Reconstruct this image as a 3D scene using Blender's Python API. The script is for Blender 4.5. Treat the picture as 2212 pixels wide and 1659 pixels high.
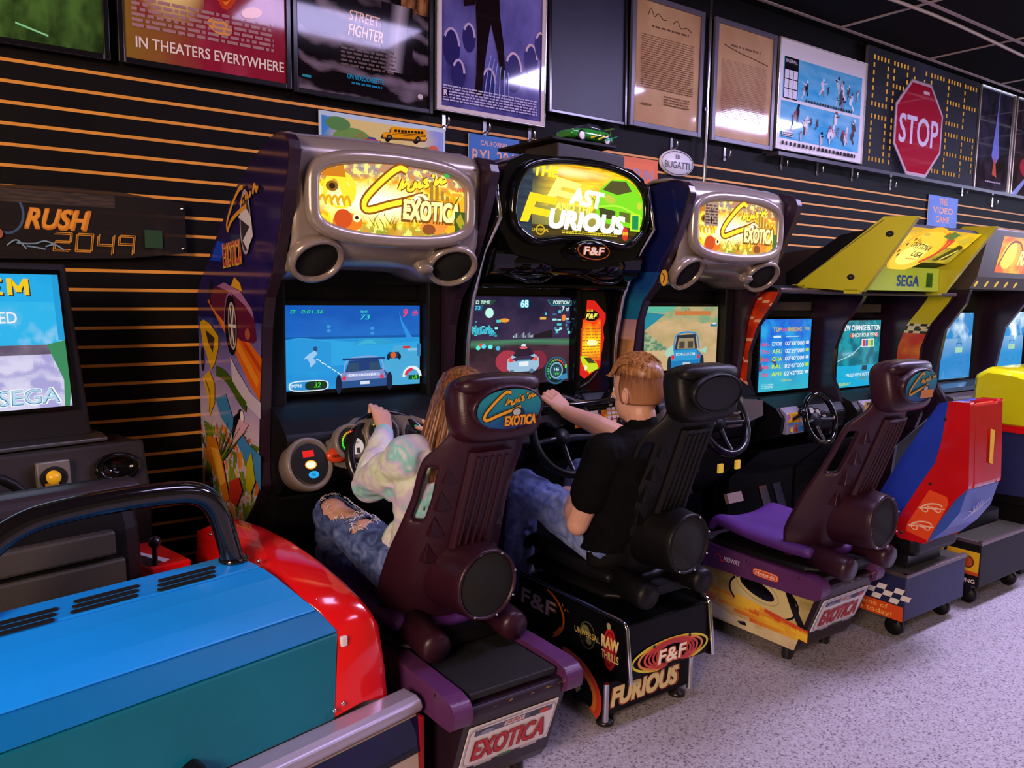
import bpy, bmesh, math, random
from mathutils import Vector, Matrix, noise
random.seed(7)
for o in list(bpy.data.objects): bpy.data.objects.remove(o, do_unlink=True)
C = bpy.context.scene.collection
PI = math.pi
# ---------------------------------------------------------------- camera, world, lights, exposure
FPX = 1740.0
cd = bpy.data.cameras.new('camera'); cam = bpy.data.objects.new('camera', cd); C.objects.link(cam)
cd.sensor_width = 36.0; cd.sensor_fit = 'HORIZONTAL'; cd.lens = FPX/2212*36; cd.clip_start = .05; cd.clip_end = 60
RW = ((0.81117056, -0.05437921, 0.5822759), (-0.58461977, -0.10077342, 0.8050245), (0.01490133, -0.99342218, -0.11353559))
CAM = Vector((0, -3.5, 1.48))
cam.matrix_world = Matrix(((RW[0][0], -RW[0][1], -RW[0][2], CAM.x), (RW[1][0], -RW[1][1], -RW[1][2], CAM.y), (RW[2][0], -RW[2][1], -RW[2][2], CAM.z), (0, 0, 0, 1)))
sc = bpy.context.scene; sc.camera = cam
vs = sc.view_settings; vs.view_transform = 'Standard'; vs.look = 'None'; vs.gamma = 1; vs.use_curve_mapping = False; vs.exposure = 0.0
W = bpy.data.worlds.new('room_ambience'); sc.world = W; W.use_nodes = True
bg = W.node_tree.nodes['Background']; bg.inputs[0].default_value = (1.0, .70, .36, 1); bg.inputs[1].default_value = .10
PANEL_STRENGTH = 16.0; AISLE_STRENGTH = 72.0
PANEL_COLOR = (.63, .55, 1.0)
def area(name, loc, target, sx, sy, power, col):
    l = bpy.data.lights.new(name, 'AREA'); l.shape = 'RECTANGLE'; l.size = sx; l.size_y = sy; l.energy = power; l.color = col
    o = bpy.data.objects.new(name, l); C.objects.link(o); o.location = loc
    o.rotation_euler = (Vector(target)-Vector(loc)).to_track_quat('-Z', 'Y').to_euler(); return o
# daylight from the shop front, to the right behind the camera, and warm lamps of the next room at the left
area('daylight_window', (12.6, -2.9, 2.0), (4.0, -2.4, .2), 2.0, 2.0, 130, (.62, .68, 1.0))
area('warm_room_lamp', (-3.0, -4.6, 2.5), (1.5, -1.0, .8), 1.4, 1.4, 260, (1.0, .70, .52))

# ---------------------------------------------------------------- helpers
def lin(c):
    return tuple((x/12.92 if x <= .04045 else ((x+.055)/1.055)**2.4) for x in c)
def hx(s):
    s = s.lstrip('#'); return tuple(int(s[i:i+2], 16)/255 for i in (0, 2, 4))
MATS = {}
def mat(name, col, rough=.5, metal=0.0, spec=.5, bump=0.0, bscale=60.0, var=.0, vscale=8.0, coat=0.0, emit=None, es=1.0, alpha=None, trans=0.0, sheen=0.0):
    if name in MATS: return MATS[name]
    m = bpy.data.materials.new(name); m.use_nodes = True; nt = m.node_tree; b = nt.nodes['Principled BSDF']
    c = lin(hx(col)) if isinstance(col, str) else col
    b.inputs['Base Color'].default_value = (*c, 1); b.inputs['Roughness'].default_value = rough; b.inputs['Metallic'].default_value = metal
    b.inputs['Specular IOR Level'].default_value = spec; b.inputs['Coat Weight'].default_value = coat; b.inputs['Coat Roughness'].default_value = .06
    if sheen: b.inputs['Sheen Weight'].default_value = sheen
    tc = nt.nodes.new('ShaderNodeTexCoord')
    if var:
        n = nt.nodes.new('ShaderNodeTexNoise'); n.inputs['Scale'].default_value = vscale; n.inputs['Detail'].default_value = 5
        r = nt.nodes.new('ShaderNodeValToRGB'); r.color_ramp.elements[0].position = .3; r.color_ramp.elements[1].position = .7
        r.color_ramp.elements[0].color = (*[x*(1-var) for x in c], 1); r.color_ramp.elements[1].color = (*[min(1, x*(1+var)) for x in c], 1)
        nt.links.new(tc.outputs['Object'], n.inputs['Vector']); nt.links.new(n.outputs['Fac'], r.inputs['Fac']); nt.links.new(r.outputs['Color'], b.inputs['Base Color'])
    if bump:
        n2 = nt.nodes.new('ShaderNodeTexNoise'); n2.inputs['Scale'].default_value = bscale; n2.inputs['Detail'].default_value = 3
        bp = nt.nodes.new('ShaderNodeBump'); bp.inputs['Strength'].default_value = bump; bp.inputs['Distance'].default_value = .004
        nt.links.new(tc.outputs['Object'], n2.inputs['Vector']); nt.links.new(n2.outputs['Fac'], bp.inputs['Height']); nt.links.new(bp.outputs['Normal'], b.inputs['Normal'])
    if emit:
        e = lin(hx(emit)) if isinstance(emit, str) else emit
        b.inputs['Emission Color'].default_value = (*e, 1); b.inputs['Emission Strength'].default_value = es
    if trans: b.inputs['Transmission Weight'].default_value = trans
    if alpha is not None: b.inputs['Alpha'].default_value = alpha
    MATS[name] = m; return m
def colmat(name, rough=.4, spec=.5, es=0.0, coat=0.0, base=1.0):
    m = bpy.data.materials.new(name); m.use_nodes = True; nt = m.node_tree; b = nt.nodes['Principled BSDF']
    a = nt.nodes.new('ShaderNodeVertexColor'); a.layer_name = 'Col'
    b.inputs['Roughness'].default_value = rough; b.inputs['Specular IOR Level'].default_value = spec; b.inputs['Coat Weight'].default_value = coat; b.inputs['Coat Roughness'].default_value = .03
    if es:
        nt.links.new(a.outputs['Color'], b.inputs['Emission Color']); b.inputs['Emission Strength'].default_value = es; b.inputs['Base Color'].default_value = (.01, .01, .01, 1)
    else: nt.links.new(a.outputs['Color'], b.inputs['Base Color'])
    MATS[name] = m; return m

class MB:
    def __init__(s): s.v = []; s.f = []; s.mi = []; s.sm = []; s.col = []
    def add(s, vs_, fs_, m=0, sm=False, col=(1, 1, 1)):
        k = len(s.v); s.v += [Vector(p) for p in vs_]
        for f in fs_: s.f.append([i+k for i in f]); s.mi.append(m); s.sm.append(sm); s.col.append(col)
        return s
    def box(s, c, d, R=None, m=0):
        vs_ = []
        for z in (-1, 1):
            for y in (-1, 1):
                for x in (-1, 1):
                    p = Vector((x*d[0]/2, y*d[1]/2, z*d[2]/2)); vs_.append((R @ p if R else p)+Vector(c))
        return s.add(vs_, [(0, 2, 3, 1), (4, 5, 7, 6), (0, 1, 5, 4), (2, 6, 7, 3), (0, 4, 6, 2), (1, 3, 7, 5)], m)
    def bx(s, x0, x1, y0, y1, z0, z1, m=0): return s.box(((x0+x1)/2, (y0+y1)/2, (z0+z1)/2), (x1-x0, y1-y0, z1-z0), None, m)
    def prism(s, poly, ax, lo, hi, m=0, mcap=None):
        # poly: (a,b) on the two other axes; x -> (y,z), y -> (x,z), z -> (x,y)
        n = len(poly)
        def P(a, b, t): return {'x': (t, a, b), 'y': (a, t, b), 'z': (a, b, t)}[ax]
        vs_ = [P(a, b, lo) for a, b in poly]+[P(a, b, hi) for a, b in poly]
        s.add(vs_, [(i, (i+1) % n, (i+1) % n+n, i+n) for i in range(n)], m)
        s.add(vs_, [tuple(range(n)), tuple(range(n, 2*n))], m if mcap is None else mcap); return s
    def loft(s, secs, closed=True, caps=True, m=0, sm=True, loop=False):
        n = len(secs[0]); vs_ = [p for q in secs for p in q]; fs_ = []; K = len(secs)
        for i in range(K if loop else K-1):
            for j in range(n if closed else n-1):
                a = i*n+j; b = i*n+(j+1) % n; i2 = (i+1) % K; fs_.append((a, b, i2*n+(j+1) % n, i2*n+j))
        s.add(vs_, fs_, m, sm)
        if caps and closed and not loop: s.add(secs[0], [tuple(range(n))], m); s.add(secs[-1], [tuple(range(n))], m)
        return s
    def tube(s, path, r, n=10, m=0, closed=False, caps=True):
        path = [Vector(p) for p in path]; K = len(path); secs = []; rr = r if isinstance(r, (list, tuple)) else [r]*K
        prev = None
        for i in range(K):
            if closed: t = path[(i+1) % K]-path[i-1]
            else: t = path[min(i+1, K-1)]-path[max(i-1, 0)]
            t.normalize()
            if prev is None:
                u = t.cross(Vector((0, 0, 1)))
                if u.length < .1: u = t.cross(Vector((1, 0, 0)))
            else: u = prev-t*prev.dot(t)
            u.normalize(); prev = u; w = t.cross(u)
            secs.append([path[i]+(u*math.cos(2*PI*j/n)+w*math.sin(2*PI*j/n))*rr[i] for j in range(n)])
        return s.loft(secs, True, caps, m, True, closed)
    def lathe(s, prof, c, axis=(0, 0, 1), n=24, m=0, sc2=(1, 1), up=None, sm=True):
        a = Vector(axis).normalized(); u = (Vector(up) if up else (a.cross(Vector((0, 0, 1))) if abs(a.z) < .9 else Vector((1, 0, 0))))
        u = (u-a*u.dot(a)).normalized(); w = a.cross(u); c = Vector(c)
        secs = [[c+a*h+(u*math.cos(2*PI*j/n)*sc2[0]+w*math.sin(2*PI*j/n)*sc2[1])*r for j in range(n)] for r, h in prof]
        return s.loft(secs, True, True, m, sm)
    def ell(s, c, r, R=None, n=16, k=10, m=0, e=1.0):
        c = Vector(c); secs = []
        def sp(v): return math.copysign(abs(v)**e, v)
        for i in range(k+1):
            a = -PI/2+PI*min(max(i/k, .02), .98); q = []
            for j in range(n):
                b = 2*PI*j/n; p = Vector((r[0]*sp(math.cos(a))*sp(math.cos(b)), r[1]*sp(math.cos(a))*sp(math.sin(b)), r[2]*sp(math.sin(a))))
                q.append(c+(R @ p if R else p))
            secs.append(q)
        return s.loft(secs, True, True, m, True)
    def grid(s, fn, nu, nv, m=0, sm=True):
        vs_ = [fn(i/nu, j/nv) for j in range(nv+1) for i in range(nu+1)]
        return s.add(vs_, [(j*(nu+1)+i, j*(nu+1)+i+1, (j+1)*(nu+1)+i+1, (j+1)*(nu+1)+i) for j in range(nv) for i in range(nu)], m, sm)
    def build(s, name, mats, parent=None, bevel=0, sub=0, solid=0, smooth=False, segs=2, fix=True, solid_off=0, autosm=None, loc=None, rz=0, weld=False):
        if not isinstance(mats, (list, tuple)): mats = [mats]
        me = bpy.data.meshes.new(name)
        if parent is not None:
            if parent.type != 'EMPTY' and parent.parent is not None and parent.parent.type != 'EMPTY': parent = parent.parent     # thing > part > sub-part, no deeper
            root = parent
            while root.type != 'EMPTY' and root.parent is not None: root = root.parent
            Mi = (Matrix.Translation(root.location) @ root.rotation_euler.to_matrix().to_4x4()).inverted() if root.type == 'EMPTY' else Matrix.Translation(-Vector(root['wo']))
        o = bpy.data.objects.new(name, me); C.objects.link(o)
        if parent is None:
            if loc is None:
                xs = [p.x for p in s.v]; ys = [p.y for p in s.v]; zs = [p.z for p in s.v]
                loc = Vector(((min(xs)+max(xs))/2, (min(ys)+max(ys))/2, min(zs)))
            loc = Vector(loc); o.location = loc; vv = [p-loc for p in s.v]; o['wo'] = tuple(loc)
        else:
            vv = [Mi @ p for p in s.v]
            o.parent = parent
        me.from_pydata([tuple(p) for p in vv], [], s.f)
        for m in mats: me.materials.append(MATS[m] if isinstance(m, str) else m)
        me.polygons.foreach_set('material_index', s.mi); me.polygons.foreach_set('use_smooth', [bool(smooth or q) for q in s.sm])
        if any(c != (1, 1, 1) for c in s.col):
            at = me.color_attributes.new('Col', 'FLOAT_COLOR', 'CORNER'); d = []
            for f, c in zip(s.f, s.col):
                for _ in f: d += [*c, 1]
            at.data.foreach_set('color', d)
        if fix:
            bm = bmesh.new(); bm.from_mesh(me)
            if weld: bmesh.ops.remove_doubles(bm, verts=bm.verts, dist=weld)
            bmesh.ops.recalc_face_normals(bm, faces=bm.faces); bm.to_mesh(me); bm.free()
        if solid: q = o.modifiers.new('thickness', 'SOLIDIFY'); q.thickness = solid; q.offset = solid_off
        if bevel: q = o.modifiers.new('bevel', 'BEVEL'); q.width = bevel; q.segments = segs; q.limit_method = 'ANGLE'; q.angle_limit = .6
        if sub: q = o.modifiers.new('subdivision', 'SUBSURF'); q.levels = sub; q.render_levels = sub
        me.update(); return o

def thing(name, label, cat, loc=(0, 0, 0), rz=0, group=None):
    o = bpy.data.objects.new(name, None); C.objects.link(o); o.empty_display_size = .1
    o.location = loc; o.rotation_euler = (0, 0, rz); o['label'] = label; o['category'] = cat
    if group: o['group'] = group
    return o
def tag(o, label, cat, group=None, kind=None):
    o['label'] = label; o['category'] = cat
    if group: o['group'] = group
    if kind: o['kind'] = kind
    return o
def struct(o, label=None):
    o['kind'] = 'structure'
    if label: o['label'] = label
    return o
def dup(root, loc, rz=None, label=None):
    r = root.copy(); C.objects.link(r); r.location = loc
    if rz is not None: r.rotation_euler = (0, 0, rz)
    if label: r['label'] = label
    def rec(a, b):
        for ch in a.children:
            c = ch.copy(); C.objects.link(c); c.parent = b; rec(ch, c)
    rec(root, r); return r
def U(px, py, x=None, y=None, z=None):      # a point of the place seen at a pixel, on a known plane
    d = Vector((px-1106, py-829.5, FPX)); w = Vector([sum(RW[i][j]*d[j] for j in range(3)) for i in range(3)])
    t = (y-CAM.y)/w.y if y is not None else ((z-CAM.z)/w.z if z is not None else (x-CAM.x)/w.x)
    return CAM+w*t
def rot(axis, a): return Matrix.Rotation(a, 3, axis)

# ---- printed / lit artwork: flat shapes in metres on a sheet, laid on a surface
_fc = {}
def glyphs(txt, size, shear=0, bold=0, sx=1.0, space=1.0):
    cu = bpy.data.curves.new('t', 'FONT'); cu.body = txt; cu.size = size; cu.shear = shear; cu.space_character = space; cu.fill_mode = 'BOTH'; cu.resolution_u = 3
    ob = bpy.data.objects.new('t', cu); me = bpy.data.meshes.new_from_object(ob)
    vs_ = [(v.co.x*sx, v.co.y) for v in me.vertices]; fs_ = [tuple(p.vertices) for p in me.polygons]
    bpy.data.objects.remove(ob, do_unlink=True); bpy.data.curves.remove(cu); bpy.data.meshes.remove(me)
    return vs_, fs_
def rgb(c):
    if isinstance(c, str): return lin(hx(c))
    return c
class Sheet:
    E = .0005
    def __init__(s, w, h): s.w = w; s.h = h; s.V = []; s.F = []; s.K = []; s.L = 0; s.smooth_cols = {}
    def _add(s, pts, faces, col, layer=None):
        s.L += 1; k = len(s.V); col = rgb(col)
        z = s.L if layer is None else layer
        s.V += [(p[0], p[1], z) for p in pts]
        for f in faces: s.F.append([i+k for i in f]); s.K.append(col)
        return s
    def poly(s, pts, col): return s._add(pts, [tuple(range(len(pts)))], col)
    def rect(s, x0, y0, x1, y1, col): return s.poly([(x0, y0), (x1, y0), (x1, y1), (x0, y1)], col)
    def ell(s, cx, cy, rx, ry, col, a=0, n=28, e=1.0):
        q = []
        for i in range(n):
            t = 2*PI*i/n; x = rx*math.copysign(abs(math.cos(t))**e, math.cos(t)); y = ry*math.copysign(abs(math.sin(t))**e, math.sin(t))
            q.append((cx+x*math.cos(a)-y*math.sin(a), cy+x*math.sin(a)+y*math.cos(a)))
        return s.poly(q, col)
    def ring(s, cx, cy, rx, ry, t, col, a0=0, a1=2*PI, n=32, a=0):
        q = []
        for i in range(n+1):
            th = a0+(a1-a0)*i/n
            for k in (0, 1):
                x = (rx-t*k)*math.cos(th); y = (ry-t*k)*math.sin(th); q.append((cx+x*math.cos(a)-y*math.sin(a), cy+x*math.sin(a)+y*math.cos(a)))
        return s._add(q, [(2*i, 2*i+1, 2*i+3, 2*i+2) for i in range(n)], col)
    def stroke(s, pts, w, col, taper=False):
        # smooth polyline as a ribbon
        P = [Vector(p) for p in pts]; Q = []
        if len(P) > 2:
            for i in range(len(P)-1):
                p0 = P[max(i-1, 0)]; p1 = P[i]; p2 = P[i+1]; p3 = P[min(i+2, len(P)-1)]
                for k in range(5):
                    t = k/5; Q.append(.5*((2*p1)+(p2-p0)*t+(2*p0-5*p1+4*p2-p3)*t*t+(3*p1-p0-3*p2+p3)*t**3))
            Q.append(P[-1])
        else: Q = P
        out = []; n = len(Q)
        for i in range(n):
            d = Q[min(i+1, n-1)]-Q[max(i-1, 0)]; d = d.normalized() if d.length > 1e-9 else Vector((1, 0)); nn = Vector((-d.y, d.x))*w/2
            if taper: nn = nn*(1-.85*i/(n-1))
            out += [Q[i]+nn, Q[i]-nn]
        return s._add([(p.x, p.y) for p in out], [(2*i, 2*i+1, 2*i+3, 2*i+2) for i in range(n-1)], col)
    def text(s, txt, x, y, size, col, shear=0, bold=0.0, sx=1.0, align='L', a=0, space=1.0, fit=None):
        v, f = glyphs(txt, size, shear, 0, sx, space)
        if not v: return s
        x0 = min(p[0] for p in v); x1 = max(p[0] for p in v)
        if fit: k = fit/(x1-x0); v = [((p[0]-x0)*k, p[1]) for p in v]; x0 = 0; x1 = fit
        dx = {'L': -x0, 'C': -(x0+x1)/2, 'R': -x1}[align]; d = max(0, bold)*size
        L0 = s.L+1      # heavier letters: the same outline repeated a little to every side
        for k, (ox, oy) in enumerate(((0, 0), (-1, -1), (1, -1), (-1, 1), (1, 1)) if d else ((0, 0),)):
            s._add([(x+(p[0]+dx+ox*d)*math.cos(a)-(p[1]+oy*d)*math.sin(a), y+(p[0]+dx+ox*d)*math.sin(a)+(p[1]+oy*d)*math.cos(a)) for p in v], f, col, L0+.19*k)
        s.L = L0; return s
    def lines(s, x0, y0, x1, y1, n, col, gap=.45, seed=1, words=True):
        # small print: rows of short dashes, too small to read
        rnd = random.Random(seed); hh = (y1-y0)/n
        for r in range(n):
            y = y1-(r+1)*hh; x = x0
            pts = []; fs_ = []
            while x < x1:
                w = min(rnd.uniform(.6, 2.6)*hh, x1-x); k = len(pts); pts += [(x, y), (x+w, y), (x+w, y+hh*(1-gap)), (x, y+hh*(1-gap))]; fs_.append((k, k+1, k+2, k+3)); x += w+hh*.45
                if not words: break
            s._add(pts, fs_, col)
        return s
    def raster(s, nx, ny, fn, x0=0, y0=0, x1=None, y1=None, mask=None):
        x1 = s.w if x1 is None else x1; y1 = s.h if y1 is None else y1
        if nx*ny < 4200: nx = int(nx*1.9); ny = int(ny*1.9)
        s.L += 1; k = len(s.V)
        for j in range(ny+1):
            for i in range(nx+1): s.V.append((x0+(x1-x0)*i/nx, y0+(y1-y0)*j/ny, s.L))
        for j in range(ny):
            for i in range(nx):
                u = (i+.5)/nx; v = (j+.5)/ny
                if mask and not mask(u, v): continue
                a = k+j*(nx+1)+i; s.F.append([a, a+1, a+nx+2, a+nx+1]); s.K.append(rgb(fn(u, v)))
        return s
    def build(s, name, m, parent=None, frame=None, o=None, u=None, v=None, clip=None, split=None):
        # frame(x, y, height) -> point ; or origin o with unit axes u, v
        if frame is None:
            o = Vector(o); u = Vector(u).normalized(); v = Vector(v).normalized(); nn = u.cross(v).normalized()
            frame = lambda x, y, h: o+u*x+v*y+nn*h
        E = min(s.E, .010/max(1, s.L))
        mb = MB(); mb.v = [Vector(frame(p[0], p[1], p[2]*E)) for p in s.V]; mb.f = s.F; mb.mi = [0]*len(s.F); mb.sm = [False]*len(s.F); mb.col = [tuple(c) for c in s.K]
        if all(c == (1, 1, 1) for c in mb.col): mb.col[0] = (.999, .999, .999)
        return mb.build(name, m, parent, fix=False)
def mixc(a, b, t): t = min(max(t, 0), 1); a = rgb(a); b = rgb(b); return tuple(a[i]*(1-t)+b[i]*t for i in range(3))
def fbm(x, y, s=1.0, seed=0): return noise.fractal(Vector((x*s, y*s, seed*7.3)), 1.0, 2.0, 4)
colmat('print_gloss', .06, .55); colmat('print_matte', .45, .4); colmat('backlit_print', .3, .15, 1.25); colmat('screen_picture', .12, .4, 1.0)
colmat('paint_satin', .3, .5); colmat('dim_backlit', .2, .5, .12)
mat('black_plastic', (.004, .0035, .004), .45, spec=.25, bump=.15, bscale=220); mat('black_gloss', (.003, .003, .0035), .10, spec=.3, coat=.25); mat('black_satin', (.003, .003, .0035), .3, spec=.15); mat('black_metal', (.012, .011, .014), .28)
mat('purple_plastic', (.028, .006, .015), .36, spec=.35, bump=.12, bscale=260, var=.25, vscale=3); mat('chrome', (.7, .7, .74), .14, 1.0); mat('steel', (.45, .44, .46), .35, 1.0)
mat('silver_plastic', (.34, .27, .22), .26, .55, bump=.05, bscale=400); mat('dark_grey', (.022, .016, .018), .5); mat('grey', (.16, .14, .13), .5); mat('white_plastic', (.75, .72, .72), .4)
mat('speaker_cloth', (.004, .0035, .003), .9, bump=.6, bscale=500)
# ================================================================ the room
WX0, WX1 = -1.6, 11.5
mat('slat_black', (.0045, .0032, .0035), .6, spec=.12, bump=.25, bscale=90, var=.35, vscale=5)
mat('groove_orange', (.72, .30, .035), .5, var=.15, vscale=3)
fm = mat('floor_vinyl', (.5, .45, .47), .5)
nt = fm.node_tree; b = nt.nodes['Principled BSDF']; tc = nt.nodes['Texture Coordinate'] if 'Texture Coordinate' in nt.nodes else nt.nodes.new('ShaderNodeTexCoord')
vo = nt.nodes.new('ShaderNodeTexNoise'); vo.inputs['Scale'].default_value = 130; vo.inputs['Detail'].default_value = 2
rp = nt.nodes.new('ShaderNodeValToRGB'); e = rp.color_ramp.elements; e[0].position = .33; e[0].color = (.12, .09, .10, 1); e[1].position = .45; e[1].color = (.40, .355, .36, 1)
e2 = e.new(.60); e2.color = (.44, .40, .40, 1); e3 = e.new(.72); e3.color = (.56, .53, .54, 1)
nt.links.new(tc.outputs['Object'], vo.inputs['Vector']); nt.links.new(vo.outputs['Fac'], rp.inputs['Fac']); nt.links.new(rp.outputs['Color'], b.inputs['Base Color'])
m = MB(); m.bx(WX0, WX1, -6.5, .1, -.05, 0); struct(m.build('floor', 'floor_vinyl'), 'speckled pale vinyl floor')
# slat wall: boards with recessed orange grooves
m = MB(); z0 = 2.283-.0743*30
n = 30
for i in range(n+1):
    za = z0+i*.0743+.005; zb = za+.0743-.0125
    if i == n: zb = 3.4
    m.bx(WX0, WX1, -.0, .02, za, zb)
m.bx(WX0, WX1, 0, .02, -.02, z0-.005)
struct(m.build('wall_back', 'slat_black', bevel=.0015), 'black slatwall panelling')
m = MB(); m.bx(WX0, WX1, .0021, .016, 0, 2.3); struct(m.build('trim_1', 'groove_orange'), 'orange groove strips of the slatwall')
mat('ceiling_black', (.004, .0032, .004), .8, spec=.1, bump=.3, bscale=150); mat('ceiling_bar', (.50, .38, .36), .5)
CZ = 3.33
m = MB(); m.bx(WX0, WX1, -6.5, .1, CZ, CZ+.03); struct(m.build('ceiling', 'ceiling_black'), 'black tiled ceiling')
m = MB()
for y in (-.1, -.71, -1.32, -1.93, -2.54, -3.15, -3.76): m.bx(WX0, WX1, y-.012, y+.012, CZ-.008, CZ+.001)
for k in range(-5, 6):
    x = 5.21+k*1.2; m.bx(x-.012, x+.012, -6.4, -.1, CZ-.007, CZ+.001)
struct(m.build('trim_2', 'ceiling_bar'), 'pale ceiling grid bars')
m = MB(); m.bx(4.60, 11.4, -.10, -.001, 2.405, 2.43); struct(m.build('trim_3', mat('ledge_grey', (.05, .042, .06), .3)), 'narrow dark ledge under the right hand posters')
m = MB(); m.tube([(x, -.62-.03*math.sin(x*1.3), CZ-.028-.012*math.sin(x*2.1)) for x in [3.0+.3*i for i in range(26)]], .011, 8)
tag(m.build('ceiling_cable', mat('cable_cream', (.6, .48, .38), .5)), 'cream cable running along the ceiling grid', 'cable')
# fluorescent ceiling panels (lamps of the room, above the aisle)
pm = mat('lamp_diffuser', (.9, .9, .9), .4, emit=PANEL_COLOR, es=PANEL_STRENGTH)
mat('lamp_diffuser_bright', (.9, .9, .9), .4, emit=PANEL_COLOR, es=AISLE_STRENGTH)
def ceiling_panel(x, y, lab, dm='lamp_diffuser'):
    t = thing('ceiling_light', lab, 'light', (x, y, CZ), 0, 'fluorescent ceiling panels')
    m = MB(); m.bx(x-.6, x+.6, y-.3, y+.3, CZ-.03, CZ-.002); m.build('frame', 'white_plastic', t)
    m = MB(); m.bx(x-.57, x+.57, y-.27, y+.27, CZ-.036, CZ-.0305); m.build('diffuser', dm, t)
ceiling_panel(2.35, -2.05, 'fluorescent ceiling panel over the aisle behind the nearer game seats')
ceiling_panel(4.75, -2.25, 'fluorescent ceiling panel over the aisle beside the twin game seats', 'lamp_diffuser_bright')
ceiling_panel(7.15, -2.25, 'fluorescent ceiling panel over the far end of the aisle', 'lamp_diffuser_bright')
ceiling_panel(4.6, -4.7, 'fluorescent ceiling panel behind the camera', 'lamp_diffuser')

# ================================================================ things on the wall
mat('frame_black', (.008, .007, .01), .18); mat('frame_silver', (.62, .58, .56), .25, .8); mat('frame_grey', (.10, .09, .13), .3)
def poster(name, label, x0, x1, zb, zt, art, fr=.022, fm='frame_black', lean=0.0, glass='print_gloss', cat='poster', group='framed posters along the top of the wall', y=-.03, depth=.022):
    t = thing(name, label, cat, ((x0+x1)/2, y, zb), 0, group)
    def F(x, z, h): return Vector((x, y-h-lean*(1-(z-zb)/(zt-zb)), z))
    m = MB()
    for a, b_, c, d in ((x0-fr, x0, zb-fr, zt+fr), (x1, x1+fr, zb-fr, zt+fr), (x0, x1, zb-fr, zb), (x0, x1, zt, zt+fr)):
        q = [F(a, c, depth), F(b_, c, depth), F(b_, d, depth), F(a, d, depth), F(a, c, 0), F(b_, c, 0), F(b_, d, 0), F(a, d, 0)]
        m.add(q, [(0, 1, 2, 3), (4, 5, 6, 7), (0, 1, 5, 4), (1, 2, 6, 5), (2, 3, 7, 6), (3, 0, 4, 7)])
    m.build('frame', fm, t, bevel=.003)
    s = Sheet(x1-x0, zt-zb); s.E = .00025; art(s)
    s.build('print', glass, t, frame=lambda a, b_, h: F(x0+a, zb+b_, .010+h)); return t
def art_lawn(s):
    s.raster(40, 58, lambda u, v: mixc('#22381c', '#4f7a38', .5+.7*fbm(u, v, 9, 1)+.3*v))
    s.raster(22, 12, lambda u, v: mixc('#c9a9a8', '#8d6a66', .5+fbm(u, v, 5, 2)), 0, .46, s.w*.36, .8)
    s.ell(s.w*.1, .47, .10, .035, '#d8c6d2'); s.poly([(s.w*.42, .055), (s.w*.63, .028), (s.w*.63, .035), (s.w*.42, .062)], '#8ef0b0')
def art_red(s):
    s.raster(40, 60, lambda u, v: mixc(mixc('#8c6a2c', '#8e1f3a', u*2.2+.5*fbm(u, v, 3, 3)), '#c04a70', .55*fbm(u, v, 4, 9)+.25*v))
    s.raster(20, 24, lambda u, v: mixc('#f3dc90', '#8e3a38', max(0, 2*math.hypot(u-.5, v-.5)-.55)*1.6), .05, .17, .30, .52)
    s.ell(.175, .29, .045, .042, '#e08a18', .2, e=.75)
    for k in range(4): s.stroke([(.30+.012*k, .55), (.32+.012*k, .36-.012*k), (.40, .30-.01*k), (.52, .42+.03*k)], .018, ['#d85a18', '#b8341c', '#e8882a', '#c8401c'][k])
    s.ell(.36, .18, .05, .03, '#e0a050', -.3); s.ell(.49, .26, .045, .022, '#d88a3a', .3)
    s.lines(.03, .12, .58, .24, 6, '#a9808c', .4, 5)
    s.text('IN THEATERS EVERYWHERE', .042, .045, .058, '#f0dfe0', 0, .012, fit=.58)
def art_fighter(s):
    s.raster(44, 70, lambda u, v: mixc('#120c10', '#8c7c92', max(0, math.sin(v*46+5*fbm(u*.6, v, 3, 4)+u*3+v*u*6)*.6+.45*fbm(u*.5, v*3, 5, 5)-.12)*(1.15-v*.55)))
    s.raster(20, 24, lambda u, v: mixc('#3a2014', '#b07a52', .4+.8*fbm(u, v, 6, 6)), .5, .42, s.w, .9)
    s.raster(14, 30, lambda u, v: mixc('#171018', '#a8a0b4', max(0, 1-3.2*abs(u-.5-.25*(v-.5)))), .40, .14, .56, .44)
    s.text('STREET', .24, .33, .062, '#f0c8b0', .15, .008, a=-.05, fit=.15); s.text('II', .30, .305, .035, '#2a86b8', 0, .01)
    s.text('FIGHTER', .235, .265, .070, '#f5d2b4', .2, .012, a=-.05, fit=.17)
    s.lines(.20, .13, .47, .235, 6, '#6a5a5c', .5, 8); s.text('ON VIDEOCASSETTE', .23, .075, .032, '#22a8d4', 0, .012, fit=.18); s.lines(.25, .055, .40, .068, 1, '#1c86b0', .3, 3)
    s.rect(.02, .05, .06, .06, '#2c96b4'); s.ell(.60, .05, .014, .012, '#cfc2c8')
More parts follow.
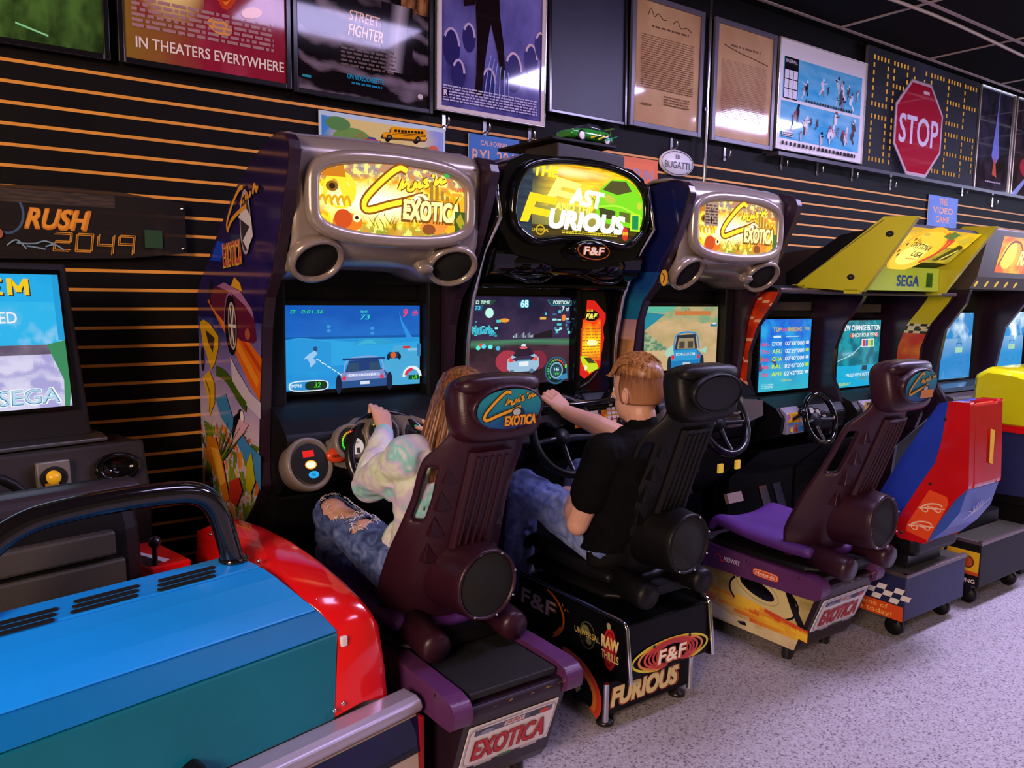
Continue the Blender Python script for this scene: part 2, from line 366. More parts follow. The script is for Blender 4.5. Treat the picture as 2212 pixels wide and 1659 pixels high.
def art_stage(s):
    s.raster(44, 64, lambda u, v: mixc('#2e2a66', '#7d78c8', .35+.5*v+.5*fbm(u, v, 4, 11)))
    for cx_, cy_, r in ((.08, .30, .09), (.18, .36, .07), (.45, .24, .10), (.56, .32, .08), (.30, .16, .08), (.62, .40, .07), (.12, .18, .07)):
        s.ell(cx_, cy_, r*.55, r, mixc('#2a2660', '#4a458e', cx_)); s.ring(cx_, cy_, r*.55, r, .012, mixc('#b8a8d8', '#efc9c0', cx_), .1, 2.6)
    P = '#1a0f14'                                      # a figure in dark trousers, seen from the waist down
    s.poly([(.22, .64), (.35, .64), (.36, .50), (.385, .36), (.40, .20), (.375, .19), (.345, .33), (.305, .45), (.285, .34), (.265, .20), (.255, .10), (.215, .10), (.222, .20), (.225, .36), (.215, .50)], P)
    s.poly([(.13, .60), (.22, .70), (.23, .62), (.21, .52), (.15, .50)], '#201016'); s.ell(.24, .105, .035, .012, P); s.rect(.215, .63, .24, .80, '#b58a96')
    for k in range(6): s.stroke([(.27+.03*k, .09+.01*(k % 2)), (.29+.025*k, .22), (.31+.02*k, .30-.015*k)], .005, '#8fa8f0')
    s.lines(.03, .045, .60, .125, 6, '#c6bfe6', .5, 12); s.rect(.028, .062, .062, .10, '#1c1838'); s.text('R', .034, .067, .04, '#e8e0f4', 0, .015)
    for a, b_, c, d in ((0, 0, .022, s.h), (s.w-.022, 0, s.w, s.h), (0, 0, s.w, .018)): s.rect(a, b_, c, d, '#d8cbd0')
def art_blank(s):
    s.raster(20, 24, lambda u, v: mixc('#1c1930', '#26233c', .5+.4*fbm(u, v, 3, 13)))
def art_doc(seed, title):
    def f(s):
        s.raster(24, 30, lambda u, v: mixc('#c9a47c', '#b58a66', .5+.6*fbm(u, v, 3, seed)))
        rnd = random.Random(seed)
        if title:
            s.stroke([(.10, .60), (.12, .64), (.15, .60), (.18, .62), (.22, .595), (.25, .60)], .006, '#5a4030'); s.stroke([(.30, .585), (.34, .61), (.37, .575), (.42, .585), (.46, .57)], .006, '#5a4030'); s.lines(.13, .54, .44, .56, 1, '#6a4a38', .5, seed)
        else: s.lines(.13, .56, .42, .585, 1, '#7a5a48', .5, seed); s.stroke([(.06, .56), (.14, .545), (.24, .53), (.34, .52), (.50, .50)], .006, '#5a4232')
        s.lines(.05, .20 if title else .13, s.w-.05, .50 if title else .48, 24 if title else 34, '#7b5c46' if title else '#9a7660', .62, seed)
        if title: s.lines(.24, .12, .46, .18, 4, '#7b5c46', .6, seed+1); s.lines(.06, .10, .14, .12, 1, '#7b5c46', .5, seed+2)
    return f
def art_sports(s):
    s.rect(0, 0, s.w, s.h, '#e9e2e6'); s.raster(30, 24, lambda u, v: mixc('#2ea6d6', '#7cc6e6', .5+.6*fbm(u, v, 4, 17)), .05, .335, s.w-.04, .60); s.raster(30, 20, lambda u, v: mixc('#2aa0d2', '#86c8e6', .5+.6*fbm(u, v, 4, 18)), .04, .07, s.w-.04, .315)
    s.rect(.06, .33, .215, .60, '#17131a'); s.text('BASEBALL', .075, .565, .03, '#d8d0d8', 0, .01, fit=.125)
    for i in range(3):
        for j in range(3): s.rect(.068+.048*i, .338+.062*j, .112+.048*i, .394+.062*j, '#e4e0ea')
    rnd = random.Random(5)
    for k in range(34):      # small figures at play
        x = rnd.uniform(.25, s.w-.08) if k < 16 else rnd.uniform(.07, s.w-.08); y = rnd.uniform(.37, .56) if k < 16 else rnd.uniform(.10, .27); h = rnd.uniform(.04, .09)
        c = rnd.choice(['#e6e0ea', '#2a2632', '#c8b8bc', '#8a8494', '#f0ecf2', '#5a4a52', '#d8ccd0']); c2 = rnd.choice(['#1c1822', '#7a5a58', '#e8e4ec', '#b8404e'])
        s.ell(x, y, h*.22, h*.45, c, rnd.uniform(-.6, .6), 12); s.ell(x+h*.1, y+h*.52, h*.14, h*.16, c2, 0, 10); s.stroke([(x, y-.2*h), (x+rnd.uniform(-.5, .5)*h, y-.8*h)], h*.16, c); s.stroke([(x, y+.2*h), (x+rnd.uniform(-.8, .8)*h, y+.3*h)], h*.1, c2)
    for x in [.30+.032*k for k in range(18)]: s.rect(x, .335, x+.017, .352, rnd.choice(['#2a2028', '#4a3a40']))
    for x in [.06+.045*k for k in range(20)]: s.rect(x, .028, x+rnd.uniform(.015, .035), .052, '#3a323c')
    s.text('ALL STARS', .08, .13, .03, '#b8485a', 0, .01, fit=.11); s.rect(.06, .085, .18, .12, '#d8d0d4'); s.lines(.065, .09, .175, .115, 2, '#3a3038', .4, 4)
poster('framed_poster', 'framed poster of a green lawn, first from the left', .10, .585, 2.345, 3.25, art_lawn)
poster('framed_poster', 'framed red film poster reading IN THEATERS EVERYWHERE', .657, 1.289, 2.347, 3.25, art_red)
poster('framed_poster', 'framed dark rippled film poster with a small blue line at its foot', 1.34, 1.984, 2.34, 3.25, art_fighter)
poster('framed_poster', 'blue film poster with white border and dark trousered legs', 2.032, 2.678, 2.35, 3.25, art_stage, .008, 'frame_silver')
poster('framed_poster', 'empty dark blue board between the legs poster and the first parchment', 2.712, 3.235, 2.44, 3.2, art_blank, .018, 'frame_black', .02, 'print_matte', 'board')
poster('framed_document', 'framed parchment with large script heading, left of the steel pole', 3.325, 3.865, 2.465, 3.14, art_doc(21, True), .03, 'frame_grey', .0, cat='document')
poster('framed_document', 'framed parchment of dense small script, right of the steel pole', 4.022, 4.567, 2.465, 3.14, art_doc(22, False), .03, 'frame_grey', .0, cat='document')
poster('framed_poster', 'light blue baseball poster with white border', 4.637, 5.655, 2.464, 3.168, art_sports, .008, 'frame_silver')
# board of amber lamp segments behind the stop sign
t = thing('lamp_letter_board', 'dark board with letters outlined in small amber segments, behind the stop sign', 'sign', (6.5, -.03, 2.45))
m = MB(); m.bx(5.67, 7.37, -.045, -.02, 2.44, 3.31); m.build('board', 'frame_grey', t)
s = Sheet(1.70, .87); s.E = .0004
s.raster(20, 10, lambda u, v: mixc('#131018', '#2a2740', .4+.5*fbm(u, v, 3, 30)+.3*(1-v)))
def seg_letter(x, y, w, h, pat):
    n = 7; d = .020; q = []
    for ch in pat:
        if ch == 'l': q += [(x, y+h*i/(n-1)) for i in range(n)]
        if ch == 'r': q += [(x+w, y+h*i/(n-1)) for i in range(1, n-1)]
        if ch == 't': q += [(x+w*i/4, y+h) for i in range(5)]
        if ch == 'm': q += [(x+w*i/4, y+h*.5) for i in range(5)]
        if ch == 'b': q += [(x+w*i/4, y) for i in range(5)]
        if ch == 'u': q += [(x+w, y+h*(.5+.5*i/3)) for i in range(4)]
        if ch == 'v': q += [(x+w*.5*i/5, y+h*(1-i/5)) for i in range(6)]+[(x+w-w*.5*i/5, y+h*(1-i/5)) for i in range(6)]
    pts = []; fs_ = []
    for a, b_ in q: k = len(pts); pts += [(a-d*.5, b_-d*.8), (a+d*.5, b_-d*.8), (a+d*.5, b_+d*.8), (a-d*.5, b_+d*.8)]; fs_.append((k, k+1, k+2, k+3))
    s._add(pts, fs_, '#f0a83c')
for k, p in enumerate(('ltrb', 'ltum', 'v', 'lt', 'ltmb', 'ltm')): seg_letter(.08+.275*k, .47, .19, .33, p)
for k, p in enumerate(('ltrb', 'l', 'lr', 'ltmb', 'ltmb', 'ltmr')): seg_letter(.08+.275*k, .07, .19, .31, p)
colmat('lamp_segments', .5, .08, .6); s.build('lettering', 'lamp_segments', t, (lambda x, y, h: Vector((5.67+x, -.0455-h, 2.44+y))))
# stop sign
def stop_sign():
    cx_, cy_, R_, yy = 6.36, 2.792, .388, -.085
    t = thing('stop_sign', 'red octagonal STOP sign leaning on the wall ledge', 'sign', (cx_, yy, 2.40))
    oc = [(cx_+R_*math.cos(PI/8+k*PI/4)*1.0, cy_+R_*math.sin(PI/8+k*PI/4)) for k in range(8)]
    m = MB(); m.prism(oc, 'y', yy-.002, yy+.002); m.build('plate', 'frame_silver', t)
    s = Sheet(1, 1); s.E = .0006
    s.poly([((a-cx_)*.985, (b_-cy_)*.985) for a, b_ in oc], '#c9a9b4'); s.poly([((a-cx_)*.93, (b_-cy_)*.93) for a, b_ in oc], '#a3122e')
    s.text('STOP', 0, -.12, .30, '#d6c9dc', 0, .012, align='C', fit=.58); s.rect(.03, .27, .12, .295, '#d8b8bc')
    s.build('face', 'print_gloss', t, (lambda x, y, h: Vector((cx_+x, yy-.0025-h, cy_+y))))
stop_sign()
def art_fire(s):
    s.raster(24, 30, lambda u, v: mixc('#16121c', '#3a3044', .4+.9*fbm(u, v, 6, 31)))
    s.poly([(.28, .30), (.335, .66), (.345, .85), (.36, .85), (.36, .66), (.42, .30), (.35, .22)], '#7f86d8'); s.poly([(.31, .14), (.34, .33), (.40, .12)], '#d8604a'); s.lines(.2, .07, .5, .09, 1, '#c8b8cc', .4, 3)
def art_red2(s):
    s.raster(24, 30, lambda u, v: mixc('#20141c', '#50303c', .4+.9*fbm(u, v, 5, 33))); s.ell(.35, .28, .20, .10, '#c8304a'); s.poly([(.02, .02), (.30, .20), (.34, .18), (.10, .0)], '#a8b4f0')
poster('framed_poster', 'dark poster with a blue pointed shape, right of the stop sign', 7.42, 8.06, 2.44, 3.30, art_fire, .012, 'frame_silver')
poster('framed_poster', 'dark poster with a red shape, at the right edge of the photo', 8.12, 8.80, 2.43, 3.30, art_red2, .012, 'frame_silver')
# steel pole, hooks
m = MB(); m.tube([(3.935, -.055, 1.62), (3.935, -.055, 3.32)], .011, 10); m.bx(3.92, 3.95, -.05, 0, 2.60, 2.62); tag(m.build('steel_pole', 'chrome'), 'steel pole standing against the wall between the two parchments', 'pole')
hook_px = [(960, 262), (1048, 276), (1145, 292), (1452, 312), (1567, 332), (1690, 352), (1767, 365), (1842, 378), (1925, 398), (2080, 412), (2145, 436)]
names = ['under the left side of the legs poster', 'under the middle of the legs poster', 'under the right side of the legs poster', 'under the first parchment', 'under the second parchment', 'under the left corner of the baseball poster', 'under the baseball poster, left of its middle', 'under the right half of the baseball poster', 'under the letter board, left of the stop sign', 'right of the small blue sign', 'at the far right under the last posters']
def hook(x, z, lab):
    t = thing('slatwall_hook', 'small chrome hook '+lab, 'hook', (x, -.002, z), 0, 'chrome hooks under the posters')
    m = MB(); m.bx(x-.011, x+.011, -.006, -.0005, z-.045, z+.04); m.build('plate', 'chrome', t, bevel=.002)
    m = MB(); m.tube([(x, -.006, z-.02), (x, -.035, z-.03), (x, -.05, z-.02), (x, -.052, z+.012)], .005, 8); m.build('prong', 'chrome', t)
for (px, py), nm in zip(hook_px, names): q = U(px, py, y=-.01); hook(q.x, q.z, nm)
# flat signs on the wall
def plate(name, label, cat, x0, x1, z0, z1, art, y=-.012, thick=.006, m='print_matte', bm_='white_plastic', r=0):
    t = thing(name, label, cat, ((x0+x1)/2, y, z0)); q = MB(); q.bx(x0, x1, y, y+thick, z0, z1); q.build('backing', bm_, t, bevel=.0015)
    s = Sheet(x1-x0, z1-z0); s.E = .0003; art(s); s.build('print', m, t, (lambda a, b_, h: Vector((x0+a, y-.0004-h, z0+b_)))); return t
def art_usa(s):
    s.rect(0, 0, s.w, s.h, '#bcd6ea'); s.raster(40, 16, lambda u, v: mixc(mixc('#2a86d8', '#e3cf7c', 2.2*math.sin(PI*u)-.25+.3*fbm(u, v, 4, 41)), '#b8a8e0', max(0, u-.72)*2), .012, 0, s.w-.012, s.h-.02)
    s.ell(.16, .13, .10, .06, '#6a9a3a'); s.ell(.09, .20, .06, .03, '#4f8a34'); s.ell(.15, .12, .03, .02, '#b88a4a'); s.ell(.56, .10, .06, .05, '#5f9038'); s.ell(.585, .13, .03, .03, '#d85a28')
    s.stroke([(.20, .12), (.17, .13), (.20, .17), (.23, .13), (.25, .145), (.28, .13), (.30, .15)], .006, '#b06a18'); s.ell(.255, .115, .036, .045, '#24358a', e=.8); s.rect(.222, .135, .288, .15, '#c03a30'); s.text('USA', .255, .10, .032, '#e8e4f0', 0, .01, align='C')
plate('wall_banner', 'colourful printed banner with a USA badge behind the school bus', 'banner', 1.446, 2.097, 2.02, 2.268, art_usa)
def art_ry(s):
    s.rect(0, 0, s.w, s.h, '#1f66b4'); s.text('CALIFORNIA', s.w/2, .115, .034, '#e0a890', 0, .006, align='C', fit=.17); s.text('RYL 204', .022, .03, .09, '#eaa884', 0, .006, sx=.9, fit=.26)
plate('number_plate', 'blue CALIFORNIA number plate on the wall', 'plate', 2.234, 2.545, 2.10, 2.265, art_ry)
def art_or(s):
    s.rect(0, 0, s.w, s.h, '#e0641e'); s.rect(.02, .02, s.w-.03, s.h-.03, '#e86a22'); s.text('2 FUN', .03, .04, .085, '#8e8aa8', 0, .02, fit=.22)
plate('number_plate', 'orange plate on the wall behind the right shoulder of the black cabinet', 'plate', 3.28, 3.572, 2.105, 2.268, art_or)
# oval plaque
t = thing('oval_plaque', 'white oval plaque with a dotted rim beside the steel pole', 'plaque', (3.735, -.012, 2.195)); q = MB(); q.lathe([(.0, .0), (.148, .0), (.15, .004), (.145, .012), (0, .014)], (3.735, -.002, 2.272), (0, -1, 0), 40, sc2=(1, .52), up=(1, 0, 0)); q.build('backing', 'white_plastic', t)
s = Sheet(.3, .16); s.E = .0004; s.ring(0, 0, .138, .070, .004, '#3a343c', n=48); s.text('BUGATTI', 0, -.032, .058, '#4a444e', 0, .008, align='C', fit=.215); s.text('EB', 0, .026, .034, '#4a444e', 0, .006, align='C')
s.build('lettering', 'print_matte', t, (lambda x, y, h: Vector((3.735+x, -.0165-h, 2.272+y))))
# small blue hanging sign
def art_cab(s):
    s.raster(8, 10, lambda u, v: mixc('#3a62a8', '#5a7cc0', v+.5*fbm(u, v, 4, 45)))
    s.text('THE', .24, .23, .075, '#e0956a', 0, .02, align='C'); s.text('VIDEO', .24, .16, .07, '#e0a070', 0, .02, align='C', fit=.33); s.text('GAME', .24, .085, .07, '#e0956a', 0, .02, align='C', fit=.22)
plate('hanging_sign', 'small blue sign with orange lettering hanging below the stop sign', 'sign', 6.735, 7.222, 2.03, 2.33, art_cab)
# clear acrylic marquee sheet of another game, screwed to the wall at the left
t = thing('acrylic_sign', 'dark translucent acrylic sign with orange lettering on the slatwall', 'sign', (.43, -.05, 1.57))
mat('smoked_acrylic', (.022, .018, .02), .08, alpha=.72)
out = [(-.12, 1.80), (.2, 1.832), (.42, 1.842), (.62, 1.838), (.855, 1.812), (.858, 1.615), (.64, 1.588), (.42, 1.578), (.2, 1.572), (-.12, 1.58)]
q = MB(); q.prism(out, 'y', -.058, -.054); q.build('sheet', 'smoked_acrylic', t)
s = Sheet(1, 1); s.E = .0004
s.ring(.245, 1.735, .055, .075, .008, '#3c5878', n=30); s.raster(20, 8, lambda u, v: mixc('#2a2220', '#4a3a30', .4+fbm(u, v, 7, 50)), .20, 1.775, .60, 1.822)
s.text('RUSH', .30, 1.685, .105, '#d07c1e', .35, .03, fit=.215); s.text('RUSH', .302, 1.69, .095, '#e89a30', .35, .012, fit=.205)
def segs(px, pts, c): s.stroke(pts, px, c)
for i, d in enumerate(('2', '0', '4', '9')):
    x = .385+.072*i; y = 1.606; w_ = .052; h_ = .062
    P = {'2': [(0, 1), (1, 1), (1, .5), (0, .5), (0, 0), (1, 0)], '0': [(0, 0), (1, 0), (1, 1), (0, 1), (0, 0)], '4': [(0, 1), (0, .4), (1, .4), (1, 1), (1, -.15)], '9': [(1, .5), (0, .5), (0, 1), (1, 1), (1, -.1)]}[d]
    for a, b_ in zip(P, P[1:]):
        for o_ in (0, .006): s.stroke([(x+a[0]*w_+.12*(y+a[1]*h_-1.606)+o_, y+a[1]*h_+o_), (x+b_[0]*w_+.12*(y+b_[1]*h_-1.606)+o_, y+b_[1]*h_+o_)], .0035, '#c8882c')
for k in range(5): s.stroke([(.24+.03*k, 1.62+.01*(k % 2)), (.27+.03*k, 1.64-.012*(k % 3)), (.30+.03*k, 1.61+.02*(k % 2))], .005, '#7a98b0')
s.rect(.70, 1.63, .765, 1.70, '#24452a'); s.ell(.21, 1.66, .02, .02, '#a85a3c')
s.build('lettering', 'print_matte', t, (lambda x, y, h: Vector((x, -.0582-h, y))))
for z_ in (1.79, 1.632):
    q = MB(); q.lathe([(0, 0), (.009, 0), (.008, .006), (0, .008)], (.843, -.058, z_), (0, -1, 0), 12); q.build('screw', 'chrome', t)
# socket plate low on the wall
t = thing('wall_socket', 'pale socket plate low on the wall behind the blue car', 'socket', (.88, -.008, .42)); p = U(307, 1128, y=-.005); q = MB(); q.bx(p.x-.03, p.x+.03, -.010, -.001, p.z-.05, p.z+.05); q.build('plate', 'white_plastic', t, bevel=.003); q = MB(); q.bx(p.x-.012, p.x+.004, -.012, -.010, p.z+.005, p.z+.02); q.bx(p.x-.012, p.x+.004, -.012, -.010, p.z-.02, p.z-.005); q.build('outlet', 'dark_grey', t)
# ================================================================ shared logos
LOGO_C = [(.44, .60), (.36, .62), (.22, .52), (.06, .36), (.02, .27), (.07, .235), (.25, .29), (.45, .345), (.62, .40)]
LOGO_L = [[(.36, .43), (.40, .52), (.38, .45), (.44, .50)], [(.46, .49), (.45, .44), (.50, .45), (.53, .51), (.53, .46)], [(.57, .52), (.56, .47), (.60, .49)], [(.66, .55), (.62, .53), (.66, .50), (.62, .48)], [(.585, .56), (.59, .57)], [(.72, .60), (.71, .57)], [(.73, .50), (.75, .56), (.74, .51), (.80, .57), (.80, .53), (.86, .56)]]
def script_logo(s, x, y, w, c1, c2, out=None, tilt=0.0, orb=True, block='#e08a1c', blockout='#6a1c1c', bx=.34):
    def T(p): a = p[0]*w; b = p[1]*w; return (x+a*math.cos(tilt)-b*math.sin(tilt), y+a*math.sin(tilt)+b*math.cos(tilt))
    for k, (c, ww) in enumerate(((out, .062), (c1, .036)) if out else ((c1, .036),)):
        if c is None: continue
        s.stroke([T(p) for p in LOGO_C], ww*w, c)
        for L in LOGO_L: s.stroke([T(p) for p in L], ww*w*.85, c)
    s.stroke([T(p) for p in LOGO_C[3:]], .02*w, c2)
    if orb:
        q = T((.56, .24)); s.ell(q[0], q[1], .10*w, .09*w, '#20242c', tilt); s.ell(q[0]-.02*w, q[1]+.01*w, .07*w, .06*w, '#b8bcc4', tilt); s.ell(q[0]+.02*w, q[1]+.01*w, .03*w, .05*w, '#3a3e46', tilt)
    q = T((bx, .01))
    if blockout: s.text('EXOTICA', q[0], q[1], .26*w, blockout, .12, .035, a=tilt, fit=.62*w)
    s.text('EXOTICA', q[0]+.01*w, q[1]+.006*w, .25*w, block, .12, .012, a=tilt, fit=.60*w)
    for k in range(2): s.rect(q[0]-.02*w, q[1]+(.05+.07*k)*w, q[0]+.05*w, q[1]+(.07+.07*k)*w, block); s.rect(q[0]+.58*w, q[1]+(.03+.06*k)*w, q[0]+.66*w, q[1]+(.045+.06*k)*w, block)
def interp(tab, z):
    if z <= tab[0][0]: return tab[0][1]
    for a, b_ in zip(tab, tab[1:]):
        if z <= b_[0]: return a[1]+(b_[1]-a[1])*(z-a[0])/(b_[0]-a[0])
    return tab[-1][1]
EXF = [(.05, -.60), (.57, -.54), (.62, -.60), (.72, -.72), (.80, -.79), (.88, -.778), (1.205, -.817), (1.35, -.835), (1.45, -.87), (1.528, -.943), (1.684, -1.026), (1.78, -1.07), (1.85, -1.10), (1.895, -1.112), (1.925, -1.098), (1.945, -1.07), (1.958, -1.02)]
EXB = [(.05, -.04), (1.46, -.04), (1.536, -.14), (1.69, -.36), (1.83, -.582), (1.90, -.75), (1.932, -.856), (1.95, -.94), (1.958, -1.0)]
mat('panel_edge', (.022, .010, .022), .25); mat('header_silver', (.33, .27, .235), .22, .35, .6, bump=.04, bscale=500); mat('header_gap', (.02, .018, .02), .5)
colmat('side_art', .10, .5)
def strip(s, nx, ny, pos, fn):
    s.L += 1; k = len(s.V)
    for j in range(ny+1):
        for i in range(nx+1): p = pos(i/nx, j/ny); s.V.append((p[0], p[1], s.L))
    for j in range(ny):
        for i in range(nx):
            a = k+j*(nx+1)+i; p = pos((i+.5)/nx, (j+.5)/ny); s.F.append([a, a+1, a+nx+2, a+nx+1]); s.K.append(rgb(fn(p[0], p[1])))
def superring(c, rx, rz, e, y, n=56, bul=0.0):
    q = []
    for i in range(n):
        t = 2*PI*i/n; x = rx*math.copysign(abs(math.cos(t))**e, math.cos(t)); z = rz*math.copysign(abs(math.sin(t))**e, math.sin(t))
        q.append(Vector((c[0]+x*(1+bul*(1-abs(z)/rz)), y, c[1]+z*(1+.18*(1-(x/rx)**2)))))
    return q
def exotic_cabinet(x0, dy, label, art_marquee, art_screen, side, lead):
    w = .76; x1 = x0+w; xc = (x0+x1)/2
    t = thing('arcade_cabinet', label, 'arcade machine', (xc, -.5+dy, 0), 0, 'driving game cabinets along the wall')
    Y = lambda y: y+dy
    prof = [(Y(interp(EXB, z)), z) for z in (.05, .6, 1.46, 1.5, 1.536, 1.6, 1.69, 1.76, 1.83, 1.87, 1.90, 1.932, 1.95)]+[(Y(-1.0), 1.958), (Y(-1.02), 1.958)]+[(Y(y), z) for z, y in reversed(EXF[:-1])]
    for k, xa in enumerate((x0, x1-.034)):
        m = MB(); m.prism(prof, 'x', xa, xa+.034); p_ = m.build('side_panel', 'panel_edge', t, bevel=.006)
        if k == 0:
            s = Sheet(1.2, 2.0); s.E = .0003; side(s, x0, dy); s.build('side_artwork', 'side_art', p_, (lambda a, b_, h: Vector((x0-.0006-h, -a+dy, b_))))
    # moulded header
    P = [(-.70, 1.88), (-.76, 1.935), (-.85, 1.965), (-.94, 1.965), (-1.005, 1.945), (-1.035, 1.91), (-1.035, 1.86), (-1.03, 1.78), (-1.025, 1.70), (-1.015, 1.64), (-.99, 1.595), (-.95, 1.56), (-.88, 1.54), (-.75, 1.535)]
    def hd(u, v):
        f = v*(len(P)-1); i = min(int(f), len(P)-2); g = f-i; y = P[i][0]*(1-g)+P[i+1][0]*g; z = P[i][1]*(1-g)+P[i+1][1]*g
        a = 2*u-1; top = max(0, 1-v*2.4); z += .028*(1-a*a)*top+.012*max(0, 1-abs(abs(a)-.93)/.08)*top
        low = max(0, (v-.72)/.28); z += -.03*low*min(1, max(0, (abs(a)-.35)/.3))+.02*low*(1-a*a); y += .03*low*(1-a*a)
        return Vector((x0+.036+(w-.072)*u, Y(y), z))
    m = MB(); m.grid(hd, 28, 26); hdr = m.build('header', 'header_silver', t, solid=.012, smooth=True, solid_off=0)
    m = MB(); m.bx(x0+.036, x1-.036, Y(-.74), Y(-.60), 1.50, 1.82); m.build('header_back', 'black_plastic', t)
    # marquee window: frame ring, dark throat, lit print
    zc = 1.775; rg = superring((xc, zc), .292, .112, .42, Y(-1.052))
    m = MB(); m.tube(rg, .024, 10, closed=True); m.build('marquee_frame', 'header_silver', t)
    m = MB(); inner = superring((xc, zc), .285, .105, .42, Y(-1.046)); m.add(inner, [tuple(range(len(inner)))]); m.build('marquee_throat', 'header_gap', t)
    s = Sheet(1, 1); s.E = .0004; art_marquee(s)
    s.build('marquee', 'backlit_print', t, (lambda a, b_, h: Vector((xc+a, Y(-1.0465)-h-.020*(1-(a/.30)**2), zc+b_))))
    # speakers under the header, bolts
    for sx_, zz in ((-1, 1.572), (1, 1.568)):
        c = Vector((xc+sx_*.255, Y(-1.0), zz)); ax = Vector((-.12*sx_, -.80, -.60)).normalized()
        m = MB(); m.lathe([(.060, -.06), (.088, -.03), (.094, -.006), (.090, .010), (.078, .014), (.072, .0), (.068, -.02)], c, ax, 28, sc2=(1.05, .92)); sp = m.build('speaker', 'header_silver', t, fix=True)
        m = MB(); m.lathe([(0, -.004), (.076, -.002), (.077, -.006)], c, ax, 28, sc2=(1.05, .92)); m.build('speaker_cloth', 'speaker_cloth', sp, fix=False)
        if sx_ > 0: m = MB(); m.lathe([(.0, .012), (.022, .012), (.026, .004), (.03, -.02)], c+Vector((-.115, -.004, -.012)), ax, 16, sc2=(1.2, .8)); m.build('knob', 'header_silver', t)
        m = MB(); m.lathe([(.017, -.004), (.017, .004), (.012, .004), (.010, -.002), (0, -.002)], (xc+sx_*.322, Y(-1.030), 1.918), (0, -.8, .6), 16); m.build('bolt', 'dark_grey', t)
    # monitor
    m = MB(); m.bx(x0+.036, x1-.036, Y(-.70), Y(-.66), .95, 1.55); m.bx(x0+.036, x0+.10, Y(-.78), Y(-.70), 1.0, 1.53); m.bx(x1-.10, x1-.036, Y(-.78), Y(-.70), 1.0, 1.53); m.build('monitor_bezel', 'black_plastic', t, bevel=.01)
    q = MB(); q.bx(xc-.285, xc+.285, Y(-.735), Y(-.70), 1.095, 1.443); mo = q.build('monitor', 'black_gloss', t, bevel=.008)
    s = Sheet(.54, .305); s.E = .00025; art_screen(s); s.build('screen', 'screen_picture', mo, (lambda a, b_, h: Vector((xc-.27+a, Y(-.7355)-h, 1.117+b_))))
    # dashboard
    P2 = [(-.70, 1.09), (-.80, 1.075), (-.88, 1.035), (-.94, .99), (-.955, .93), (-.93, .84), (-.86, .78), (-.72, .76)]
    m = MB(); m.prism([(Y(a), b_) for a, b_ in P2], 'x', x0+.036, x1-.036); m.build('dash_hood', 'black_plastic', t, bevel=.012)
    mD = mat('dash_grey', (.16, .13, .11), .38, bump=.1, bscale=300)
    m = MB(); pts = [(-.215, .965), (-.16, .985), (-.10, 1.035), (.02, 1.045), (.12, 1.03), (.2, .985), (.33, .975), (.34, .90), (.16, .86), (-.12, .86), (-.19, .885), (-.22, .91)]
    m.prism([(xc+a, b_) for a, b_ in pts], 'y', Y(-.985), Y(-.93)); m.build('dashboard', 'dash_grey', t, bevel=.012, segs=3)
    c = Vector((xc-.285, Y(-.99), .905)); ax = Vector((.10, -.93, .35)).normalized()
    m = MB(); m.lathe([(.05, -.10), (.078, -.07), (.084, -.01), (.082, .006), (.074, .010), (.069, .0), (.0, .0)], c, ax, 32, m=0, sc2=(1, 1.08)); pod = m.build('start_pod', 'dash_grey', t)
    uu = ax.cross(Vector((0, 0, 1))).normalized()*-1; vv = uu.cross(ax)*-1
    if vv.z < 0: vv = -vv
    s = Sheet(1, 1); s.E = .0005; s.ell(0, 0, .062, .068, '#0c090c'); s.rect(-.022, .022, .018, .044, '#d01812'); s.ell(0, -.004, .021, .015, '#f5a020'); s.ell(0, -.004, .017, .0115, '#fff4d0'); s.ell(.004, -.038, .019, .012, '#1c9ad8'); s.text('hi', .004, -.043, .016, '#0a2a4a', .1, .01, align='C')
    fr = lambda a, b_, h: c+uu*a+vv*b_+ax*(.0045+h)
    s.build('start_buttons', 'backlit_print', pod, fr)
    for gx, gz, r_, kind in ((-.135, .965, .056, 0), (-.02, .985, .058, 1), (.11, .975, .05, 2)):
        c2 = Vector((xc+gx, Y(-.99), gz)); m = MB(); m.lathe([(r_+.008, -.03), (r_+.008, .0), (r_+.002, .008), (r_-.006, .006), (r_-.008, -.004), (0, -.004)], c2, (0, -.95, .3), 28); g = m.build('gauge', 'dash_grey', t)
        s = Sheet(1, 1); s.E = .0005; s.ell(0, 0, r_*.86, r_*.86, '#12100f')
        if kind == 0:
            s.ell(.012, -.016, r_*.5, r_*.5, '#b8a8a4'); s.rect(.012, -.040, .024, -.022, '#2a2422'); s.text('RPM', .014, -.008, .012, '#3a3030', 0, .01, align='C')
            for k in range(15): a = 4.0-k*.21; s.ell(r_*.66*math.cos(a), r_*.66*math.sin(a), .0036, .0036, mixc('#28e028', '#ff2a14', (k-4)/8.0 if k > 4 else 0), 0, 8)
        elif kind == 1:
            s.text('30', .0, .0, .034, '#c8f020', 0, .01, align='C'); s.rect(-.030, .0, -.014, .022, '#4a463e'); s.ring(0, 0, r_*.8, r_*.8, .004, '#a0d020', .6, 2.4); s.poly([(-.038, -.012), (.034, -.012), (.02, -.038), (-.024, -.040)], '#a89a96')
        else: s.ring(0, 0, r_*.7, r_*.7, .003, '#6a6660'); s.stroke([(0, 0), (.02, .024)], .003, '#d0c8c0')
        s.build('gauge_face', 'dim_backlit' if kind == 2 else 'backlit_print', g, (lambda a, b_, h: c2+Vector((a, -.0035-h-b_*.0, 0))+Vector((0, .3*b_, .95*b_))))
    c3 = Vector((xc-.19, Y(-.990), .925)); m = MB(); m.lathe([(.030, -.02), (.032, .0), (.029, .005), (0, .006)], c3, (0, -.95, .3), 24, sc2=(1.12, .82), up=(1, 0, 0)); bt = m.build('radio_button', mat('button_orange', '#c83c14', .3), t)
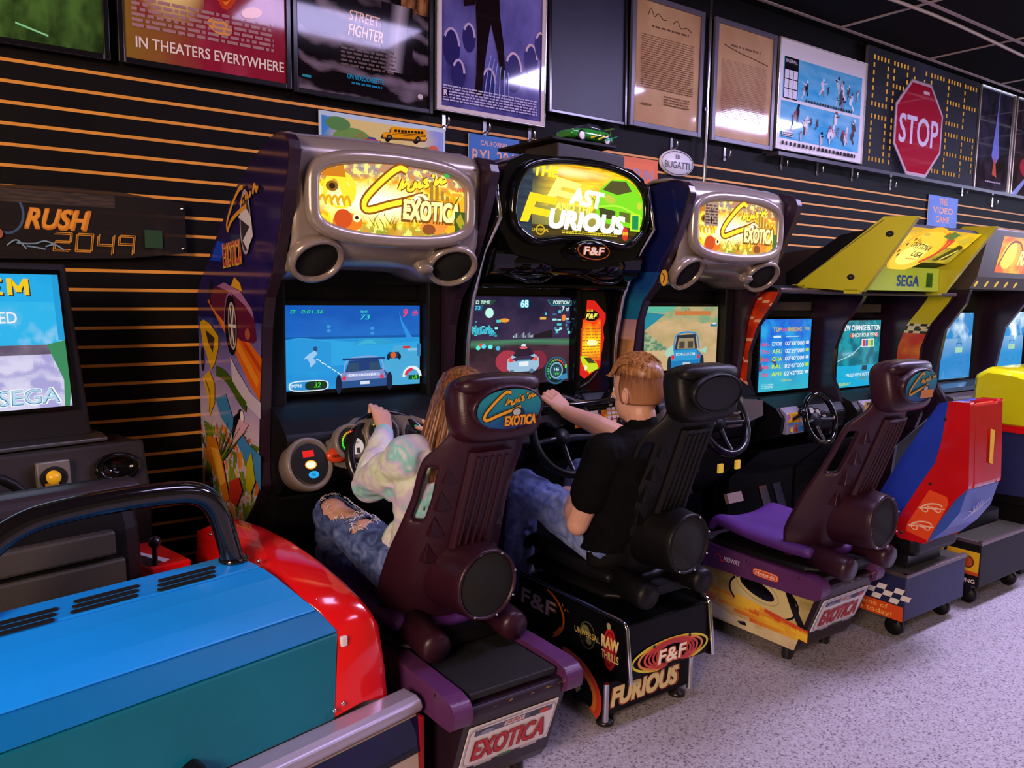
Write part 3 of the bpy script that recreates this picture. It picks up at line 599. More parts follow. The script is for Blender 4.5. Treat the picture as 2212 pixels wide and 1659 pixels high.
    s = Sheet(1, 1); s.text('radio', 0, -.006, .018, '#5a1408', .15, .01, align='C'); s.build('button_text', 'print_matte', bt, (lambda a, b_, h: c3+Vector((a, -.0075-h, b_))+Vector((0, .3*b_, 0))))
    # steering wheel
    steering_wheel(t, Vector((xc+.0, Y(-1.02), .905)), .155, 'wheel_rubber', tube=.018)
    # lower body, pedals, kick plate
    m = MB(); m.prism([(Y(-.86), .77), (Y(-.80), .60), (Y(-.62), .45), (Y(-.62), .06), (Y(-.06), .06), (Y(-.06), .77)], 'x', x0+.036, x1-.036); m.build('lower_body', 'black_plastic', t, bevel=.008)
    for px_ in (-.10, .06): pedal(t, Vector((xc+px_, Y(-.68), .22)))
    m = MB(); m.bx(x0+.10, x1-.10, Y(-1.0), Y(-.60), .04, .16); m.build('foot_well', 'black_plastic', t, bevel=.01)
    return t
mat('wheel_rubber', (.006, .005, .006), .25)
def steering_wheel(t, c, R_, mt, tilt=.42, spokes=(-.1, PI+.1, -PI/2), tube=.0145):
    ax = Vector((0, -math.cos(tilt), math.sin(tilt))); u = Vector((1, 0, 0)); v = Vector((0, math.sin(tilt), math.cos(tilt)))
    m = MB(); m.tube([c+(u*math.cos(2*PI*k/36)+v*math.sin(2*PI*k/36))*R_ for k in range(36)], tube, 10, closed=True); wh = m.build('steering_wheel', mt, t)
    m = MB(); m.lathe([(0, .016), (.035, .014), (.042, .0), (.042, -.03), (.03, -.06), (.026, -.13)], c-ax*.03, ax, 20); m.build('wheel_hub', 'black_plastic', wh)
    for a in spokes:
        d = u*math.cos(a)+v*math.sin(a); m = MB(); m.tube([c-ax*.03+d*.03, c-ax*.018+d*R_*.6, c+d*(R_-.004)], [.014, .011, .010], 8); m.build('wheel_spoke', 'black_metal', wh)
    return wh
def pedal(t, c, mt='steel'):
    m = MB(); m.prism([(c.y-.05, c.z-.09), (c.y-.04, c.z-.095), (c.y+.035, c.z+.085), (c.y+.022, c.z+.09)], 'x', c.x-.032, c.x+.032); m.build('pedal', mt, t, bevel=.004)
# ---------------------------------------------------------------- art for the two silver-headed cabinets
def side_full(s, x0, dy):
    A = lambda px, py: (-(U(px, py, x=x0).y-dy), U(px, py, x=x0).z)
    def pos(u, v):
        z = .60+(1.95-.60)*v; b_ = interp(EXB, z); f = interp(EXF, z)+.012; return (-(b_+(f-b_)*u), z)
    def col(a, z):
        n = fbm(a, z, 5, 60); n2 = fbm(a, z, 14, 61)
        if z > 1.36: return mixc(mixc('#1a1450', '#2a1c58', (z-1.36)*2+n), '#130c22', (z-1.6)*2.2)
        if z > 1.15: return mixc('#8d7cc0', '#22307c', (z-1.15)/.21+.3*n)
        if z > .95: return mixc('#c9b4cc', '#8d7cc0', (z-.95)/.2+.3*n)
        c = mixc('#b8a8c8', '#d8c8dc', .5+n)
        if n2 > .08 and z < .93: c = mixc('#4e6a1e', '#8a9a28', .5+n)
        if n2 < -.18: c = mixc('#c05028', '#e8b048', .5+n)
        return c
    strip(s, 96, 170, pos, col)
    s.poly([A(x, y) for x, y in ((470, 520), (486, 525), (478, 565), (455, 562))], '#1848d8')
    # orange road sweeping down to the front
    rd = [(448, 648), (462, 645), (500, 700), (540, 740), (566, 775), (562, 868), (540, 830), (500, 745)]
    s.poly([A(*p) for p in rd], '#d8641a'); s.stroke([A(460, 655), A(505, 730), A(558, 830)], .035, '#e88a28'); s.stroke([A(472, 658), A(530, 745), A(564, 800)], .02, '#b8401a')
    # lilac car racing down the road
    s.ell(*A(457, 632), .028, .05, '#18141c'); s.poly([A(*p) for p in ((455, 640), (462, 622), (480, 612), (505, 622), (530, 645), (550, 690), (556, 735), (548, 742), (520, 735), (480, 690), (460, 665))], '#5e1838')
    s.poly([A(*p) for p in ((470, 618), (485, 610), (520, 630), (545, 668), (550, 690), (530, 660), (500, 632))], '#a06a9c'); s.poly([A(*p) for p in ((500, 618), (507, 598), (520, 612), (524, 630))], '#e0a028')
    s.ell(*A(500, 700), .075, .115, '#140e16', .1); s.ell(*A(503, 704), .05, .088, '#b8a8ac', .1); s.ell(*A(503, 704), .042, .076, '#4a3038', .1)
    for k in range(6): a0 = k*PI/3; q = A(503, 704); s.stroke([q, (q[0]+.042*math.cos(a0), q[1]+.078*math.sin(a0))], .012, '#d8ccd0')
    s.ell(*A(537, 722), .03, .02, '#a85040'); s.ring(*A(500, 700), .078, .118, .012, '#8a5a8c', 1.2, 3.2)
    # yellow speedster and boat at the rear edge
    s.poly([A(*p) for p in ((434, 696), (442, 690), (456, 700), (474, 726), (474, 752), (466, 785), (458, 800), (450, 770), (440, 740))], '#d8a818'); s.poly([A(*p) for p in ((446, 712), (466, 730), (462, 762), (452, 740))], '#3a2c28'); s.ell(*A(440, 775), .022, .05, '#16121a')
    s.poly([A(*p) for p in ((440, 815), (455, 800), (466, 830), (466, 870), (455, 900), (452, 860))], '#e0b020'); s.stroke([A(446, 820), A(456, 850), A(455, 890)], .012, '#8a6014')
    # river, mountains, birds and leaves
    s.poly([A(*p) for p in ((500, 770), (515, 800), (545, 850), (566, 870), (566, 905), (530, 870), (505, 830))], '#c8bcd4')
    s.poly([A(*p) for p in ((468, 860), (490, 850), (505, 900), (540, 960), (566, 985), (566, 1060), (548, 1020), (510, 950), (480, 900))], '#3e86c4')
    s.stroke([A(470, 800), A(492, 815), A(520, 860), A(535, 880)], .04, '#3e5a18')
    s.ell(*A(520, 915), .036, .06, '#14101a', -.5); s.ell(*A(526, 900), .020, .022, '#ece4ec'); s.poly([A(*p) for p in ((520, 905), (540, 918), (520, 950), (505, 970), (508, 940))], '#d8a8c0'); s.poly([A(*p) for p in ((508, 900), (520, 890), (512, 930), (504, 955))], '#14101a')
    for k in range(9): s.stroke([A(462+2*k, 1000), A(432+13*k, 905+6*abs(k-4))], .014, ['#2c4a14', '#6a8a24', '#3e5c1a'][k % 3], True)
    s.poly([A(*p) for p in ((452, 940), (470, 945), (486, 1000), (500, 1080), (490, 1085), (470, 1020), (450, 990))], '#d07818'); s.poly([A(*p) for p in ((460, 965), (476, 970), (492, 1040), (480, 1050))], '#e8a838')
    s.poly([A(*p) for p in ((500, 1040), (520, 1030), (528, 1060), (515, 1095), (500, 1080))], '#c83428'); s.poly([A(*p) for p in ((538, 1000), (548, 975), (556, 1040), (545, 1070), (535, 1050))], '#b8b020'); s.ell(*A(455, 1045), .05, .06, '#241c20', .2); s.ring(*A(455, 1045), .05, .06, .010, '#6a5458', n=20)
    s.ell(*A(535, 480), .058, .11, '#a8a0b4'); s.ell(*A(535, 482), .048, .095, '#3a3038'); s.poly([A(*p) for p in ((520, 470), (535, 445), (548, 470), (552, 510), (540, 540), (530, 520), (545, 490))], '#d8d0dc')
    q = A(498, 500); script_logo(s, q[0], q[1]-.06, .30, '#e8a030', '#d8602a', None, .55, False, (0, 0, 0), None) if False else None
    for L in [[(497, 500), (496, 480), (508, 440), (522, 410), (530, 405)], [(497, 500), (505, 478), (520, 460), (538, 445)], [(526, 440), (532, 425), (530, 438)], [(537, 432), (538, 418), (543, 430)], [(545, 425), (548, 415)], [(552, 420), (556, 400), (560, 412), (563, 402)]]: s.stroke([A(*p) for p in L], .016, '#e09a30')
    q = A(489, 583)
    for c, b_, o_ in (('#e8b838', .045, 0), ('#b83a50', .012, .003)): s.text('EXOTICA', q[0]+o_, q[1]+o_+.01, .115, c, 0, b_, sx=1, a=.05, fit=.215)
def side_strip(s, x0, dy):
    # only the front strip of this one shows beside its neighbour
    def pos(u, v):
        z = .60+(1.95-.60)*v; b_ = interp(EXB, z); f = interp(EXF, z)+.012; return (-(b_+(f-b_)*u), z)
    def col(a, z):
        n = fbm(a, z, 6, 64)
        if z > 1.58: return mixc('#101a4c', '#1c1c44', (z-1.58)*2+n)
        if z > 1.36: return mixc('#1c6a90', '#16407c', (z-1.36)*4+n)
        if z > 1.27: return mixc('#c89a8c', '#8a6a90', (z-1.27)*9+.5*n)
        if z > 1.20: return mixc('#40282c', '#c8905c', .5+n)
        return mixc('#e08a28', '#d8502c', .5+n)
    strip(s, 40, 90, pos, col)
    q = (1.0, 1.55); s.ell(q[0]-.02, q[1], .022, .035, '#e0b03c'); s.stroke([(q[0]-.03, q[1]+.02), (q[0]-.015, q[1]), (q[0]-.025, q[1]-.02)], .006, '#7a3a14')
def art_marq(extra):
    def f(s):
        e = .42; rx, rz = .285, .108
        def edge(v):      # half width at height
            tt = min(1, abs(v)); return rx*(1-tt**(2/e*.9))**(e/2) if tt < 1 else 0
        def bar(a): return rz*(1+.14*(1-(a/rx)**2))
        nx, ny = 88, 48; s.L += 1; k = len(s.V)
        for j in range(ny+1):
            for i in range(nx+1):
                a = -rx*.985+2*rx*.985*i/nx; v = -1+2*j/ny; kx = 1-.045*v*v; s.V.append((a*kx, v*bar(a)*.93, s.L))
        for j in range(ny):
            for i in range(nx):
                u = (i+.5)/nx; v = (j+.5)/ny; n = fbm(u*2.2, v, 4, 70); n2 = fbm(u*2, v, 11, 71)
                glow = max(0, 1.1-3.0*math.hypot((u-.36)*.85, (v-.45)*1.2)); c = mixc('#f0b80c', '#ffdc1c', .5+n)
                c = mixc(c, mixc('#b0806c', '#94888c', .5+n), (v-.76+.10*abs(u-.5)+.10*n2)*9)
                if u > .2: c = mixc(c, mixc('#7a9a30', '#c8a84c', .5+n), (.17-v+.12*n2)*9)
                c = mixc(c, '#d8860c', min(.65, max(0, (n2-.10)*3.2))); c = mixc(c, '#fff27a', min(.8, max(0, (-n2-.10)*3.2)))
                c = mixc(c, (1.5, 1.4, .85), min(1, glow*1.1)); a = k+j*(nx+1)+i; s.F.append([a, a+1, a+nx+2, a+nx+1]); s.K.append(c)
        rnd = random.Random(9)
        s.ell(-.20, .02, .055, .06, '#f8dc30'); s.ell(-.225, .03, .02, .016, '#8a5a10'); s.ell(-.225, .03, .010, .009, '#2c1a08'); s.poly([(-.26, .06), (-.24, .11), (-.215, .085), (-.19, .11), (-.18, .06)], '#c87814')   # a carved mask
        for k in range(5): s.stroke([(-.27+.02*k, -.02), (-.255+.02*k, .0), (-.245+.02*k, -.03)], .008, '#d8a010')
        s.ell(-.175, -.08, .05, .03, '#e07818'); s.ell(-.19, -.07, .03, .03, '#c84a14'); s.ell(-.145, -.065, .014, .014, '#f8e8b0'); s.ell(-.145, -.065, .006, .006, '#38140a')
        for k in range(16): x = rnd.uniform(-.10, .0); y = rnd.uniform(-.10, -.05); s.stroke([(x, y), (x+rnd.uniform(-.03, .03), y+.03)], .004, '#8a7414', True)
        s.poly([(.08, -.088), (.10, -.055), (.15, -.045), (.20, -.058), (.235, -.06), (.225, -.085), (.15, -.10)], '#e88a30'); s.poly([(.12, -.05), (.135, -.03), (.165, -.035), (.175, -.052)], '#c86a28'); s.ell(.12, -.088, .026, .018, '#8a4a1c'); s.ell(.222, -.066, .014, .020, '#c8843a')
        s.stroke([(.20, -.10), (.24, -.04), (.27, .02)], .035, '#e8b020'); s.stroke([(.22, -.05), (.225, .0), (.245, .03)], .006, '#7a5a10')
        for k in range(5): s.rect(.10+.022*k, .012, .114+.022*k, .03+.014*((k*3) % 4), '#a8782c')
        script_logo(s, -.14, -.105, .36, '#f8dc34', '#e8901c', '#8a4c10', .06, False, (0, 0, 0), None, .5) if False else None
        def T(p): return (-.13+p[0]*.37, -.125+p[1]*.37)
        for c, ww in (('#8a4c08', .030), ('#ffe030', .017)):
            s.stroke([T(p) for p in LOGO_C], ww, c)
            for L in LOGO_L: s.stroke([T(p) for p in L], ww*.62, c)
        s.ell(.085, -.002, .036, .030, '#f8ecc0'); s.ell(.08, .0, .024, .02, '#8a6420'); s.ell(.072, .002, .016, .016, '#fff4d8')
        s.text('EXOTICA', .015, -.062, .095, '#7a4a08', .1, .07, fit=.235); s.text('EXOTICA', .019, -.057, .088, '#fff0a0', .1, .035, fit=.226)
        s.text('MIDWAY', .215, .048, .018, '#d84a1c', .1, .01); s.rect(.212, .030, .258, .042, '#f0a030')
        if extra == 0: s.rect(.225, -.094, .272, -.020, '#3a5418'); s.poly([(.228, -.05), (.25, -.025), (.268, -.06), (.25, -.08)], '#a89a1c'); s.rect(.255, -.094, .272, -.065, '#1a7a2c'); s.ell(.19, .10, .012, .010, '#2ab04a')
        else:
            s.rect(-.235, .0, -.155, .10, '#a88a78'); s.lines(-.23, .008, -.16, .094, 7, '#5a4038', .4, 3); s.rect(-.20, .01, -.192, .035, '#1c1210'); s.rect(-.198, .055, -.19, .07, '#1c1210'); s.rect(.235, -.090, .275, -.015, '#4a6a24')
    return f
def art_desert(s):
    s.raster(40, 24, lambda u, v: mixc('#22a2e0', '#1e84d6', .5+.7*fbm(u, v, 3, 80)) if v < .60 else mixc('#1a6cc8', '#0c58b8', (v-.6)*3+.5*fbm(u, v, 5, 81)))
    w, h = s.w, s.h
    s.rect(0, .60*h, w, .63*h, '#0c5aa8'); s.poly([(.30*w, .28*h), (w, .28*h), (w, .55*h), (.70*w, .52*h), (.1*w, .62*h), (0, .60*h), (0, .3*h)], '#2aa4e2'); s.poly([(0, .60*h), (.12*w, .61*h), (.32*w, .56*h), (.32*w, .23*h), (0, .19*h)], '#2496dc')
    s.poly([(.47*w, .515*h), (.52*w, .57*h), (.60*w, .60*h), (.70*w, .60*h), (.78*w, .56*h), (.80*w, .52*h)], '#2a9cd0'); s.poly([(.50*w, .52*h), (.56*w, .57*h), (.62*w, .58*h), (.66*w, .53*h)], '#3ab0d8')
    s.poly([(.83*w, .94*h), (.86*w, .80*h), (.95*w, .57*h), (.90*w, .57*h), (.85*w, .78*h)], '#2a90e0'); s.poly([(.60*w, 0), (w, 0), (w, .45*h), (.88*w, .50*h), (.80*w, .50*h)], '#48a8d8')
    # buggy ahead, seen from behind
    s.poly([(.36*w, .0), (.36*w, .14*h), (.40*w, .20*h), (.70*w, .22*h), (.75*w, .15*h), (.76*w, 0)], '#24508c'); s.poly([(.38*w, .08*h), (.39*w, .19*h), (.71*w, .21*h), (.73*w, .10*h)], '#7e8cc4'); s.poly([(.42*w, .19*h), (.45*w, .33*h), (.67*w, .34*h), (.69*w, .21*h)], '#1a3c78')
    for a in (.44, .60): s.rect(a*w, .20*h, (a+.08)*w, .30*h, '#2c4a6a')
    s.stroke([(.41*w, .19*h), (.45*w, .35*h), (.67*w, .36*h), (.71*w, .20*h)], .006, '#8ca0d8'); s.rect(.40*w, .335*h, .72*w, .36*h, '#123a74'); s.rect(.43*w, .135*h, .68*w, .17*h, '#a8b4e0'); s.text('DESTROYER', .45*w, .138*h, .013, '#f0f4ff', 0, .01, fit=.2*w)
    for a in (.41, .695): s.ell(a*w, .12*h, .008, .008, '#e03050')
    s.rect(.53*w, .035*h, .60*w, .075*h, '#d8e4f8'); s.ell(.37*w, .05*h, .012, .035, '#0e1c3c'); s.ell(.755*w, .06*h, .012, .035, '#0e1c3c')
    s.rect(.745*w, .34*h, .83*w, .42*h, '#143c70'); s.ell(.785*w, .38*h, .012, .012, '#d86020'); s.ell(.745*w, .36*h, .007, .012, '#0c1c34'); s.ell(.832*w, .36*h, .007, .012, '#0c1c34'); s.rect(.86*w, .46*h, .92*w, .49*h, '#c03838'); s.rect(.90*w, .43*h, .98*w, .46*h, '#88c0e0')
    # runner sprite with sparks
    s.poly([(.12*w, .37*h), (.16*w, .43*h), (.20*w, .47*h), (.22*w, .43*h), (.19*w, .38*h), (.21*w, .33*h), (.17*w, .27*h), (.165*w, .32*h), (.15*w, .37*h)], '#9cc8f0'); s.ell(.205*w, .49*h, .008, .009, '#2a4a7c')
    for k in range(5): s.stroke([(.21*w+.02*k, .36*h-.012*k), (.235*w+.02*k, .35*h-.014*k), (.24*w+.02*k, .33*h-.012*k)], .003, '#e0f4ff')
    for x, y in ((.30, .75), (.30, .70), (.62, .72), (.62, .66)): s.ell(x*w, y*h, .008, .006, '#3a94d8')
    # score marks
    s.text('ET', .035*w, .905*h, .017, '#30e060', .2, .01); s.text('0:01.36', .11*w, .905*h, .017, '#30e060', .2, .01, fit=.15*w)
    s.text('TIME', .53*w, .905*h, .014, '#40d8c8', .2, .01); s.text('73', .53*w, .83*h, .026, '#38dccc', .2, .01, fit=.07*w); s.text('9', .86*w, .86*h, .042, '#f04078', .3, .02); s.text('th', .935*w, .875*h, .03, '#f04078', .3, .02)
    s.ell(.155*w, .055*h, .075, .020, '#e4f0f4', e=.6); s.ell(.155*w, .055*h, .070, .016, '#2a90d0', e=.6); s.text('MPH', .035*w, .04*h, .019, '#e0f4ff', 0, .01); s.ell(.205*w, .055*h, .042, .016, '#0c3020', e=.6); s.text('32', .19*w, .032*h, .026, '#48e018', .2, .012)
    s.ring(.93*w, .10*h, .042, .042, .012, '#e8eef4', 0, PI); s.ring(.93*w, .10*h, .034, .034, .012, '#d83048', 1.5, 2.9); s.text('1', .93*w, .06*h, .028, '#60e820', .2, .01); s.rect(.97*w, .36*h, w, .52*h, '#2a78b0'); s.rect(.90*w, .06*h, .985*w, .12*h, '#104a2c'); s.text('1A', .93*w, .068*h, .022, '#60f020', .2, .01)
def art_dirt(s):
    w, h = s.w, s.h
    s.raster(36, 24, lambda u, v: mixc('#b8a070', '#d0b084', .5+.9*fbm(u, v, 5, 83)) if v < .78-.1*abs(u-.4) else mixc('#7ca47c', '#c0a878', .5+1.1*fbm(u, v, 7, 84)))
    s.poly([(0, .58*h), (.30*w, .88*h), (0, .92*h)], '#28889c'); s.poly([(0, .92*h), (.30*w, .90*h), (.45*w, h), (0, h)], '#5cb89c'); s.raster(16, 10, lambda u, v: mixc('#a8b48a', '#5c8468', .5+1.2*fbm(u, v, 9, 85)), 0, .32*h, .33*w, .62*h, mask=lambda u, v: v+u < 1.15)
    s.rect(.42*w, .86*h, .90*w, .93*h, '#c87840'); s.text('A A', .55*w, .93*h, .02, '#c03a28', 0, .01)
    s.poly([(.36*w, .0), (.36*w, .22*h), (.42*w, .32*h), (.72*w, .33*h), (.79*w, .24*h), (.80*w, 0)], '#1878b8'); s.poly([(.39*w, .14*h), (.42*w, .31*h), (.72*w, .31*h), (.76*w, .15*h)], '#2a98d0'); s.poly([(.43*w, .32*h), (.46*w, .55*h), (.70*w, .56*h), (.73*w, .33*h)], '#28303a'); s.poly([(.46*w, .33*h), (.48*w, .50*h), (.68*w, .50*h), (.70*w, .33*h)], '#9c8a6c')
    for a in (.49, .60): s.rect(a*w, .34*h, (a+.07)*w, .45*h, '#4c4238')
    s.stroke([(.42*w, .32*h), (.46*w, .56*h), (.70*w, .57*h), (.75*w, .33*h)], .008, '#2a8ac8'); s.rect(.45*w, .225*h, .70*w, .265*h, '#b8d8f0'); s.text('HUMMER', .47*w, .228*h, .014, '#1c4c78', 0, .01, fit=.2*w)
    for a in (.41, .745): s.ell(a*w, .20*h, .011, .011, '#e03040')
    s.rect(.54*w, .05*h, .64*w, .11*h, '#c0c8cc'); s.ell(.365*w, .08*h, .014, .045, '#162430'); s.ell(.795*w, .08*h, .014, .045, '#162430'); s.poly([(.30*w, .30*h), (.40*w, .40*h), (.42*w, .25*h), (.33*w, .2*h)], '#a8d0b8'); s.poly([(.75*w, .30*h), (.86*w, .36*h), (.84*w, .24*h)], '#9cd0b8')
    s.rect(.89*w, .68*h, .98*w, .72*h, '#1c7c9c'); s.rect(.92*w, .715*h, .97*w, .74*h, '#e0e8ec')
exotic_cabinet(.90, 0, 'silver-headed driving game cabinet with full purple side artwork, school bus on top', art_marq(0), art_desert, side_full, 0)
exotic_cabinet(2.56, -.08, 'silver-headed driving game cabinet right of the black cabinet, desert road on screen', art_marq(1), art_dirt, side_strip, 0)
# ================================================================ black cabinet between the two silver-headed ones
colmat('flame_print', .15, .5)
def black_cabinet():
    x0, x1 = 1.685, 2.50; xc = (x0+x1)/2
    t = thing('arcade_cabinet', 'glossy black street racing cabinet between the two silver-headed ones', 'arcade machine', (xc, -.5, 0), 0, 'driving game cabinets along the wall')
    fp = [U(*p, x=2.50) for p in ((1404, 405), (1408, 440), (1416, 496), (1379, 559), (1350, 643), (1336, 720), (1332, 760))]
    F = [(p.y, p.z) for p in fp]
    prof = [(-.05, .05), (-.05, 1.6), (-.35, 1.90), (-.75, 1.965), (F[0][0]+.03, F[0][1]+.02)]+F+[(F[-1][0], 1.05), (F[-1][0]-.03, .86), (-.70, .72), (-.55, .55), (-.55, .05)]
    for xa in (x0, x1-.03):
        m = MB(); m.prism(prof, 'x', xa, xa+.03); p_ = m.build('side_panel', 'black_gloss', t, bevel=.004)
        m = MB(); m.tube([(xa+.015, a-.004, b_) for a, b_ in F+[(F[-1][0]-.004, 1.05), (F[-1][0]-.03, .86)]], .009, 8); m.build('edge_trim', 'chrome', p_)
    # header
    def A(px, py, y): q = U(px, py, y=y); return (q.x, q.z)
    oc = [(1.77, 1.88), (1.83, 1.955), (2.0, 1.985), (2.22, 1.985), (2.37, 1.955), (2.445, 1.88), (2.44, 1.74), (2.34, 1.665), (2.2, 1.685), (2.09, 1.692), (1.98, 1.685), (1.86, 1.665), (1.755, 1.73)]
    for _ in range(2): oc = [q for i in range(len(oc)) for q in ((.78*oc[i][0]+.22*oc[(i+1) % len(oc)][0], .78*oc[i][1]+.22*oc[(i+1) % len(oc)][1]), (.22*oc[i][0]+.78*oc[(i+1) % len(oc)][0], .22*oc[i][1]+.78*oc[(i+1) % len(oc)][1]))]
    YF = -1.05
    body = [(x0+.03, 1.86), (x0+.06, 1.955), (1.82, 1.99), (2.09, 2.0), (2.37, 1.985), (x1-.06, 1.95), (x1-.03, 1.86), (x1-.03, 1.72), (2.40, 1.62), (2.27, 1.60), (2.20, 1.575), (1.98, 1.575), (1.92, 1.60), (1.78, 1.62), (x0+.03, 1.71)]
    m = MB(); m.prism(body, 'y', YF+.01, -.45); m.build('header', 'black_gloss', t, bevel=.03, segs=4)
    m = MB(); m.tube([(a, YF-.004, b_) for a, b_ in oc], .016, 10, closed=True); m.build('marquee_frame', 'black_gloss', t)
    s = Sheet(1, 1); s.E = .0004; cx_, cz_ = xc, 1.82
    n = len(oc)
    s.poly([(a-cx_, b_-cz_) for a, b_ in oc], '#1c2216')
    def inside(x, z):
        c = False
        for i in range(n):
            (xa, za), (xb, zb) = oc[i], oc[i-1]
            if (za > z) != (zb > z) and x < (xb-xa)*(z-za)/(zb-za)+xa: c = not c
        return c
    def col(u, v):
        nn = fbm(u*.8, v*4, 6, 90); c = mixc('#2a3438', '#343018', u*2)
        if v > .35+.12*math.sin(u*4): c = mixc(c, mixc('#d89408', '#ffd41c', .5+nn), min(1, max(0, (u-.16)*5)))
        g = max(0, 1-2.4*math.hypot(u-.42, (v-.42)*.9)); c = mixc(c, '#fff060', g*.55)
        c = mixc(c, '#fff7b0', max(0, 1-14*abs(v-.86))*max(0, 1-3*abs(u-.40)))
        if v < .22: c = mixc('#2a2410', '#4a3c10', .5+nn)
        if u < .14: c = mixc('#2c3a44', '#1e2a38', .5+nn)
        return c
    x_0, x_1, z_0, z_1 = 1.755, 2.445, 1.665, 1.985
    s.raster(100, 50, col, x_0-cx_, z_0-cz_, x_1-cx_, z_1-cz_, mask=lambda u, v: inside(x_0+(x_1-x_0)*u, z_0+(z_1-z_0)*v))
    # green coupe at the right of the sign
    s.poly([(.06, .02), (.10, .075), (.16, .115), (.24, .12), (.30, .09), (.335, .04), (.335, -.05), (.30, -.075), (.12, -.06), (.07, -.04)], '#7ad416'); s.poly([(.11, .07), (.155, .108), (.235, .112), (.27, .075), (.19, .055)], '#4c4a18'); s.ell(.15, .035, .03, .016, '#b8c03a', -.2); s.ell(.315, .02, .014, .016, '#c8c83a')
    s.poly([(.09, .0), (.18, -.01), (.18, -.045), (.10, -.04)], '#3a4014'); s.poly([(.20, -.01), (.29, -.015), (.285, -.055), (.205, -.045)], '#58681c'); s.stroke([(.08, .0), (.20, .01), (.33, -.03)], .008, '#a8e838'); s.ring(.055, -.01, .018, .045, .008, '#a89018')
    # title lettering
    s_t = Sheet(1, 1)
    s_t.text('THE', -.235, .050, .054, '#ffe21c', .2, .05, fit=.115)
    s_t.poly([(-.175, -.025), (-.125, .052), (-.005, .035), (-.02, .008), (-.10, .018), (-.108, .004), (-.03, -.006), (-.045, -.03), (-.125, -.018), (-.13, -.025)], '#fff27a')
    s_t.text('AST', -.06, -.042, .085, '#fffce0', .18, .055, a=-.06, fit=.17)
    s_t.text('AND THE', -.135, -.070, .038, '#fff060', .15, .04, a=-.03, fit=.19)
    s_t.poly([(-.30, -.125), (-.255, -.015), (-.12, -.028), (-.135, -.055), (-.225, -.047), (-.235, -.068), (-.15, -.076), (-.163, -.102), (-.248, -.094), (-.262, -.125)], '#ffd414')
    s_t.text('URIOUS', -.16, -.136, .092, '#fffdf0', .18, .058, a=-.02, fit=.385)
    k0 = len(s.V); s.V += [(q[0], q[1]+.046, q[2]+s.L) for q in s_t.V]; s.F += [[i+k0 for i in f] for f in s_t.F]; s.K += s_t.K; s.L += s_t.L
    s.lines(-.10, -.112, .19, -.098, 2, '#d8c428', .4, 4); s.ring(-.205, -.105, .022, .020, .006, '#b89a18'); s.text('UNIVERSAL', -.245, -.111, .016, '#d8b820', 0, .012, fit=.08); s.ell(.232, -.098, .017, .028, '#c83420'); s.text('RAW', .219, -.104, .020, '#f0d030', .1, .02, fit=.028); s.rect(.258, -.085, .314, -.015, '#b8e828'); s.rect(.268, -.078, .304, -.022, '#16884c')
    s.build('marquee', 'backlit_print', t, (lambda a, b_, h: Vector((cx_+a, YF-.0005-h, cz_+b_))))
    # badge under the sign
    bc = Vector((xc+.035, -1.075, 1.645)); m = MB(); m.lathe([(.0, .012), (.075, .010), (.088, .004), (.09, -.03)], bc, (0, -.97, -.22), 32, sc2=(1, .46), up=(1, 0, 0)); bd = m.build('badge', 'black_gloss', t)
    s = Sheet(1, 1); s.ell(0, 0, .084, .037, '#a04c14'); s.ell(0, 0, .079, .033, '#120c08'); s.text('F&F', 0, -.017, .046, '#c86a20', .25, .05, align='C', fit=.118); s.text('F&F', .001, -.016, .044, '#e8dcc0', .25, .02, align='C', fit=.112)
    s.build('badge_print', 'print_gloss', bd, (lambda a, b_, h: bc+Vector((a, -.0175-h+.22*b_, .97*b_))))
    # speaker brow under the header: two swollen lobes and a ledge
    m = MB(); m.prism([(-1.02, 1.64), (-1.0, 1.56), (-.93, 1.53), (-.87, 1.505), (-.5, 1.505), (-.5, 1.64)], 'x', x0+.03, x1-.03); m.build('brow', 'black_gloss', t, bevel=.02, segs=3)
    for sx_ in (-1, 1):
        m = MB(); m.ell((xc+sx_*.19, -.93, 1.60), (.165, .10, .075), None, 24, 12); m.build('speaker_pod', 'black_gloss', t)
        m = MB(); m.tube([(xc+sx_*(.06+.26*k/10), -.965-.045*math.sin(PI*k/10), 1.555-.035*math.sin(PI*k/10)) for k in range(11)], .006, 8); m.build('pod_trim', 'black_gloss', t)
    s = Sheet(.05, .05); s.poly([(0, .05), (.045, .045), (.005, .0)], '#a8242c'); s.build('sticker', 'print_gloss', t, o=(xc-.01, -1.003, 1.575), u=(1, 0, 0), v=(0, -.1, 1))
    m = MB(); m.bx(x0+.03, x1-.03, -.93, -.80, 1.495, 1.515); m.build('ledge', 'black_gloss', t, bevel=.006)
    # monitor
    m = MB(); m.bx(x0+.03, x1-.03, -.80, -.72, .98, 1.52); m.bx(2.245, 2.275, -.86, -.79, 1.0, 1.5); m.build('monitor_bezel', 'black_gloss', t, bevel=.008)
    sw, sh = .535, .36; sx0, sz0 = 1.715, 1.10
    m = MB(); m.bx(sx0-.005, sx0+sw+.005, -.815, -.79, sz0-.01, sz0+sh+.01); mo = m.build('monitor', 'black_gloss', t, bevel=.004)
    s = Sheet(sw, sh); s.E = .00025; art_night(s); s.build('screen', 'screen_picture', mo, (lambda a, b_, h: Vector((sx0+a, -.8155-h, sz0+b_))))
    # lit instruction panel right of the screen
    A2 = lambda px, py: (U(px, py, y=-.84).x, U(px, py, y=-.84).z)
    out = [A2(*p) for p in ((1268, 648), (1285, 650), (1308, 678), (1308, 690), (1302, 710), (1305, 730), (1298, 770), (1296, 792), (1262, 818), (1248, 806), (1250, 770), (1252, 740), (1258, 700), (1266, 672))]
    s = Sheet(1, 1); s.E = .0005; s.poly(out, '#c81c14')
    a0 = A2(1250, 760); a1 = A2(1302, 690)
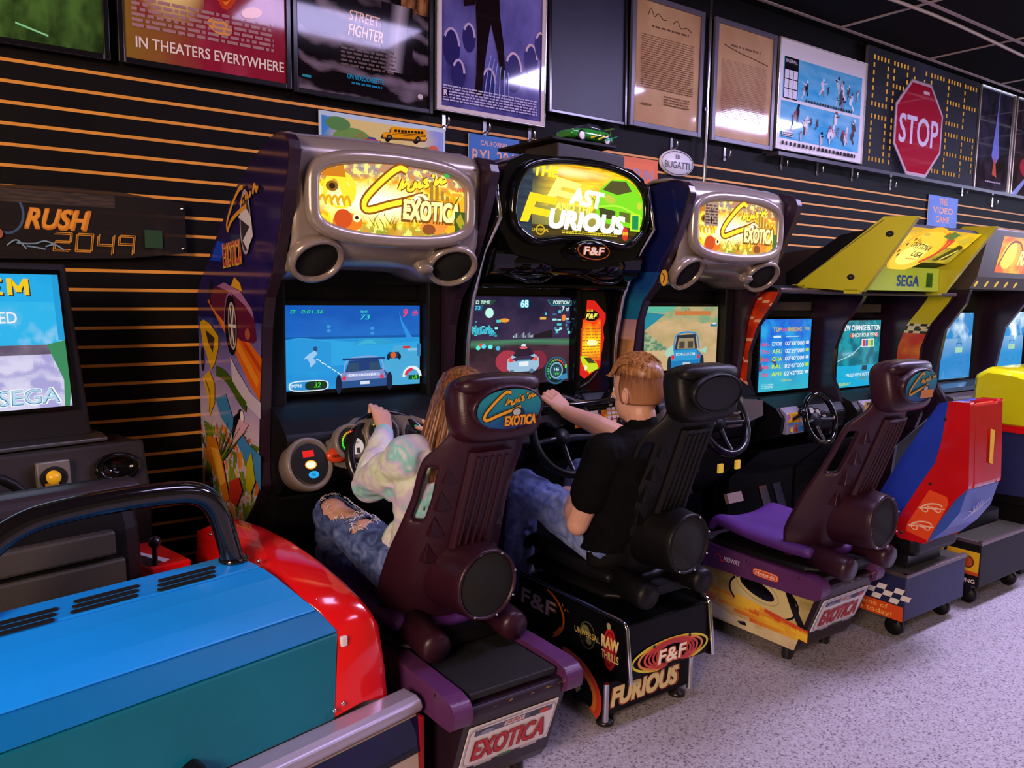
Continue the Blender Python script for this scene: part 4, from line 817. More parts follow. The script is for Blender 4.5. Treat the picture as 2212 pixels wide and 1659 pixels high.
    s.raster(10, 20, lambda u, v: mixc('#f8d010', '#e03c10', abs(v-.42)*1.9+.25*fbm(u, v, 4, 95)), A2(1256, 780)[0], A2(1256, 780)[1], A2(1298, 690)[0], A2(1298, 690)[1])
    q = A2(1277, 682); s.ell(q[0], q[1], .045, .024, '#1c0c08'); s.text('F&F', q[0], q[1]-.012, .030, '#f0e060', .25, .02, align='C', fit=.066); s.text('CLUB', q[0]-.01, q[1]+.018, .014, '#f0d040', .1, .01, align='C')
    s.lines(a0[0]+.004, a0[1]-.03, a1[0]-.012, a1[1]-.03, 11, '#a8501c', .7, 5); q = A2(1276, 740); s.ell(q[0], q[1], .03, .014, '#fff8a8')
    s.poly([A2(*p) for p in ((1250, 770), (1262, 768), (1285, 782), (1290, 795), (1270, 806), (1256, 790))], '#b8c81c'); s.poly([A2(*p) for p in ((1258, 772), (1272, 772), (1284, 784), (1268, 784))], '#3a3a14'); s.ell(*A2(1262, 794), .009, .013, '#dcd8a0')
    s.build('instruction_panel', 'backlit_print', t, (lambda a, b_, h: Vector((a, -.8405-h, b_))))
    m = MB(); m.bx(2.285, x1-.03, -.838, -.79, 1.04, 1.49); m.build('panel_backing', 'black_gloss', t, bevel=.004)
    m = MB(); m.tube([U(*p, y=-.86) for p in ((1250, 838), (1272, 826), (1294, 800), (1300, 790))], .006, 8); m.build('panel_trim', 'black_gloss', t)
    # dash
    m = MB(); m.prism([(-.74, 1.06), (-.86, 1.045), (-.93, 1.02), (-.945, .995), (-.93, .86), (-.80, .74), (-.6, .70), (-.6, 1.06)], 'x', x0+.03, x1-.03); m.build('dash', 'black_gloss', t, bevel=.014, segs=3)
    m = MB(); m.tube([(x0+.05+(x1-x0-.10)*k/12, -.95-.05*math.sin(PI*k/12), 1.025) for k in range(13)], .011, 8); m.build('dash_lip', 'black_gloss', t)
    s = Sheet(.30, .10); s.E = .0005
    s.raster(20, 8, lambda u, v: mixc('#e8a01c', '#b82c18', .5+1.3*fbm(u, v, 5, 96)-.5*(u-.4)))
    s.poly([(.06, .02), (.09, .07), (.13, .075), (.155, .04), (.12, .015)], '#d8ccc4'); s.rect(.085, .015, .115, .04, '#241c1c'); s.ell(.07, .05, .01, .014, '#2a2020'); s.ell(.145, .06, .010, .013, '#2a2020'); s.text('F&F', .20, .08, .014, '#f0e8c8', .2, .02)
    for i in range(4):
        for j in range(4): s.rect(.185+.026*i, .008+.018*j, .206+.026*i, .021+.018*j, '#b8b0ac')
    s.build('control_artwork', 'flame_print', t, o=(2.17, -.957, .915), u=(1, 0, 0), v=(0, .22, 1))
    for k in range(3): m = MB(); m.lathe([(0, .012), (.008, .010), (.009, 0)], (2.36+.03*k, -.952, .90), (0, -1, .2), 10); m.build('button', ['button_orange', 'black_plastic', 'chrome'][k], t)
    steering_wheel(t, Vector((2.065, -1.02, .905)), .16, 'black_plastic', tube=.017)
    m = MB(); m.tube([(2.36, -.94, .86), (2.37, -1.02, .93)], .010, 8); m.ell((2.371, -1.025, .94), (.022, .022, .022)); m.build('gear_lever', 'black_metal', t)
    m = MB(); m.prism([(-.82, .76), (-.62, .50), (-.62, .05), (-.05, .05), (-.05, .76)], 'x', x0+.03, x1-.03); m.bx(x0+.1, x1-.1, -1.0, -.6, .03, .14); m.build('lower_body', 'black_plastic', t, bevel=.01)
    for px_ in (-.08, .07): pedal(t, Vector((2.065+px_, -.69, .22)))
    return t
def art_night(s):
    w, h = s.w, s.h
    def col(u, v):
        n = fbm(u, v, 4, 100)
        if v > .52: return mixc('#3a2c4c', '#1c1838', (v-.52)*2+n*.8-.5*abs(u-.5))
        c = mixc('#2c1c26', '#4a2c3a', .5+n)
        return mixc(c, '#4a8a68', max(0, 1-18*abs(v-.50+.06*abs(u-.5)))*.9)
    s.raster(44, 34, col)
    rnd = random.Random(4)
    for k in range(46):
        x = rnd.uniform(.0, .30) if k < 28 else rnd.uniform(.72, .98); y = rnd.uniform(.55, .72 if k < 28 else .82); s.rect(x*w, y*h, (x+rnd.uniform(.012, .05))*w, (y+rnd.uniform(.01, .03))*h, rnd.choice(['#48d0d8', '#7ae8e8', '#3098b8', '#a8f4f0', '#3a6a98']))
    for k in range(9): s.rect((.02+.024*k)*w, .585*h, (.038+.024*k)*w, (.64+.01*((k*2) % 5))*h, '#40b8cc')
    s.ell(.20*w, .82*h, .020, .020, '#c0f8e8'); s.ell(.34*w, .735*h, .024, .008, '#f0a02c'); s.rect(.68*w, .74*h, .74*w, .77*h, '#f0b04c'); s.ell(.92*w, .76*h, .012, .014, '#f0883c'); s.ell(.02*w, .83*h, .016, .012, '#e06a2c')
    for k in range(14): s.rect((.42+.014*k)*w, .535*h, (.43+.014*k)*w, (.56+.012*((k*5) % 4))*h, rnd.choice(['#8a98a8', '#4a4a58', '#b8c8cc']))
    s.poly([(.62*w, .56*h), (.72*w, .60*h), (.80*w, .62*h), (.80*w, .53*h), (.62*w, .53*h)], '#1c1418')
    for x, c in ((.10, '#58f0d8'), (.13, '#e04838'), (.15, '#58d8f0'), (.21, '#68f0f0'), (.28, '#48b8e0')): s.ell(x*w, (.44+.02*math.sin(x*60))*h, .011, .009, c)
    # silver coupe from behind
    s.ell(.37*w, .27*h, .06, .045, '#a83448'); s.ell(.66*w, .27*h, .05, .04, '#80283c')
    s.poly([(.365*w, .18*h), (.37*w, .29*h), (.42*w, .34*h), (.62*w, .35*h), (.67*w, .30*h), (.675*w, .20*h), (.64*w, .145*h), (.40*w, .14*h)], '#9cc0dc'); s.poly([(.42*w, .33*h), (.46*w, .41*h), (.58*w, .415*h), (.625*w, .345*h), (.52*w, .28*h)], '#2c1c30'); s.poly([(.40*w, .29*h), (.47*w, .32*h), (.58*w, .325*h), (.64*w, .30*h), (.60*w, .27*h), (.45*w, .265*h)], '#3a2c48')
    s.poly([(.375*w, .27*h), (.395*w, .32*h), (.43*w, .27*h), (.40*w, .25*h)], '#f04038'); s.poly([(.665*w, .28*h), (.64*w, .32*h), (.61*w, .28*h), (.64*w, .26*h)], '#f05848'); s.rect(.48*w, .205*h, .57*w, .26*h, '#e8f0f4'); s.rect(.46*w, .265*h, .59*w, .28*h, '#5898b8'); s.ell(.52*w, .445*h, .012, .007, '#d0e8f0'); s.ell(.52*w, .42*h, .020, .006, '#d86068'); s.ell(.41*w, .145*h, .012, .009, '#5a7a98'); s.ell(.60*w, .148*h, .012, .009, '#5a7a98')
    # speed dial
    q = (.85*w, .135*h); s.ell(*q, .062, .060, '#2a5c78'); s.ell(*q, .054, .052, '#16242c'); s.ring(*q, .037, .036, .008, '#78a8c0'); s.ell(*q, .026, .025, '#284858')
    for k in range(15): a = 3.9-k*.24; s.ell(q[0]+.046*math.cos(a), q[1]+.045*math.sin(a), .004, .004, mixc('#30d040', '#f04838', (k-7)/5), 0, 8)
    s.text('146', q[0], q[1]-.002, .020, '#d0f4ff', .15, .02, align='C'); s.text('MPH', q[0], q[1]-.020, .015, '#58d838', .1, .01, align='C'); s.poly([(.91*w, .08*h), (.96*w, .10*h), (.965*w, .03*h), (.86*w, .02*h), (.86*w, .035*h)], '#3888b8'); s.text('0', .945*w, .16*h, .022, '#90f038', .1, .02, align='C')
    # readouts
    s.poly([(0, .965*h), (.26*w, .965*h), (.21*w, .91*h), (0, .91*h)], '#24483c'); s.text('RSED TIME', .01*w, .92*h, .018, '#d0f8f0', .2, .02, fit=.19*w); s.poly([(0, .905*h), (.14*w, .905*h), (.12*w, .845*h), (0, .845*h)], '#1c5c78'); s.text('11.73', .01*w, .858*h, .018, '#58d0f0', .1, .02, fit=.10*w)
    s.text('68', .52*w, .885*h, .042, '#20b8d8', 0, .06, align='C'); s.text('68', .52*w, .886*h, .040, '#e0fcff', 0, .02, align='C')
    s.poly([(.74*w, .97*h), (.995*w, .97*h), (.99*w, .905*h), (.78*w, .905*h)], '#3a8098'); s.poly([(.752*w, .962*h), (.985*w, .962*h), (.98*w, .913*h), (.785*w, .913*h)], '#1c3a3c'); s.text('POSITION', .80*w, .922*h, .020, '#e8fcff', .2, .02, fit=.17*w); s.text('7', .89*w, .84*h, .028, '#e8fcff', .2, .02); s.text('th', .935*w, .843*h, .022, '#c0f0f8', .2, .02)
black_cabinet()
# ---- stand and toys on top of the cabinets
t = thing('display_stand', 'dark tilted display stand on top of the black cabinet, under the green toy car', 'stand', (2.2, -.75, 2.03))
fr = [U(*p, y=-.93) for p in ((1205, 306), (1350, 337))]; zt = (fr[0].z, fr[1].z)
m = MB(); vv = [V3 for V3 in (Vector((fr[0].x, -.93, 2.004)), Vector((fr[1].x, -.93, 2.004)), Vector((fr[1].x, -.93, zt[1])), Vector((fr[0].x, -.93, zt[0])))]
m.add(vv+[p+Vector((0, .22, 0)) for p in vv], [(0, 1, 2, 3), (4, 5, 6, 7), (0, 1, 5, 4), (1, 2, 6, 5), (2, 3, 7, 6), (3, 0, 4, 7)]); m.build('wedge', 'dark_grey', t, bevel=.006)
zc = max(zt)+.006
m = MB(); m.bx(fr[0].x-.035, fr[1].x-.06, -.94, -.56, zc, zc+.012); m.build('top_board', 'black_plastic', t, bevel=.003)
def toy_car(loc, rz, L):
    t = thing('toy_car', 'small green toy coupe with yellow stripes on the black cabinet', 'toy car', loc, rz)
    k = L/.20; R0 = Matrix.Translation(Vector(loc)) @ Matrix.Rotation(rz, 4, 'Z')
    T = lambda x, y, z: R0 @ Vector((x*k, y*k, z*k))
    secs = []
    for x, zt, w_ in ((-.10, .030, .032), (-.095, .036, .040), (-.06, .042, .043), (-.035, .046, .043), (0, .046, .043), (.05, .046, .043), (.085, .042, .042), (.10, .034, .034)):
        secs.append([T(x, a*w_, b_) for a, b_ in ((-1, .014), (-1.02, .026), (-.92, zt-.002), (-.5, zt+.001), (.5, zt+.001), (.92, zt-.002), (1.02, .026), (1, .014))])
    m = MB(); m.loft(secs); m.build('car_body', mat('toy_green', '#2c8a34', .12, coat=.6), t)
    secs = []
    for x, zt, w_ in ((-.045, .046, .036), (-.012, .064, .030), (.03, .064, .030), (.075, .046, .034)): secs.append([T(x, a*w_, b_) for a, b_ in ((-1.05, .043), (-.9, zt), (.9, zt), (1.05, .043))])
    m = MB(); m.loft(secs); m.build('cabin', mat('toy_glass', (.02, .025, .03), .05), t)
    for x in (-.06, .062):
        for sy in (-1, 1):
            m = MB(); m.lathe([(0, -.006*k), (.0185*k, -.006*k), (.0185*k, .006*k), (0, .006*k)], T(x, sy*.037, .0185), R0.to_3x3() @ Vector((0, sy, 0)), 18); w_ = m.build('wheel', 'black_plastic', t, smooth=False)
            m = MB(); m.lathe([(.013*k, .0062*k), (.011*k, .0075*k), (0, .0065*k)], T(x, sy*.037, .0185), R0.to_3x3() @ Vector((0, sy, 0)), 12); m.build('wheel_rim', 'white_plastic', w_)
    s = Sheet(1, 1); s.E = .0002
    for i in range(5): s.stroke([(-.02+.018*i, .016), (.01+.018*i, .026), (.03+.02*i, .036)], .006, ['#d8c02c', '#1c2a10', '#e0cc38', '#14201c', '#2aa878'][i], True)
    s.build('stripes', 'print_gloss', t, (lambda a, b_, h: T(a, -.0445-h, b_)))
    m = MB(); m.add([T(.085, a, b_) for a, b_ in ((-.04, .058), (.04, .058), (.04, .061), (-.04, .061))]+[T(.10, a, b_) for a, b_ in ((-.04, .059), (.04, .059), (.04, .062), (-.04, .062))], [(0, 1, 2, 3), (4, 5, 6, 7), (0, 1, 5, 4), (2, 3, 7, 6), (0, 3, 7, 4), (1, 2, 6, 5)]); m.tube([T(.092, .03, .04), T(.092, .03, .06)], .0015, 6); m.tube([T(.092, -.03, .04), T(.092, -.03, .06)], .0015, 6); m.build('rear_wing', 'toy_green', t)
    for sy in (-1, 1): m = MB(); m.ell(T(-.088, sy*.027, .034), (.006*k, .007*k, .004*k)); m.build('headlamp', 'white_plastic', t)
q = U(1264, 304, y=-.865); toy_car((q.x, -.865, zc+.0125), .10, .25)
def toy_bus(loc, rz, L):
    t = thing('toy_bus', 'small yellow toy school bus on the silver cabinet header', 'toy bus', loc, rz)
    k = L/.17; R0 = Matrix.Translation(Vector(loc)) @ Matrix.Rotation(rz, 4, 'Z'); T = lambda x, y, z: R0 @ Vector((x*k, y*k, z*k))
    Y_ = mat('toy_yellow', '#e09c10', .3); secs = []
    for x, zt in ((-.055, .05), (-.05, .055), (.085, .055), (.088, .05)): secs.append([T(x, a*.024, b_) for a, b_ in ((-1, .010), (-1, zt-.010), (-.75, zt-.002), (0, zt), (.75, zt-.002), (1, zt-.010), (1, .010))])
    m = MB(); m.loft(secs, sm=False); m.build('bus_body', 'toy_yellow', t, bevel=.001)
    m = MB(); m.loft([[T(x, a*.019, b_) for a, b_ in ((-1, .010), (-1, z_-.005), (-.7, z_), (.7, z_), (1, z_-.005), (1, .010))] for x, z_ in ((-.088, .026), (-.083, .031), (-.05, .033))], sm=False); m.build('bonnet', 'toy_yellow', t, bevel=.001)
    m = MB(); m.box(T(-.089, 0, .014), (.004*k, .040*k, .006*k), R0.to_3x3()); m.box(T(.09, 0, .014), (.004*k, .046*k, .006*k), R0.to_3x3()); m.build('bumper', 'black_plastic', t)
    s = Sheet(1, 1); s.E = .0002
    for i in range(9): s.rect(-.042+.0135*i, .033, -.032+.0135*i, .043, '#1c1814')
    s.rect(-.05, .028, .086, .030, '#1a1408'); s.rect(-.05, .022, .086, .0235, '#1a1408'); s.build('side_windows', 'print_gloss', t, (lambda a, b_, h: T(a, -.0242-h, b_)))
    s = Sheet(1, 1); s.E = .0002; s.rect(-.02, .035, -.002, .046, '#1c1814'); s.rect(.002, .035, .02, .046, '#1c1814'); s.build('windscreen', 'print_gloss', t, (lambda a, b_, h: T(-.0552-h, -a, b_)))
    for x in (-.062, .055):
        for sy in (-1, 1):
            m = MB(); m.lathe([(0, -.004*k), (.011*k, -.004*k), (.011*k, .004*k), (0, .004*k)], T(x, sy*.021, .011), R0.to_3x3() @ Vector((0, sy, 0)), 14); w_ = m.build('wheel', 'black_plastic', t)
            m = MB(); m.lathe([(.006*k, .0042*k), (0, .005*k)], T(x, sy*.021, .011), R0.to_3x3() @ Vector((0, sy, 0)), 10); m.build('wheel_rim', 'steel', w_)
q = U(872, 314, y=-.93); toy_bus((q.x, -.93, 1.994), -.30, .145)

# ================================================================ moulded bucket seats on their pedestals
SW = [(.44, .19), (.50, .205), (.60, .215), (.70, .205), (.80, .187), (.88, .176), (.96, .180), (1.01, .176), (1.045, .150), (1.08, .125), (1.12, .128), (1.20, .134), (1.235, .126), (1.255, .10)]
SD = [(.44, .10), (.55, .14), (.70, .13), (.90, .10), (1.0, .085), (1.06, .05), (1.15, .05), (1.25, .04)]
mat('pan_purple', (.070, .014, .15), .5, bump=.2, bscale=200, var=.2)
def game_seat(label, xc, yref, mt, badge, vent='black_plastic', seat_pan=True):
    t = thing('game_seat', label, 'seat', (xc, yref+.25, .40), 0, 'moulded game seats')
    def cen(z): return yref+.045+(1.10-z)*.37+(.05*max(0, (z-1.2)/.055)**2 if z > 1.2 else 0)
    def shell(u, v, off=0):
        z = .44+(1.255-.44)*v; a = 2*u-1; w = interp(SW, z); D = interp(SD, z)
        return Vector((xc+w*(1.12*a-.12*a**3), cen(z)-off+D*abs(a)**2.6, z))
    m = MB(); nu, nv = 40, 44
    vs_ = [shell(i/nu, j/nv) for j in range(nv+1) for i in range(nu+1)]; fs_ = []
    for j in range(nv):
        for i in range(nu):
            a = abs(2*(i+.5)/nu-1); z = .44+.815*(j+.5)/nv
            lo = .60+.02*0; s0, s1 = .76+.0*z, .89
            if s0 < a < s1 and .815 < z < .985: continue
            fs_.append((j*(nu+1)+i, j*(nu+1)+i+1, (j+1)*(nu+1)+i+1, (j+1)*(nu+1)+i))
    m.add(vs_, fs_, 0, True); m.build('seat_shell', mt, t, solid=.032, solid_off=-1, sub=1, smooth=True, fix=False)
    # head roll and badge boss
    Rx = rot('X', -.20)
    m = MB(); m.ell((xc, cen(1.15)+.035, 1.155), (.145, .062, .098), Rx, 28, 16, e=.55); m.ell((xc, cen(1.2)+.034, 1.220), (.137, .050, .030), Rx, 24, 12, e=.7); m.build('headrest', mt, t)
    bc = Vector((xc, yref-.014, 1.160)); ax = Vector((0, -.985, -.10)).normalized()
    m = MB(); m.lathe([(.10, -.13), (.118, -.06), (.122, -.012), (.120, .0), (.112, .006), (.108, .0), (0, .0)], bc, ax, 40, sc2=(1.0, .55), up=(1, 0, 0)); bs = m.build('badge_boss', mt, t)
    s = Sheet(1, 1); s.E = .0006
    if badge:
        q = 26
        for k in range(q):      # teal to blue field of the badge
            y0 = -.057+.114*k/q; y1 = y0+.114/q; r = lambda y: .107*math.sqrt(max(0, 1-min(1, abs(y)/.0575)**2.4))
            s.poly([(-r(y0), y0), (r(y0), y0), (r(y1), y1), (-r(y1), y1)], mixc('#1a4a9c', '#1c8ea0', k/q*1.5))
        def T(p): return (-.090+p[0]*.20, -.072+p[1]*.195)
        for c, ww in (('#3c2410', .014), ('#e8a828', .0085)):
            s.stroke([T(p) for p in LOGO_C], ww, c)
            for L in LOGO_L: s.stroke([T(p) for p in L], ww*.65, c)
        s.ell(.022, -.010, .020, .015, '#1c2428'); s.ell(.020, -.009, .013, .010, '#b8c0c4')
        if badge == 1: s.text('EXOTICA', -.020, -.047, .040, '#5a2410', .1, .07, fit=.108); s.text('EXOTICA', -.018, -.046, .038, '#eca428', .1, .03, fit=.104)
        else: s.rect(-.010, -.044, .078, -.014, '#d8862c')
        s.build('badge', 'print_matte', bs, (lambda a, b_, h: bc+Vector((a, -.0015-h, 0))+Vector((0, -.1*b_, .99*b_))))
    else:
        s.ell(0, 0, .107, .057, '#070608'); s.build('badge_recess', 'print_matte', bs, (lambda a, b_, h: bc+Vector((a, -.0015-h, 0))+Vector((0, -.1*b_, .99*b_))))
    # fluted centre panel
    m = MB(); m.loft([[Vector((xc+a, cen(z)-o_, z)) for a, o_ in ((-.075, -.005), (-.062, .016), (.062, .016), (.075, -.005))] for z in (.72, .85, .95, 1.03)], sm=False); m.build('back_panel', mt, t, bevel=.006)
    for k in range(5): m = MB(); m.tube([(xc-.048+.024*k, cen(z)-.017, z) for z in (.735, .85, .95, 1.015)], .0055, 8); m.build('rib', mt, t)
    for sx_ in (-1, 1):
        for k in range(4):
            z = .965-.085*k; x = xc+sx_*((.100 if sx_ < 0 else .088)+.005*k); y = cen(z)+(.029 if sx_ < 0 else .036); m = MB()
            m.add([(x-.028, y-.012, z-.030), (x+.028, y-.008, z-.030), (x+sx_*.004-.012, y-.014, z+.032), (x-.028, y+.02, z-.030), (x+.028, y+.03, z-.030), (x-.010, y+.02, z+.032)], [(0, 1, 2), (3, 4, 5), (0, 1, 4, 3), (1, 2, 5, 4), (2, 0, 3, 5)]); m.build('vent', mt, t, bevel=.003)
    # speaker drum at the small of the back
    zc = .62; yb = cen(zc)-.125; ax = Vector((.05, -1, -.02)).normalized(); c = Vector((xc+.01, yb, zc))
    m = MB(); m.lathe([(.125, -.20), (.118, -.10), (.110, -.02), (.108, .0), (.104, .008), (.098, .006), (.097, -.002), (0, -.002)], c, ax, 40, up=(0, 0, 1)); dr = m.build('speaker_drum', mt, t)
    m = MB(); m.lathe([(0, .0015), (.094, .0015), (.096, -.001)], c, ax, 36, up=(0, 0, 1)); m.build('speaker_cover', 'speaker_cloth', dr)
    for k in range(8): a = 2*PI*k/8+.3; p = c+Vector((.101*math.cos(a), -.008, .101*math.sin(a))); m = MB(); m.lathe([(.004, 0), (.003, .003), (0, .003)], p, ax, 8); m.build('screw', 'steel', dr)
    # skirt and feet
    for sx_ in (-1, 1):
        m = MB(); m.lathe([(.0, .0), (.042, .0), (.048, -.02), (.05, -.16), (.0, -.16)], (xc+sx_*.14, yref+.125, .447), (0, -1, -.12), 24, up=(0, 0, 1)); m.build('foot', mt, t)
    m = MB(); m.loft([[Vector((xc+a*w_, y, z)) for a, y, z in ((-1, y0, .408), (-1, y0, .425), (-.8, y0, .440), (.8, y0, .440), (1, y0, .425), (1, y0, .408))] for y0, w_ in ((yref+.20, .13), (yref+.28, .205), (yref+.5, .215), (yref+.74, .205))]); m.build('seat_plinth', 'black_plastic', t, bevel=.01)
    def pan(u, v):
        a = 2*u-1; y = yref+.26+.52*v; z = .525-.055*(1-a*a)*(1-.3*v)+.035*v*v-(.06*max(0, (v-.88)/.12)**2); w_ = .215+.02*math.sin(PI*v)
        return Vector((xc+a*w_, y, z-(.035*max(0, abs(a)-.85)/.15)))
    m = MB(); m.grid(pan, 20, 18); m.build('seat_pan', 'black_plastic' if badge == 0 else 'pan_purple', t, solid=.04, solid_off=-1, sub=1, smooth=True)
    return t
def ex_pedestal(label, xc, art, yf):
    t = thing('seat_pedestal', label, 'pedestal', (xc, -1.3, 0), 0, 'pedestals under the game seats')
    P_ = mat('pedestal_purple', (.095, .026, .105), .35, var=.2, vscale=6, bump=.1, bscale=200)
    hw = .175
    prof = [(yf, .06), (yf, .385), (-1.775, .36), (-1.78, .34), (-1.69, .10), (-1.66, .06)]
    m = MB(); m.prism(prof, 'x', xc-hw, xc+hw); bd = m.build('pedestal_body', mat('pedestal_dark', (.018, .007, .016), .4, bump=.1, bscale=150), t, bevel=.006)
    m = MB(); m.bx(xc-.15, xc+.15, -1.76, yf-.05, .372, .392); m.build('top_mat', mat('rubber_mat', (.006, .0055, .005), .6, bump=.4, bscale=120), t, bevel=.004)
    for sx_ in (-1, 1):
        pr = [(yf, .30), (yf, .38), (yf-.04, .405), (-1.74, .400), (-1.785, .39), (-1.80, .365), (-1.795, .33), (-1.775, .315), (-1.72, .312)]
        xa = xc+sx_*(hw+.018); m = MB(); m.prism(pr, 'x', xa-.030, xa+.030); rl = m.build('rail', 'pedestal_purple', t, bevel=.016, segs=4)
        if sx_ < 0 and art:
            s = Sheet(1, 1); s.E = .0005; s.text('MIDWAY', 1.33, .350, .030, '#d8c8e0', .1, .015, fit=.085); s.ring(1.300, .362, .016, .012, .004, '#d8283c', -.6, 3.6); s.ring(1.322, .358, .012, .014, .004, '#d8283c', 2.2, 6)
            s.ell(1.545, .352, .062, .016, '#e06a28', e=.5); s.ell(1.545, .352, .057, .0125, '#f4d8c0', e=.5); s.ell(1.545, .352, .055, .011, '#d84a1c', e=.5); s.text('Nintendo', 1.545, .345, .021, '#f8e8d8', 0, .012, align='C', fit=.095)
            s.build('rail_print', 'print_matte', rl, (lambda a, b_, h: Vector((xa-.0303-h, -a, b_))))
        for yk in (-1.45, -1.70): m = MB(); m.lathe([(.006, .0), (.005, .004), (0, .004)], (xa+sx_*.028, yk, .385), (sx_, 0, .3), 8); m.build('screw', 'black_metal', rl)
    if art:
        s = Sheet(1, 1); s.E = .0003
        def T(a, b_): return (a, b_)
        pr = lambda z: 1.66+.08*max(0, min(1, (z-.06)/.24))
        def pos(u, v): z = .062+.25*v; return (1.1+(pr(z)-1.1)*u, z)
        def col(a, z):
            n = fbm(a, z, 8, 110); u = (a-1.0)/.7; v = (z-.062)/.25
            if u < .25: return mixc('#1a1218', '#3a2c38', .5+n)
            if v < .16+.05*n: return mixc('#c8b088', '#e0d0a0', .5+n)
            d = v-(.62-.42*u)
            if abs(d) < .13+.05*n: return mixc('#f0c030', '#d8581c', abs(d)*7+.5*n)
            if d > 0: return mixc('#c8b070', '#8a7c48', .5+n)
            return mixc('#d8c080', '#c8a060', .5+n)
        strip(s, 34, 16, pos, col)
        s.ell(1.50, .235, .17, .085, '#d8c88c', .0); s.ring(1.50, .235, .175, .088, .010, '#14100e'); s.ell(1.47, .262, .09, .032, '#0c090a', -.25); s.ring(1.47, .262, .115, .050, .006, '#b8a878', a=-.25); s.stroke([(1.62, .30), (1.66, .22), (1.70, .16)], .03, '#120e10')
        strip(s, 14, 6, lambda u, v: (1.36+.36*u, .115+.05*v+.045*(1-u)+(0)), lambda a, z: mixc('#f4c832', '#d8481a', .5+1.2*fbm(a, z*4, 9, 112)))
        s.poly([(1.11, .10), (1.2, .075), (1.34, .07), (1.40, .085), (1.30, .12), (1.15, .14)], '#e0d4b8'); s.poly([(1.38, .09), (1.42, .10), (1.43, .085), (1.40, .08)], '#1c1814')
        s.build('side_artwork', 'side_art', bd, (lambda a, b_, h: Vector((xc-hw-.0005-h, -a, b_))))
    # number plate on the sloping rear face
    o_ = Vector((xc-.155, -1.712, .155)); v_ = Vector((0, -.09, .24)).normalized()
    s = Sheet(.31, .155); s.E = .0005; pl = thing
    nn = Vector((1, 0, 0)).cross(v_); o_ = o_+nn*.0045
    s.ell(.155, .0775, .155, .0775, '#c8bcc8', e=.22); s.ell(.155, .0775, .150, .0725, '#8a7c8c', e=.22); s.ell(.155, .0775, .148, .071, '#e4dade', e=.22)
    s.rect(.02, .120, .29, .143, '#5c5a74'); s.rect(.12, .124, .19, .140, '#d8c8c8'); s.text('MIDWAY', .155, .128, .014, '#c03040', 0, .01, align='C'); s.ell(.262, .130, .018, .010, '#c04038'); s.ell(.225, .130, .016, .010, '#3c4048'); s.ell(.06, .130, .022, .009, '#8a8aa8')
    s.text('EXOTICA', .155, .028, .105, '#7a1c24', 0, .035, align='C', fit=.252); s.text('EXOTICA', .155, .029, .103, '#c02a34', 0, .015, align='C', fit=.246)
    rnd = random.Random(int(xc*100))
    for k in range(10): a = rnd.uniform(.01, .30); b_ = rnd.uniform(.150, .155)+.075; s.poly([(a, b_), (a+rnd.uniform(.005, .02), b_+.002), (a+.012, b_+rnd.uniform(.004, .010))], rnd.choice(['#c08a20', '#8a6a70', '#b8801c']))
    s.rect(.12, .008, .17, .018, '#4a6a3c'); s.rect(.04, .007, .10, .015, '#b8a8b0'); s.rect(.2, .007, .26, .015, '#b8a8b0')
    m = MB(); m.add([o_-nn*.004, o_-nn*.004+Vector((.31, 0, 0)), o_-nn*.004+Vector((.31, 0, 0))+v_*.155, o_-nn*.004+v_*.155]+[o_-nn*.0003, o_-nn*.0003+Vector((.31, 0, 0)), o_-nn*.0003+Vector((.31, 0, 0))+v_*.155, o_-nn*.0003+v_*.155], [(0, 1, 2, 3), (4, 5, 6, 7), (0, 1, 5, 4), (1, 2, 6, 5), (2, 3, 7, 6), (3, 0, 4, 7)])
    pl = m.build('number_plate', 'white_plastic', t); s.build('plate_print', 'print_matte', pl, o=o_, u=(1, 0, 0), v=v_)
    for sx_ in (-1, 1):
        for yk in (-1.60, -1.15): m = MB(); m.tube([(xc+sx_*.13, yk, 0.0), (xc+sx_*.13, yk, .07)], .022, 12); m.build('foot', 'black_metal', t)
    return t
ex_pedestal('purple pedestal with red-lettered plate beside the blue car', 1.283, False, -1.02)
game_seat('purple seat behind the person in the tie-dye sweatshirt', 1.283, -1.700, 'purple_plastic', 1)
ex_pedestal('purple pedestal with flame artwork and red-lettered plate, under the empty seat', 2.925, True, -1.09)
game_seat('empty purple seat with a worn oval badge, pushed far back', 2.925, -1.99, 'purple_plastic', 2)
game_seat('black seat behind the person in the black T-shirt', 2.085, -1.76, 'black_plastic', 0)
